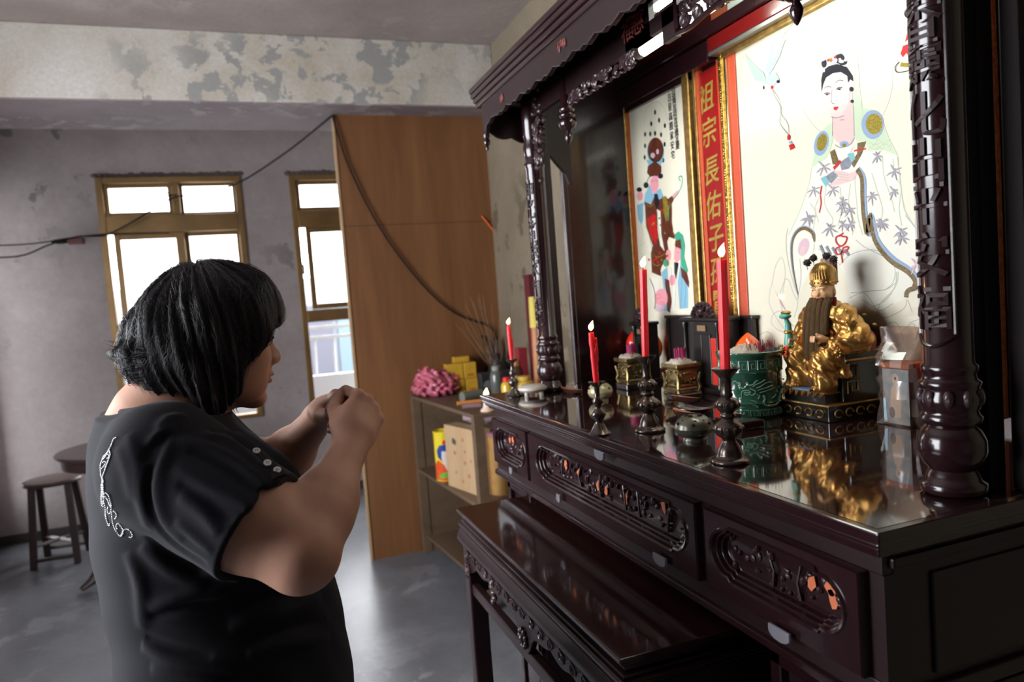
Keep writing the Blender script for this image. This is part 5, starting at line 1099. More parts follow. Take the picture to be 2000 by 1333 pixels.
# crumpled pink plastic bag
m_pk = M('pink_plastic_film', (.62, .22, .28), .3, coat=.3, var=.6, col2=(.48, .05, .12), vs_=14, sss=.1)
def pinkf(P):
    d = el(P, (.985, 4.06, ZS+.05), (.135, .10, .06)); d = smin(d, el(P, (.94, 4.04, ZS+.105), (.085, .07, .06)), .03); d = smin(d, el(P, (1.03, 4.06, ZS+.09), (.07, .06, .05)), .03)
    x, y, z = P.T; d = d+.014*np.sin(x*62+3*np.sin(z*55+y*20))*np.sin(z*70+2*np.sin(x*48)+y*40)+.007*np.sin(x*140+z*120+y*60); return np.maximum(d, ZS+.001-z)
tag(sdf_obj('plastic_bag', pinkf, (.80, 3.9, ZS-.01), (1.16, 4.2, ZS+.21), .0065, m_pk), 'crumpled pink plastic bag lying on the end of the shelf unit', 'bag')
# burning candle stub, incense sticks
cs = thing('candle_stub', 'low burning candle stub on the shelf unit by the corner of the altar', 'candle', (1.035, 3.30, ZS)); q = at(950, 778, 'Y', 3.28); m_pw = M('pale_wax', (.75, .55, .45), .5, sss=.3)
MB().lathe([(.03, 0), (.034, .004), (.03, .012), (.02, .02), (.016, q[2]-ZS-.01), (.013, q[2]-ZS)], (q[0], 3.28, ZS), 18).build('wax', m_pw, cs, smooth=True); flame(cs, np.array([q[0], 3.28, q[2]+.004]), .045, .5)
m_pkt = M('orange_sticks', (.60, .22, .05), .6); a_ = at(893, 789, 'Z', ZS+.012); b_ = at(945, 783, 'Z', ZS+.012)
tag(MB().tube([a_, b_], .011, 8).build('incense_bundle', m_pkt), 'bundle of orange incense sticks lying beside the candle stub', 'incense')
a_ = at(903, 795, 'Z', ZS+.01); b_ = at(940, 792, 'Z', ZS+.01); tag(MB().tube([a_, b_], .012, 8).build('incense_bundle', M('mauve_wrapper', (.22, .13, .15), .5)), 'mauve wrapped incense bundle in front of the orange one', 'incense')
a_ = at(958, 774, 'Z', ZS+.03); b_ = at(990, 768, 'Z', ZS+.03); tag(MB().tube([a_, b_], .008, 8).build('lighter', M('red_lighter', (.6, .02, .02), .3)), 'red gas lighter lying behind the candle stub', 'lighter')
# tall rolls and clutter behind the altar's end
def P3(px, py, y): return at(px, py, 'Y', y)
YR = 3.42
a_, b_ = P3(1053, 752, YR), P3(1046, 637, YR); rl = thing('paper_roll', 'tall orange paper roll capped with a yellow paper cone', 'roll', (a_[0], YR, ZS))
sl = (b_-a_)/(b_[2]-a_[2])
MB().tube([a_+sl*(ZS-a_[2]), b_], .024, 20).build('roll_tube', M('orange_paper', (.55, .22, .08), .45, var=.3), rl, smooth=True)
c_, d_ = P3(1047, 639, YR), P3(1040, 580, YR); MB().tube([c_, d_], [.0315, .0205], 20).build('paper_cone', M('yellow_paper', (.66, .52, .10), .6), rl, smooth=True)
p = P3(1041, 536, 3.56); t = thing('maroon_carton', 'tall maroon carton standing behind the left shrine column', 'carton', (p[0], 3.56, ZS)); bx('carton_body', M('maroon_card', (.10, .012, .02), .5), t, p[0]-.040, p[0]+.035, 3.53, 3.6, ZS, p[2], bev=.002)
p = P3(1022, 680, 3.60); t = thing('small_red_carton', 'small red carton beside the orange paper roll', 'carton', (p[0], 3.60, ZS)); bx('carton_body', M('dull_red_card', (.26, .02, .03), .5), t, p[0]-.03, p[0]+.02, 3.60, 3.66, ZS, p[2], bev=.002)
def bottle(px, ytop, y, r, col, cap, lab, name='jar'):
    p = P3(px, ytop, y); h = p[2]-ZS; z0 = ZS; t = thing(name, lab, 'jar', (p[0], y, z0)); MB().lathe([(r*.9, 0), (r, .006), (r, h*.7), (r*.85, h*.82), (r*.6, h*.86)], (p[0], y, z0), 20).build('jar_body', M('jar_'+lab.split()[0]+'_'+lab.split()[1], col, .2, coat=.3), t, smooth=True)
    MB().lathe([(r*.66, 0), (r*.68, h*.13), (r*.5, h*.14)], (p[0], y, z0+h*.86), 20).build('lid', M('lid_'+lab.split()[0]+'_'+lab.split()[1], cap, .35), t, smooth=True)
bottle(989, 737, 3.29, .030, (.55, .35, .03), (.6, .02, .02), 'yellow squat jar with red lid behind the far candle'); bottle(1021, 735, 3.32, .055, (.62, .40, .06), (.75, .5, .10), 'golden wide tub beyond the stone dish')
bottle(1008, 704, 3.50, .032, (.05, .02, .012), (.3, .10, .03), 'brown glass jar among the clutter'); bottle(968, 715, 3.62, .035, (.09, .10, .09), (.25, .25, .22), 'grey glass jar beside the cable end'); bottle(1072, 705, 3.28, .038, (.35, .07, .02), (.5, .5, .45), 'amber tall jar next to the paper roll')
rd = thing('radio', 'small black portable radio among the clutter on the shelf', 'radio', (1.26, 3.79, ZS)); bx('radio_body', M('black_plastic', (.02, .02, .022), .4), rd, 1.16, 1.36, 3.76, 3.83, ZS, ZS+.13, bev=.008); MB().lathe([(.035, 0), (.035, .004), (.02, .006)], (0, 0, 0), 20)
for xx in (1.205, 1.315): MB().tube([(xx, 3.76, ZS+.06), (xx, 3.754, ZS+.06)], .03, 20).build('speaker', M('grey_mesh', (.12, .12, .13), .5), rd)
bx('dial', M('cream_plastic', (.55, .5, .4), .4), rd, 1.245, 1.275, 3.756, 3.76, ZS+.09, ZS+.11)
tag(MB().tube([(1.02, 3.66, ZS+.028), (1.14, 3.70, ZS+.028)], .028, 14).build('glass_bottle', M('dusty_glass', (.15, .16, .14), .25, coat=.4), smooth=True), 'dusty clear bottle lying on its side on the shelf unit', 'bottle')
# twigs / joss sticks standing in the corner
tw = MB(); rr = random.Random(8)
for k in range(26):
    b = np.array([1.36+rr.uniform(-.02, .02), 4.05+rr.uniform(-.02, .02), ZS+.08]); tw.tube([b, b+np.array([rr.uniform(-.22, .06), rr.uniform(-.12, .05), rr.uniform(.28, .50)])], .0016, 4)
tws = thing('twig_vase', 'black vase of thin dry sticks in the corner where the cable ends', 'vase', (1.36, 4.05, ZS)); tw.build('dry_sticks', M('dry_stick', (.22, .12, .06), .7), tws, kind='stuff')
MB().lathe([(.04, 0), (.06, .04), (.055, .12), (.03, .18), (.04, .21)], (1.36, 4.05, ZS), 20).build('vase_body', M('black_plastic', (0, 0, 0)), tws, smooth=True)
cbn = MB()
for k in range(7): cbn.tube(curve_pts([np.array([1.36+rr.uniform(-.05, .05), 4.15+rr.uniform(-.03, .02), 1.25-.09*i+rr.uniform(-.02, .02)]) for i in range(4)], 5), .009, 6)
tag(cbn.build('cable_tangle', m_cab, smooth=True), 'tangle of black cable hanging down in the corner', 'cable')
# yellow tin, wooden case, yellow canister on the middle shelf
zc = .512; p = at(877, 944, 'Y', 3.80); tn = thing('yellow_tin', 'round yellow tin with blue, orange and green paint on the middle shelf', 'tin', (p[0], 3.84, zc)); tc_ = (p[0], 3.84); R_ = .056
MB().lathe([(R_, 0), (R_*1.02, .004), (R_, .008), (R_, .20), (R_, .262), (R_*1.03, .266), (R_*1.03, .272), (R_*.96, .274), (R_*.94, .262), (0, .262)], (*tc_, zc), 32).build('tin_body', M('yellow_tin_paint', (.80, .62, .03), .3, coat=.4), tn, smooth=True, ang=40)
def wrap(name, col, P, k=0, r=None, parent=None, c=None, z0=zc):
    r = r or R_; c = c or tc_; parent = parent or tn; V = []; Q = []
    for i, (a, z) in enumerate(P):
        b = P[(i+1) % len(P)]; m = max(1, int(abs(b[0]-a)/.12))
        for t in range(m): Q.append((a+(b[0]-a)*t/m, z+(b[1]-z)*t/m))
    cen = (sum(q[0] for q in Q)/len(Q), sum(q[1] for q in Q)/len(Q)); n = len(Q); rings = 5
    for s in np.linspace(1, 0, rings+1):
        for a, z in Q: aa = cen[0]+(a-cen[0])*s; zz = cen[1]+(z-cen[1])*s; V.append((c[0]+(r+.0006+.0003*k)*math.cos(aa), c[1]+(r+.0006+.0003*k)*math.sin(aa), z0+zz))
    MB().add(V, [(i*n+j, i*n+(j+1) % n, (i+1)*n+(j+1) % n, (i+1)*n+j) for i in range(rings) for j in range(n)]).build(name, col, parent, smooth=2)
fa = math.atan2(-tc_[1], -tc_[0])
wrap('orange_band', M('tin_orange', (.70, .09, .02), .3), [(fa-1.5, .0), (fa+1.5, .0), (fa+1.5, .085), (fa+.7, .115), (fa, .085), (fa-.7, .12), (fa-1.5, .085)], 0)
wrap('green_patch', M('tin_green', (.14, .42, .05), .3), [(fa-.9, .02), (fa+1.1, .02), (fa+1.0, .045), (fa+.3, .055), (fa-.5, .045)], 1)
wrap('blue_patch', M('tin_blue', (.015, .06, .28), .3), [(fa-.75, .135), (fa-.1, .10), (fa+.8, .13), (fa+.85, .175), (fa+.3, .205), (fa-.5, .20), (fa-.85, .17)], 1)
wrap('white_patch', M('tin_white', (.75, .65, .6), .3), [(fa-.35, .125), (fa+.1, .06), (fa+.5, .125), (fa+.4, .165), (fa-.3, .168)], 2); wrap('red_patch', M('tin_red', (.65, .03, .02), .3), [(fa-.2, .205), (fa+.3, .205), (fa+.15, .228), (fa-.1, .228)], 2)
wc = thing('wooden_case', 'tall pale wooden case with faint printed flowers on the middle shelf', 'case', (1.0, 3.5, zc)); xw = XA(3.5)+.018
m_pine = woodmat('pale_pine', (.42, .27, .14), (.58, .40, .23), .5, 4)
MB().add([(xw-.02, 3.70, zc), (xw+.06, 3.38, zc), (xw+.14, 3.40, zc), (xw+.06, 3.72, zc), (xw-.02, 3.70, zc+.33), (xw+.06, 3.38, zc+.33), (xw+.14, 3.40, zc+.33), (xw+.06, 3.72, zc+.33)], [(3, 2, 1, 0), (4, 5, 6, 7), (0, 1, 5, 4), (1, 2, 6, 5), (2, 3, 7, 6), (3, 0, 4, 7)]).build('case_body', m_pine, wc, bev=.002)
pr = MB(); dv = np.array([.08, -.32, 0]); nv = np.array([-.97, -.243, 0])*.0012
for k, (u, v, s) in enumerate(((.28, .25, .022), (.30, .19, .013), (.58, .27, .012), (.62, .21, .010), (.60, .15, .012), (.30, .09, .010), (.7, .09, .013), (.5, .05, .010), (.78, .17, .009))):
    o = np.array([xw-.02, 3.70, zc])+dv*u+nv+np.array([0, 0, v]); V = [o+dv/.33*s*(.6+.5*((q*7+k) % 3)/2)*math.cos(q/9*2*PI)+np.array([0, 0, s*(.6+.5*((q*5+k) % 3)/2)*math.sin(q/9*2*PI)]) for q in range(9)]
    (pr if k else MB()).add(V, [tuple(range(9))])
pr.build('faint_print', M('faded_red_print', (.40, .13, .08), .6), wc, kind='stuff')
o = np.array([xw-.02, 3.70, zc])+dv*.3+nv+np.array([0, 0, .25]); MB().add([o+dv/.33*.022*math.cos(q/9*2*PI)+np.array([0, 0, .018*math.sin(q/9*2*PI)+.005*math.cos(q*2)]) for q in range(9)], [tuple(range(9))]).build('dark_print', M('dark_print', (.06, .07, .05), .6), wc)
p = at(957, 965, 'X', 1.075); yc = thing('yellow_canister', 'tall yellow paper canister with a rosy print, inside the near end of the shelf', 'canister', (1.115, 3.42, zc)); MB().lathe([(.055, 0), (.055, .29), (.05, .295)], (1.115, 3.40, zc), 28).build('canister_body', M('buff_yellow_paper', (.40, .26, .06), .55, var=.35, vs_=20, col2=(.32, .12, .04)), yc, smooth=True, ang=40)
MB().lathe([(.056, 0), (.057, .02), (.05, .024)], (1.115, 3.40, zc+.29), 28).build('lid', M('dull_pink_lid', (.30, .12, .16), .4), yc, smooth=True, ang=40)
pkb = M('pale_pink_cloth', (.42, .30, .34), .7, var=.3); 
def clothf(P): x, y, z = P.T; return el(P, (1.12, 3.62, zc+.36), (.11, .12, .035))+.006*np.sin(x*90+y*60)*np.sin(z*90+y*80)
tag(sdf_obj('folded_cloth', clothf, (.98, 3.47, zc+.30), (1.26, 3.77, zc+.42), .008, pkb), 'folded pale pink cloth lying on top of the wooden case', 'cloth')

# ------------------------------------------------------------ golden seated deity statue with a long beard
m_bk = M('black_statue_lacquer', (.012, .010, .009), .25, coat=.5); m_gs = M('statue_gold', (.72, .42, .12), .28, .85, var=.6, vs_=45, col2=(.36, .15, .04), bump=.3, bs=140); m_fs = M('statue_face', (.70, .40, .20), .35, .15, coat=.3)
m_brd = M('dark_beard', (.10, .058, .026), .85, spec=.15, var=.5, vs_=30, stretch=(8, 8, .6)); m_mar = M('maroon_lacquer', (.16, .008, .012), .3); m_ctl = M('turquoise_paint', (.12, .42, .34), .3)
gx0, gy0 = 1.055, 1.108
sd = thing('deity_statue', 'gilded seated bearded deity statue on a black throne beside the green censer', 'statue', (gx0, gy0, ZT))
def S(f, s, u): return (gx0-f, gy0-s, ZT+u)   # f forward (-X), s towards the near side (-Y), u up
bx('plinth', m_bk, sd, *sorted((gx0-.072, gx0+.062)), gy0-.066, gy0+.070, ZT, ZT+.030, bev=.002); bx('plinth_edge', m_gold, sd, gx0-.074, gx0+.064, gy0-.068, gy0+.072, ZT+.0285, ZT+.0320, bev=.001)
bx('footstool', m_bk, sd, gx0-.066, gx0-.004, gy0-.052, gy0+.056, ZT+.032, ZT+.052, bev=.001); bx('footstool_edge', m_gold, sd, gx0-.067, gx0-.003, gy0-.053, gy0+.057, ZT+.050, ZT+.0535, bev=.001)
bx('throne', m_bk, sd, gx0-.030, gx0+.058, gy0-.060, gy0+.064, ZT+.032, ZT+.118, bev=.002)
for s0 in (-.064, .064): bx('throne_arm', m_bk, sd, gx0-.032, gx0+.060, gy0-s0-.007, gy0-s0+.007, ZT+.105, ZT+.132, bev=.002)
gd_ = MB(); fy = gy0-.0675
for k in range(4): gd_.tube([(gx0-.05+k*.026+.009*math.cos(t), fy, ZT+.015+.007*math.sin(t)) for t in np.linspace(0, 5.2, 12)], .0016, 5)
for k in range(4): gd_.tube([(gx0-.0735, gy0-.045+k*.028+.009*math.cos(t), ZT+.015+.007*math.sin(t)) for t in np.linspace(0, 5.2, 12)], .0016, 5)
for z in (.112, .126): gd_.tube([(gx0-.032, gy0-.0715, ZT+z), (gx0+.058, gy0-.0715, ZT+z)], .002, 5)
for k in range(2):
    z = .048+k*.028; gd_.tube([(gx0-.02, gy0-.0612, ZT+z), (gx0-.02, gy0-.0612, ZT+z+.022), (gx0+.004, gy0-.0612, ZT+z+.022), (gx0+.004, gy0-.0612, ZT+z+.004), (gx0-.010, gy0-.0612, ZT+z+.004), (gx0-.010, gy0-.0612, ZT+z+.014)], .0018, 4)
gd_.build('gold_scrollwork', m_gold, sd, smooth=True, kind='stuff')
def robe(P):
    d = el(P, S(-.004, 0, .155), (.036, .044, .062))
    d = smin(d, el(P, S(-.002, 0, .193), (.028, .050, .024)), .02)
    for q in (-1, 1):
        d = smin(d, rc(P, S(.0, q*.045, .190), S(-.004, q*.066, .150), .021, .024), .015); d = smin(d, rc(P, S(-.004, q*.066, .150), S(.032, q*.052, .138), .024, .017), .012)
        d = smin(d, rc(P, S(.03, q*.054, .134), S(.024, q*.062, .085), .013, .009), .012)   # hanging sleeve
        d = smin(d, rc(P, S(.0, q*.026, .115), S(.046, q*.034, .112), .026, .023), .015); d = smin(d, rc(P, S(.046, q*.034, .110), S(.048, q*.038, .066), .022, .021), .012)
        d = smin(d, el(P, S(.054, q*.036, .060), (.022, .017, .009)), .008)
    d = smin(d, el(P, S(.03, 0, .085), (.026, .022, .036)), .02)
    x, y, z = P.T; f = gx0-x; s = gy0-y
    return d+.0022*np.sin(z*260+s*120+4*np.sin(f*60))*np.clip((z-ZT-.05)*20, 0, 1)+.0012*np.sin(s*420+z*150)
sdf_obj('robe', robe, (gx0-.09, gy0-.11, ZT+.045), (gx0+.05, gy0+.11, ZT+.23), .0026, m_gs, sd)
H_ = np.array(S(.006, -.002, .240)); yw = math.radians(20)   # head turned a little towards the near side
Fh = np.array([-math.cos(yw), -math.sin(yw), 0]); Sh = np.array([math.sin(yw), -math.cos(yw), 0]); Uh = np.array([0, 0, 1.0])
def HH(f, s, u): return H_+Fh*f+Sh*s+Uh*u
RH = np.stack([Fh, Sh, Uh], 1)
def shead(P):
    d = el(P, HH(0, 0, .004), (.0235, .0195, .025), RH); d = smin(d, el(P, HH(.008, 0, -.010), (.017, .0165, .018), RH), .008)
    d = smin(d, rc(P, HH(.021, 0, .004), HH(.0265, 0, -.005), .0022, .0036), .004)
    for q in (-1, 1):
        d = smin(d, el(P, HH(.0165, q*.010, -.004), (.006, .006, .006), RH), .005); d = smax(d, -el(P, HH(.0255, q*.0085, .0035), (.0045, .0055, .0022), RH), .003)
        d = smin(d, el(P, HH(.0205, q*.0085, .0032), (.003, .0042, .002), RH), .002); d = smin(d, el(P, HH(.0215, q*.009, .0085), (.003, .0065, .0016), RH), .003); d = smin(d, el(P, HH(-.001, q*.020, -.002), (.004, .003, .009), RH), .003)
    d = smin(d, el(P, HH(.022, 0, -.0115), (.0035, .006, .0022), RH), .003); d = smin(d, rc(P, HH(-.004, 0, -.015), HH(-.008, 0, -.04), .012, .015), .01); return d
sdf_obj('head', shead, H_-.045, H_+.036, .0011, m_fs, sd)
lip = MB().ell(HH(.0252, 0, -.0122), (.002, .0045, .0012), 10, 6); lip.build('lips', M('statue_lips', (.5, .03, .03), .4), sd, smooth=True)
ey = MB()
for q in (-1, 1): ey.tube([HH(.0225, q*.0045, .0032), HH(.0240, q*.0085, .0040), HH(.0215, q*.0130, .0028)], .0006, 4); ey.tube([HH(.0235, q*.0035, .0095), HH(.0245, q*.008, .0118), HH(.0205, q*.0145, .0095)], .0006, 4)
ey.build('painted_eyes', m_hole, sd, smooth=True)
hat = MB(); hat.lathe([(.0232, 0), (.0242, .003), (.0235, .008), (.0242, .012), (.0245, .018), (.0225, .030), (.017, .038), (.008, .043), (.001, .044)], tuple(HH(-.002, 0, .012)), 28)
for k in range(9):
    a = (k-4)*.22; hat.tube([HH(.023*math.cos(a)-.002, .0235*math.sin(a), .024), HH(.022*math.cos(a), .021*math.sin(a), .036), HH(.010*math.cos(a), .012*math.sin(a), .052), HH(-.004, 0, .058)], [.0028, .0032, .0028, .001], 6)
for k in range(20): a = k/20*2*PI; hat.ell(HH(.0245*math.cos(a)-.002, .0245*math.sin(a), .0175), .0022, 6, 5)
hat.build('hat', m_gold, sd, smooth=True)
MB().obox(HH(-.026, 0, .040), Fh*.003, Sh*.016, Uh*.024).build('hat_flap', M('brown_statue_paint', (.20, .07, .04), .4), sd, bev=.002)
for k, (f, s, u) in enumerate(((.020, -.020, .058), (.016, -.009, .066), (.006, .012, .068), (.004, .024, .060))):
    pm = MB(); c0 = HH(f, s, u); pm.ell(c0, .0066, 12, 9); rr = random.Random(k)
    for q in range(40): v = np.array([rr.gauss(0, 1) for _ in range(3)]); v /= np.linalg.norm(v); pm.tube([c0+v*.005, c0+v*.0082], .0008, 4)
    pm.tube([c0, c0-Uh*.014], .0008, 4); pm.build('pompom', M('black_pompom', (.02, .010, .010), .9), sd, smooth=True)
br = MB()
for k, (s, f2, s2, u2, r_) in enumerate(((-.010, .040, -.018, -.175, .0075), (-.003, .044, -.006, -.185, .0082), (.005, .042, .004, -.160, .0078), (-.016, .030, -.026, -.13, .006), (.014, .034, .012, -.12, .0065), (.019, .022, .017, -.085, .0055))):
    P = [HH(.021-abs(s)*.3, s, -.012), HH(.029, s+(s2-s)*.25, -.035), HH(.036, s+(s2-s)*.5, -.08), HH((f2+.038)/2, s+(s2-s)*.8, u2*.75), HH(f2, s2, u2)]
    Q = curve_pts(P, 6); br.tube(Q, [r_*(.45+.75*math.sin(PI*min(1, .12+.8*i/(len(Q)-1)))) for i in range(len(Q))], 9)
    for j in range(9):
        a = j/9*2*PI; br.tube([q+np.array([math.cos(a), math.sin(a), 0])*r_*.85*(.45+.75*math.sin(PI*min(1, .12+.8*i/(len(Q)-1)))) for i, q in enumerate(Q)], .0010, 4)
br.build('beard', m_brd, sd, smooth=True)
for s_, off_ in ((.028, .9), (-.018, 1.1)):
    MB().tube(curve_pts([HH(.004, s_*.8, -.012), HH(.018, s_, -.05), HH(.026, s_+.002, -.10), HH(.034, s_*off_, -.15)], 5), .0035, 6).build('maroon_ribbon', m_mar, sd, smooth=True)
e = MB().ell(HH(.003, .0225, -.017), .0040, 10, 8); e.build('jade_bead', M('jade_bead_green', (.04, .35, .15), .2), sd, smooth=True); MB().tube([HH(.004, .0225, -.022), HH(.005, .0225, -.036)], .0035, 8).build('gold_bead', m_gold, sd, smooth=True)
def shand(q, wrist, dr, nm):
    w_ = np.array(wrist); dr = np.array(dr, float); dr /= np.linalg.norm(dr); up_ = np.array([0, 0, 1.0]); sd_ = np.cross(dr, up_); sd_ /= np.linalg.norm(sd_)
    def f(P):
        d = rc(P, w_-dr*.006, w_+dr*.006, .0072, .0085)
        for k in range(4):
            b = w_+dr*.009+sd_*(k-1.5)*.0042+up_*.001; m_ = b+dr*.010+up_*.003; t = m_+dr*.002-up_*.008; d = smin(d, rc(P, b, m_, .0030, .0027), .002); d = smin(d, rc(P, m_, t, .0027, .0022), .0015)
        th = w_+up_*.006; d = smin(d, rc(P, th, th+dr*.012+up_*.004, .0034, .0025), .003); return d
    sdf_obj(nm, f, w_-.026, w_+.030, .0014, m_fs, sd)
shand(1, S(.040, .026, .150), (-.95, .25, .1), 'hand'); shand(-1, S(.036, -.050, .146), (-.95, .1, 0), 'hand')
# scroll-topped ingot held on the far hand; gold rosettes on sleeves and knee
it = MB(); c0 = np.array(S(.052, -.052, .160)); it.tube([c0+[0, 0, -.022], c0+[0, 0, .0], c0+[0, 0, .020], c0+[-.004, 0, .030]], [.010, .0075, .006, .004], 10); it.ell(c0+np.array([-.006, 0, .036]), (.012, .012, .006), 12, 8); it.build('held_sceptre', m_ctl, sd, smooth=True)
MB().ell(c0+np.array([0, 0, .004]), (.009, .009, .006), 10, 8).ell(c0+np.array([-.004, 0, .043]), (.010, .010, .004), 10, 8).build('sceptre_gilding', m_gold, sd, smooth=True)
ro = MB()
for c in (S(.045, .064, .128), S(.056, -.070, .128), S(.066, .034, .100)):
    c = np.array(c); ro.ell(c, (.006, .006, .006), 10, 8); 
    for k in range(10): a = k/10*2*PI; ro.ell(c+np.array([-.002*math.cos(a)*0, .009*math.cos(a), .009*math.sin(a)]), .0024, 6, 5)
for q in (-1, 1):
    for k in range(12): a = PI*k/11; ro.ell(S(.056+.018*math.sin(a), q*.036+.015*math.cos(a), .062), .0028, 6, 5)
for k in range(18): ro.ell(S(-.01+.03*math.sin(k), .060+.012*math.cos(k*1.7), .14+.003*k), (.004, .004, .003), 6, 5)
ro.build('gilded_ornament', m_gold, sd, smooth=True, kind='stuff')
MB().tube(curve_pts([S(.012, .030, .206), S(.010, .036, .20), S(.006, .040, .19), S(.006, .042, .178)], 4), .004, 6).build('collar_band', M('teal_statue_paint', (.04, .16, .16), .3), sd, smooth=True)
MB().ell(S(-.030, .066, .142), (.016, .012, .022), 12, 8).build('robe_lining', M('rose_statue_paint', (.45, .08, .07), .4), sd, smooth=True)
ft_ = MB()
for k in range(7): ft_.tube([S(.0745, -.045+k*.016, .055), S(.080, -.040+k*.016, .046), S(.0745, -.034+k*.016, .055)], .002, 5)
ft_.build('gold_hem', m_gold, sd, smooth=True); bx('blue_step', M('statue_blue', (.12, .20, .34), .3), sd, gx0-.072, gx0-.03, gy0-.02, gy0+.056, ZT+.0535, ZT+.058)
# ------------------------------------------------------------ the woman at prayer
YC = 1.2
m_skin = M('skin', (.50, .27, .19), .55, spec=.3, sss=.25, var=.14, vs_=25, bump=.06, bs=220)
m_hair = M('black_hair', (.008, .008, .010), .5, spec=.35, bump=.25, bs=120, stretch=(3, 3, .5))
m_strand = M('hair_strand', (.012, .012, .016), .38, spec=.55)
m_shirt = M('black_cotton', (.014, .014, .019), .88, spec=.15, sheen=.05, var=.3, vs_=8, bump=.12, bs=500)
O = J(398, 666, YC); yaw = math.radians(17); pit = math.radians(-7)
F0 = np.array([math.cos(yaw), math.sin(yaw), 0]); Lh = np.array([math.sin(yaw), -math.cos(yaw), 0])  # Lh points to the near side
F = F0*math.cos(pit)+np.array([0, 0, 1])*math.sin(pit); U = -F0*math.sin(pit)+np.array([0, 0, 1])*math.cos(pit)
def H(f, s, u): return O+(F*f+Lh*s+U*u)*.001
RM = np.stack([F, Lh, U], 1)
e3 = lambda P, f, s, u, a, b, c: el(P, H(f, s, u), (a*.001, b*.001, c*.001), RM)
def head(P):
    d = e3(P, -8, 0, 28, 84, 70, 76)
    d = smin(d, e3(P, 38, 0, -12, 56, 58, 76), .03); d = smin(d, e3(P, 36, 0, -66, 50, 48, 36), .03)
    d = smin(d, e3(P, 50, 0, 24, 42, 54, 42), .02)
    d = smin(d, e3(P, 80, 0, -90, 17, 20, 15), .022)
    for q in (-1, 1):
        d = smin(d, e3(P, 64, q*37, -24, 26, 22, 24), .02); d = smin(d, e3(P, 50, q*40, -62, 34, 16, 28), .02)
        d = smin(d, e3(P, 82, q*22, 22, 12, 24, 8), .012)
        d = smax(d, -e3(P, 97, q*31, 5, 13, 17, 11), .012)
        d = smin(d, e3(P, 80, q*31, 5, 12.5, 13, 12), .003)
        d = smin(d, e3(P, 83, q*31, 9.5, 11.5, 15, 5), .004); d = smin(d, e3(P, 83, q*31, -1.5, 10, 13, 4), .005)
        d = smin(d, e3(P, 99, q*11, -29, 9, 7, 7), .008)
        d = smin(d, e3(P, -2, q*74, 0, 14, 5, 24), .006)
    d = smin(d, rc(P, H(88, 0, 14), H(106, 0, -18), .0065, .0095), .016); d = smin(d, e3(P, 107, 0, -25, 11, 11, 9.5), .009)
    for q in (-1, 1): d = smax(d, -e3(P, 104, q*6.5, -35, 6, 3.4, 3), .003)
    d = smin(d, e3(P, 88, 0, -47, 13, 22, 13), .014); d = smin(d, e3(P, 98, 0, -50, 8.5, 21, 5.8), .005); d = smin(d, e3(P, 96, 0, -60.5, 8.5, 18, 6.5), .005)
    d = smax(d, -e3(P, 107, 0, -55.3, 8, 24, 1.5), .004); d = smax(d, -e3(P, 101, 0, -72, 6, 18, 4), .008)
    for q in (-1, 1): d = smax(d, -rc(P, H(100, q*17, -32), H(84, q*31, -52), .002, .0015), .006)
    return d
def arm_pts():
    return (J(322, 905, 1.035), J(588, 1084, .93), J(684, 872, 1.075)), (J(420, 905, 1.37), J(520, 940, 1.43), J(628, 812, 1.29))
(SR, ER, WR), (SL, EL, WL) = arm_pts()
def hand_frame(w_, a, n):
    a = np.array(a, float); a /= np.linalg.norm(a); n = np.array(n, float); n -= a*(n@a); n /= np.linalg.norm(n); return np.array(w_), a, n, np.cross(a, n)
# right hand: back of the hand to the camera, fingers folded round the palm; left hand behind it, pinching upwards
HR = hand_frame(WR, J(716, 796, 1.12)-WR, (.35, -1, -.1)); HL = hand_frame(WL, J(700, 778, 1.205)-WL, (-.1, .9, .35))
def mk_hand(fr, th, curls, sc=1.0, spread=1):
    w_, a, n, l = fr; l = l*th; out = []   # th picks the side the thumb leaves from
    def segs(P):
        q = rc(P, w_-a*.012, w_+a*.022, .0265, .026)
        R_ = np.stack([a, l, n], 1); d = smin(q, el(P, w_+a*.050*sc, (.046*sc, .041*sc, .0185*sc), R_), .02)
        d = smin(d, el(P, w_+a*.035*sc+l*.022*sc-n*.008, (.030, .018, .017), R_), .012)
        for k in range(4):
            off = (1.5-k)*.0185*sc; L = (.042, .046, .043, .034)[k]*sc; b = w_+a*(.084, .088, .085, .077)[k]*sc+l*off+n*.003
            r_ = (.0098, .0100, .0095, .0083)[k]*sc; ang = 0; p = b; d = smin(d, rc(P, w_+a*.04+l*off*.8, b, .011*sc, r_), .008)
            d = smin(d, np.linalg.norm(P-np.asarray(b+n*.002, np.float32), axis=1)-r_*1.08, .006); m_ = None
            for j, (f_, c_) in enumerate(zip((1, .62, .48), curls[k])):
                ang += math.radians(c_); dr = a*math.cos(ang)-n*math.sin(ang)+l*.03*(1.5-k)*spread; q2 = p+dr*L*f_
                s_ = rc(P, p, q2, r_*(1-.08*j), r_*(.92-.1*j)); m_ = s_ if m_ is None else smin(m_, s_, .002); p = q2
            d = smin(d, m_, .0035)
        b = w_+a*.026*sc+l*.028*sc-n*.010; p1 = b+(a*.80+l*.22-n*.50)*.038*sc; p2 = p1+(a*.95-l*.10-n*.30)*.031*sc; p3 = p2+(a*.85-l*.35-n*.30)*.022*sc
        t = smin(smin(rc(P, b, p1, .0145*sc, .0120*sc), rc(P, p1, p2, .0118*sc, .0105*sc), .003), rc(P, p2, p3, .0105*sc, .0085*sc), .003)
        return smin(d, t, .007)
    return segs
hr = mk_hand(HR, -1, [(60, 75, 40), (66, 80, 45), (72, 82, 45), (78, 85, 45)], .92); hl = mk_hand(HL, 1, [(38, 62, 30), (62, 78, 40), (70, 80, 40), (75, 80, 40)], .90)
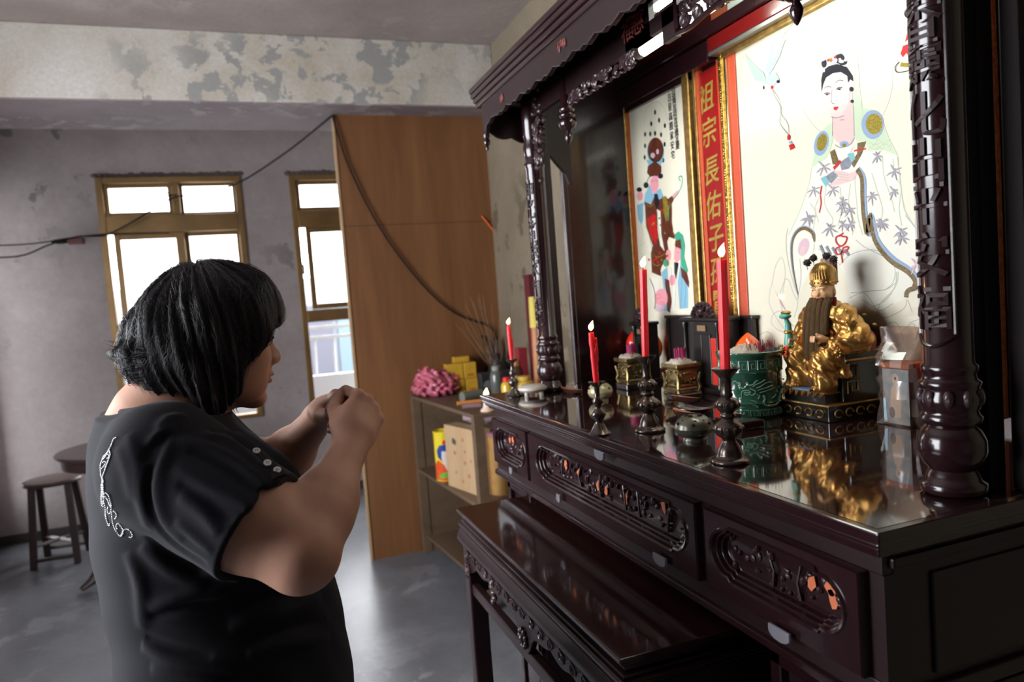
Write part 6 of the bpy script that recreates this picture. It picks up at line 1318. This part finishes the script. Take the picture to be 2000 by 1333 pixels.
KT = smooth_keys([(.86, -.225, .095, YC, .215), (.95, -.222, .100, YC, .222), (1.03, -.220, .092, YC, .215), (1.10, -.228, .080, YC, .205), (1.17, -.234, .066, YC, .200), (1.24, -.232, .034, YC, .196), (1.29, -.226, .000, YC, .180), (1.33, -.218, -.040, YC, .140), (1.365, -.205, -.070, YC, .095)])
def torso(P): return loft(P, KT, 2.35)
def arm(P, S_, E_, W_, k):
    d = rc(P, S_, S_+(E_-S_)*.6, .062, .063); d = smin(d, rc(P, S_+(E_-S_)*.5, E_, .063, .045), .03)
    d = smin(d, rc(P, E_, E_+(W_-E_)*.45, .044, .040), .02); d = smin(d, rc(P, E_+(W_-E_)*.35, W_, .0395, .0255), .03)
    return d
NB = J(290, 800, YC); NK = J(415, 735, YC)
def neck(P): return smin(rc(P, J(330, 812, YC), J(400, 715, YC), .062, .058), rc(P, J(296, 812, YC), J(360, 740, YC), .055, .045), .03)
def body(P):
    d = smin(head(P), neck(P), .012)
    d = smin(d, smin(torso(P)+.012, el(P, J(330, 850, YC), (.085, .15, .045)), .03), .03)
    d = smin(d, arm(P, SR, ER, WR, 0), .015); d = smin(d, arm(P, SL, EL, WL, 1), .015)
    h = np.minimum(hr(P), hl(P)); h = smin(h, 1e3+0*h, .01)
    return smin(d, h, .006)
person = sdf_obj('person', body, (-.27, .83, .93), (.30, 1.55, 1.62), .0030, m_skin)
tag(person, 'woman with black bobbed hair in black T-shirt, hands raised together before the altar', 'person')

# shirt: body and two sleeves, cut at neck, cuffs and hem
KS = smooth_keys([(.80, -.232, .112, YC, .232), (.88, -.233, .108, YC, .230), (.95, -.229, .106, YC, .232), (1.03, -.227, .099, YC, .225), (1.10, -.234, .088, YC, .213), (1.17, -.240, .073, YC, .208), (1.24, -.239, .043, YC, .204), (1.29, -.234, .010, YC, .190), (1.33, -.226, -.026, YC, .160), (1.37, -.214, -.055, YC, .125)])
def cutplane(P, p, n): return (P-np.asarray(p, np.float32))@np.asarray(n, np.float32)
ncol = np.array([.36, 0, -.93]); ncol /= np.linalg.norm(ncol)
def sleeve(P, S_, E_, t1, r1, r2):
    a = (E_-S_)/np.linalg.norm(E_-S_); e = S_+a*np.linalg.norm(E_-S_)*t1
    d = rc(P, S_, e+a*.04, r1, r2); d = smax(d, cutplane(P, e, a), .004)
    ins = rc(P, S_+a*.05, e+a*.08, r2-.012, r2-.0085); return smax(d, -np.maximum(ins, -cutplane(P, e-a*.022, a)), .002)
def shirt0(P):
    d = loft(P, KS, 2.35)
    d = smin(d, el(P, J(318, 864, YC), (.088, .165, .050)), .03)
    d = smin(d, rc(P, J(300, 868, YC-.07), SR, .046, .068), .03); d = smin(d, rc(P, J(380, 862, YC+.07), SL, .046, .064), .03)
    # chest
    d = smin(d, el(P, J(470, 985, YC-.075), (.085, .080, .085)), .05)
    d = smin(d, sleeve(P, SR, ER, .71, .078, .076), .025); d = smin(d, sleeve(P, SL, EL+(EL-SL)*.4, .70, .070, .064), .025)
    return d
FOLDS = []
def zf(x, y): return 150+x*.6622, 450+y*.6622
for pts, wd, amp in (([(235, 588), (272, 556), (325, 546)], .006, .004), ([(212, 640), (240, 602), (288, 576)], .006, .004), ([(205, 690), (225, 640), (262, 604)], .006, -.004),
                     ([(262, 598), (228, 690), (214, 775), (238, 868), (300, 932), (385, 985)], .0045, -.0055), ([(278, 612), (246, 695), (236, 775), (258, 855), (315, 912)], .010, .004),
                     ([(300, 618), (400, 645), (480, 690), (565, 752)], .006, .005), ([(330, 650), (430, 690), (520, 755), (585, 800)], .006, -.005), ([(285, 700), (380, 750), (480, 800), (540, 850)], .007, .005), ([(300, 745), (390, 800), (460, 860)], .006, -.004), ([(300, 790), (370, 835), (420, 895)], .007, .005), ([(360, 602), (450, 622), (540, 695), (615, 765)], .006, .005), ([(385, 592), (470, 605), (560, 680)], .005, -.004), ([(290, 860), (340, 900), (400, 950)], .006, .004),
                     ([(120, 640), (150, 710), (165, 800)], .008, .003), ([(150, 600), (180, 700), (190, 800), (210, 880)], .008, .004), ([(205, 900), (285, 965), (390, 1015)], .007, -.005), ([(190, 930), (270, 1000), (380, 1050)], .009, .005), ([(150, 950), (190, 1060), (195, 1180)], .009, .004), ([(215, 1115), (330, 1080), (470, 1065)], .008, .005), ([(215, 1140), (330, 1108), (450, 1095)], .006, -.004),
                     ([(190, 1225), (280, 1262), (400, 1285), (480, 1300)], .007, .006), ([(200, 1205), (290, 1238), (400, 1262)], .006, -.005), ([(220, 1290), (320, 1305), (430, 1325)], .007, .004), ([(450, 1165), (600, 1132), (720, 1080)], .008, .005), ([(500, 1250), (620, 1225), (745, 1200)], .008, .005), ([(480, 1205), (600, 1180), (735, 1150)], .007, -.004), ([(420, 1090), (560, 1085), (690, 1060)], .008, -.004)):
    Q = curve_pts([(*zf(x, y), 0) for x, y in pts], 3); H_pts = [hit(shirt0, q[0], q[1], 2) for q in Q]; H_pts = [h for h in H_pts if h is not None]
    if len(H_pts) > 2: FOLDS.append((np.array(H_pts, np.float32), wd, amp))
def folds(P):
    x, y, z = P.T; w = np.zeros(len(P), np.float32)
    for A, wd, amp in FOLDS:
        m = ((P > A.min(0)-3*wd) & (P < A.max(0)+3*wd)).all(1)
        if not m.any(): continue
        Pm = P[m]; best = np.full(len(Pm), 1e3, np.float32); tt = np.zeros(len(Pm), np.float32); n = len(A)-1
        for k in range(n):
            a, d = A[k], A[k+1]-A[k]; t = np.clip(((Pm-a)@d)/max(float(d@d), 1e-9), 0, 1); dist = np.linalg.norm(Pm-a-t[:, None]*d, axis=1)
            c = dist < best; best = np.where(c, dist, best); tt = np.where(c, (k+t)/n, tt)
        w[m] += amp*np.exp(-best**2/(wd*wd))*np.sqrt(np.maximum(np.sin(PI*tt), 0))
    return w+.0010*np.sin(z*70+x*25+3*np.sin(y*18))*np.sin(x*45+y*30)
cb0 = J(232, 806, YC); cf0 = J(440, 848, YC); cax = (cf0-cb0)/np.linalg.norm(cf0-cb0); cn = np.array([-cax[2], 0, cax[0]])
cmid = (cb0+cf0)/2; chl = np.linalg.norm(cf0-cb0)/2
def shirt(P):
    d = shirt0(P)-1.25*folds(P)
    q = P-np.asarray(cmid, np.float32); u = q@np.asarray(cax, np.float32); v = q[:, 1]; k = np.sqrt((u/(chl-.004))**2+(v/.120)**2)
    hole = (k-1)*.08; hole = np.maximum(hole, -(cutplane(P, cmid-cn*.035, cn)))
    return smax(d, -hole, .004)
tee = sdf_obj('t_shirt', shirt, (-.28, .80, .80), (.20, 1.50, 1.42), .0030, m_shirt, person)
# neckband, placket with four buttons
nb = MB(); P = []
for t in np.linspace(0, 2*PI, 60, endpoint=False):
    o = cmid+cax*chl*math.cos(t)*.985+np.array([0, 1, 0])*.122*math.sin(t)
    # settle on the cloth
    lo_, hi_ = -.03, .03; zz = [o+cn*s for s in np.linspace(.03, -.05, 41)]; dd = shirt(np.array(zz, np.float32)); i = int(np.argmax(dd < .0005)) if (dd < .0005).any() else 20; P.append(zz[i])
Pa = np.array(P)
for _ in range(5): Pa = (np.roll(Pa, 1, 0)+Pa*2+np.roll(Pa, -1, 0))/4
nb.tube(list(Pa), .0042, 8, closed=True, flat=1.3).build('neckband', m_shirt, person, smooth=True)
def onshirt(px, py): return hit(shirt, px, py)
pl = [onshirt(x, y) for x, y in ((452, 848), (464, 858), (482, 872), (502, 890), (524, 912), (545, 934))]
pl = [p for p in pl if p is not None]
MB().tube(curve_pts([p+np.array([.001, -.001, .001]) for p in pl], 4), .0105, 8, flat=.25).build('placket', m_shirt, person, smooth=True)
for x, y in ((480, 869), (500, 888), (522, 911), (541, 925)):
    p = onshirt(x, y)
    if p is None: continue
    g = 1e-3; n = np.array([shirt0((p+d_)[None].astype(np.float32))[0]-shirt0((p-d_)[None].astype(np.float32))[0] for d_ in np.eye(3)*g]); n /= np.linalg.norm(n); n = n*.6+np.array([-.15, -.6, .45]); n /= np.linalg.norm(n)
    t = np.cross(n, (0, 0, 1)); t /= np.linalg.norm(t); b = np.cross(n, t); mb = MB(); mb.tube([p+n*.005, p+n*.0075], .0048, 14)
    bt_ = mb.build('button', M('pearl_button', (.62, .60, .60), .25, coat=.4), person, smooth=True)
    h = MB()
    for k in range(4): c = p+n*.0077+t*.0015*math.cos(k*PI/2+.7)+b*.0015*math.sin(k*PI/2+.7); h.ell(c, .0006, 6, 4)
    h.build('thread_hole', m_hole, bt_)
# rhinestone scroll on the back
Zr = [[(225, 180), (200, 195), (180, 250), (160, 290), (130, 340), (100, 370), (85, 410), (70, 460), (72, 520), (75, 560), (95, 600), (100, 640)], [(160, 310), (168, 350), (152, 400), (132, 450), (115, 500), (98, 550), (88, 580), (88, 640)], [(130, 345), (150, 350), (155, 375), (130, 390)], [(92, 430), (110, 420), (130, 430)], [(90, 400), (112, 380), (140, 330)], [(80, 490), (105, 465), (120, 440)],
      [(105, 740), (125, 735), (150, 760), (168, 820), (180, 880), (165, 940), (145, 930), (140, 890), (155, 870)], [(115, 770), (140, 800), (160, 850), (178, 885)], [(108, 830), (120, 900), (120, 960), (135, 1020), (155, 1065), (162, 1045)], [(118, 930), (128, 990)], [(180, 900), (185, 970), (200, 1060), (235, 1130), (270, 1168), (295, 1140), (295, 1105), (275, 1070), (250, 1040), (230, 1050), (230, 1080), (245, 1105)],
      [(200, 915), (222, 930), (230, 960), (220, 992), (200, 985)], [(275, 1160), (300, 1110), (330, 1095), (362, 1110), (387, 1150), (382, 1180), (355, 1175)], [(85, 640), (95, 700), (85, 760), (90, 830), (100, 880)], [(78, 650), (80, 720), (76, 800), (85, 860)], [(98, 650), (100, 720), (104, 800), (100, 850)], [(90, 620), (88, 700), (92, 780)]]
rs = MB(); xoff = 4
for pth in Zr:
    Q = curve_pts([(x, y, 0) for x, y in pth], 10); acc = 99
    for i in range(1, len(Q)):
        acc += np.linalg.norm(Q[i]-Q[i-1])
        if acc >= 15:
            acc = 0; p = hit(shirt, 180+Q[i][0]/5.125+xoff, 820+Q[i][1]/5.125, 1.35)
            if p is not None and p[1] < YC+.03: rs.ell(p+np.array([-.0004, -.0006, 0]), .00100, 6, 5)
if rs.n: rs.build('rhinestones', M('rhinestone', (.88, .90, .95), .15, .2, coat=1), tee, smooth=True, kind='stuff')
# trousers and shoes below the shirt
m_trs = M('dark_trousers', (.02, .02, .025), .8)
def trous(P):
    d = el(P, (-.06, YC, .86), (.155, .205, .12))
    for q in (-1, 1): d = smin(d, rc(P, (-.06, YC+q*.10, .80), (-.05, YC+q*.10, .45), .10, .075), .03); d = smin(d, rc(P, (-.05, YC+q*.10, .45), (-.07, YC+q*.10, .09), .075, .058), .03)
    return np.maximum(d, .07-P[:, 2])
sdf_obj('trousers', trous, (-.24, .95, .05), (.14, 1.45, .93), .010, m_trs, person)
for q in (-1, 1):
    def shoe(P): return np.maximum(smin(el(P, (-.02, YC+q*.10, .035), (.125, .045, .045)), el(P, (-.08, YC+q*.10, .055), (.06, .042, .055)), .02), .001-P[:, 2])
    sdf_obj('shoe', shoe, (-.17, YC+q*.10-.06, 0), (.13, YC+q*.10+.06, .12), .006, M('black_shoe', (.02, .02, .02), .4), person)
# eyes, brows, lips
for q in (-1, 1):
    e = MB(); c = H(82.5, q*31, 4); e.ell(c, .0105, 16, 12); eb = e.build('eyeball', M('eye_white', (.5, .45, .42), .2), person, smooth=True)
    c2 = H(90.5, q*32, 3); MB().ell(c2, .0042, 12, 8).build('iris', M('dark_iris', (.015, .008, .006), .1), eb, smooth=True)
    MB().tube([H(94, q*17, 5), H(97, q*26, 8.5), H(95.5, q*34, 8), H(88, q*45, 2)], [.0008, .0014, .0014, .0007], 5).build('eyelashes', m_hole, person, smooth=True)
    bw = MB()
    for k in range(26): t = k/25; b = H(101-14*t*t*1.3, q*(12+34*t), 24+5*math.sin(t*2.4)); bw.tube([b-U*.0005, b+(Lh*q*.005+U*.0025)], [.0009, .0004], 4)
    bw.build('eyebrow', m_strand, person, kind='stuff')
m_lip = M('muted_lips', (.34, .12, .105), .4)
def lips(P):
    d = smin(e3(P, 98.7, 0, -50.4, 8.5, 20, 5.3), e3(P, 96.7, 0, -60.5, 8.5, 17, 6.1), .003); return smax(d, -e3(P, 108.5, 0, -55.3, 8, 23, 1.3), .002)
sdf_obj('lips', lips, H(95, 0, -55)-.026, H(95, 0, -55)+.026, .0016, m_lip, person)

# ---- hair: a full bob over the ear and nape, flicked out at the back
def px3(px, py, s=0.0): return J(px, py, YC+s)
def facecut(P): return e3(P, 106, 0, -64, 59, 200, 93)
def hair(P):
    d = el(P, px3(417, 628), (.095, .096, .089))
    d = smin(d, el(P, px3(367, 664), (.068, .090, .068)), .03); d = smin(d, el(P, px3(366, 712), (.070, .086, .054)), .03)
    for q in (-1, 1):
        d = smin(d, el(P, px3(418, 718)+np.array([0, q*.066, 0])*.95, (.040, .024, .066)), .025)
        d = smin(d, el(P, px3(470, 640)+np.array([0, q*.064, 0]), (.036, .020, .052)), .02)
    d = smin(d, el(P, px3(486, 590), (.036, .070, .042)), .02)
    d = smin(d, rc(P, px3(300, 700, -.03), px3(240, 694, -.03), .030, .008), .03); d = smin(d, rc(P, px3(320, 735, -.03), px3(262, 733, -.03), .026, .007), .02); d = smin(d, rc(P, px3(360, 752), px3(330, 775), .030, .014), .03)
    d = smin(d, rc(P, px3(300, 640, -.02), px3(270, 640, -.02), .04, .012), .03)
    for x0, y0, x1, y1, x2, y2, s, r_ in ((300, 676, 262, 676, 236, 664, -.02, .017), (296, 690, 262, 694, 226, 690, -.045, .018), (292, 700, 262, 708, 234, 706, .0, .015), (300, 716, 268, 724, 240, 728, -.04, .016), (312, 735, 282, 744, 254, 742, -.02, .014), (330, 748, 300, 760, 276, 762, -.04, .012)):
        d = smin(d, smin(rc(P, px3(x0, y0, s), px3(x1, y1, s), r_*1.3, r_*.75), rc(P, px3(x1, y1, s), px3(x2, y2, s), r_*.75, .0022), .01), .008)
    x, y, z = P.T
    d = smax(d, -facecut(P), .010)
    a = np.arctan2(y-YC, x-O[0]); d = d+.0022*np.sin(a*34+z*30)+.0016*np.sin(a*61+z*90)+.0025*np.sin(a*9+z*50)
    return d
hr_ = sdf_obj('hair', hair, (-.22, 1.05, 1.32), (.10, 1.35, 1.62), .0032, m_hair, person)
# strands laid over the hair and running free at the ends
cen = px3(395, 640)
def surf(dirs):
    t = np.full(len(dirs), .26, np.float32)
    for _ in range(60):
        s = hair((cen+dirs*t[:, None]).astype(np.float32)); t = t-np.clip(s*.7, -.01, .02)
    return t
NS, NPT = 6500, 20
RS = np.random.RandomState(4); ph = RS.uniform(-PI, PI, NS); th0 = RS.uniform(.02, 1.0, NS)**.8*.9; dth = RS.uniform(.7, 1.7, NS); drift = RS.normal(0, .16, NS)
tl = np.linspace(0, 1, NPT); TH = th0[:, None]+dth[:, None]*tl[None]; TH = np.minimum(TH, 2.45); PH = ph[:, None]+drift[:, None]*tl[None]*2+.10*np.sin(TH*2+ph[:, None]*3)+.035*np.sin(TH*7+RS.uniform(0, 6, (NS, 1)))+.03*np.sin(TH*13+RS.uniform(0, 6, (NS, 1)))+.012*np.sin(TH*30+RS.uniform(0, 6, (NS, 1)))
D = np.stack([np.sin(TH)*np.cos(PH), np.sin(TH)*np.sin(PH), np.cos(TH)], -1).reshape(-1, 3)
Rr = surf(D).reshape(NS, NPT); X = cen+D.reshape(NS, NPT, 3)*(Rr+.0006+.0045*RS.uniform(0, 1, (NS, 1))**1.5+.004*RS.uniform(0, 1, (NS, 1))**6*np.sin(tl*9)[None])[:, :, None]
V = []; Fc = []; n0 = 0
face_side = facecut(X.reshape(-1, 3).astype(np.float32)).reshape(NS, NPT) < -.0015
for i in range(NS):
    P = X[i]; m = NPT
    bad = np.where(face_side[i])[0]
    if len(bad): m = bad[0]
    if m < 4: continue
    P = P[:m]; t = np.gradient(P, axis=0); t /= np.linalg.norm(t, axis=1)[:, None]+1e-9; out = P-cen; out /= np.linalg.norm(out, axis=1)[:, None]; sd3 = np.cross(t, out); sd3 /= np.linalg.norm(sd3, axis=1)[:, None]+1e-9
    w_ = RS.uniform(.0002, .00045)*np.sin(np.linspace(.35, 2.9, m))[:, None]; V += [P+sd3*w_, P+out*w_*1.2, P-sd3*w_]
    for k in range(m-1):
        a, b, c = n0+k, n0+m+k, n0+2*m+k; Fc += [(a, a+1, b+1, b), (b, b+1, c+1, c)]
    n0 += 3*m
mb = MB(); mb.v = [tuple(p) for p in np.concatenate(V).tolist()]; mb.f = Fc; mb.n = len(mb.v); mb.build('hair_strands', m_strand, hr_, smooth=2, kind='stuff')
fl_ = MB(); rr = random.Random(21)
def wisp(a, b, c, r=.00045): fl_.tube(curve_pts([a, b, c], 5), [r*(1-.7*t) for t in np.linspace(0, 1, 11)], 3)
for k in range(420):
    s = rr.uniform(-.075, .03); y0 = rr.uniform(668, 745); x0 = rr.uniform(285, 330); wisp(px3(x0, y0, s), px3(x0-35, y0+rr.uniform(0, 12), s), px3(x0-rr.uniform(45, 85)*(1.1-(y0-668)/140), y0+rr.uniform(-14, 16), s), .0006)
for k in range(150):
    s = rr.uniform(-.075, -.02); x0 = rr.uniform(330, 462); y0 = 735+(x0-330)*.33; wisp(px3(x0, y0-20, s), px3(x0+rr.uniform(-6, 2), y0+8, s+.004), px3(x0+rr.uniform(-12, 8), y0+rr.uniform(22, 42), s+.01), .0006)
for k in range(110):
    s = rr.uniform(-.055, .03); x0 = rr.uniform(500, 532); y0 = rr.uniform(555, 590); wisp(px3(x0, y0, s), px3(x0+rr.uniform(5, 14), y0+25, s), px3(x0+rr.uniform(0, 18), y0+rr.uniform(40, 75), s), .0004)
for k in range(60):
    s = rr.uniform(-.07, -.045); y0 = rr.uniform(600, 700); x0 = 505-(y0-600)*.38; wisp(px3(x0-14, y0-20, s), px3(x0, y0+10, s), px3(x0-rr.uniform(2, 16), y0+rr.uniform(30, 55), s), .0005)
for k in range(260):
    a = rr.uniform(PI*.95, PI*2.05); cx, cy = 402+128*math.cos(a), 632+116*math.sin(a); s = rr.uniform(-.04, .04); wisp(px3(cx, cy, s), px3(cx+rr.uniform(-4, 14), cy+rr.uniform(-10, 2), s), px3(cx+rr.uniform(-8, 26), cy+rr.uniform(-12, 10), s), .0003)
fl_.build('loose_hairs', m_strand, hr_, kind='stuff')
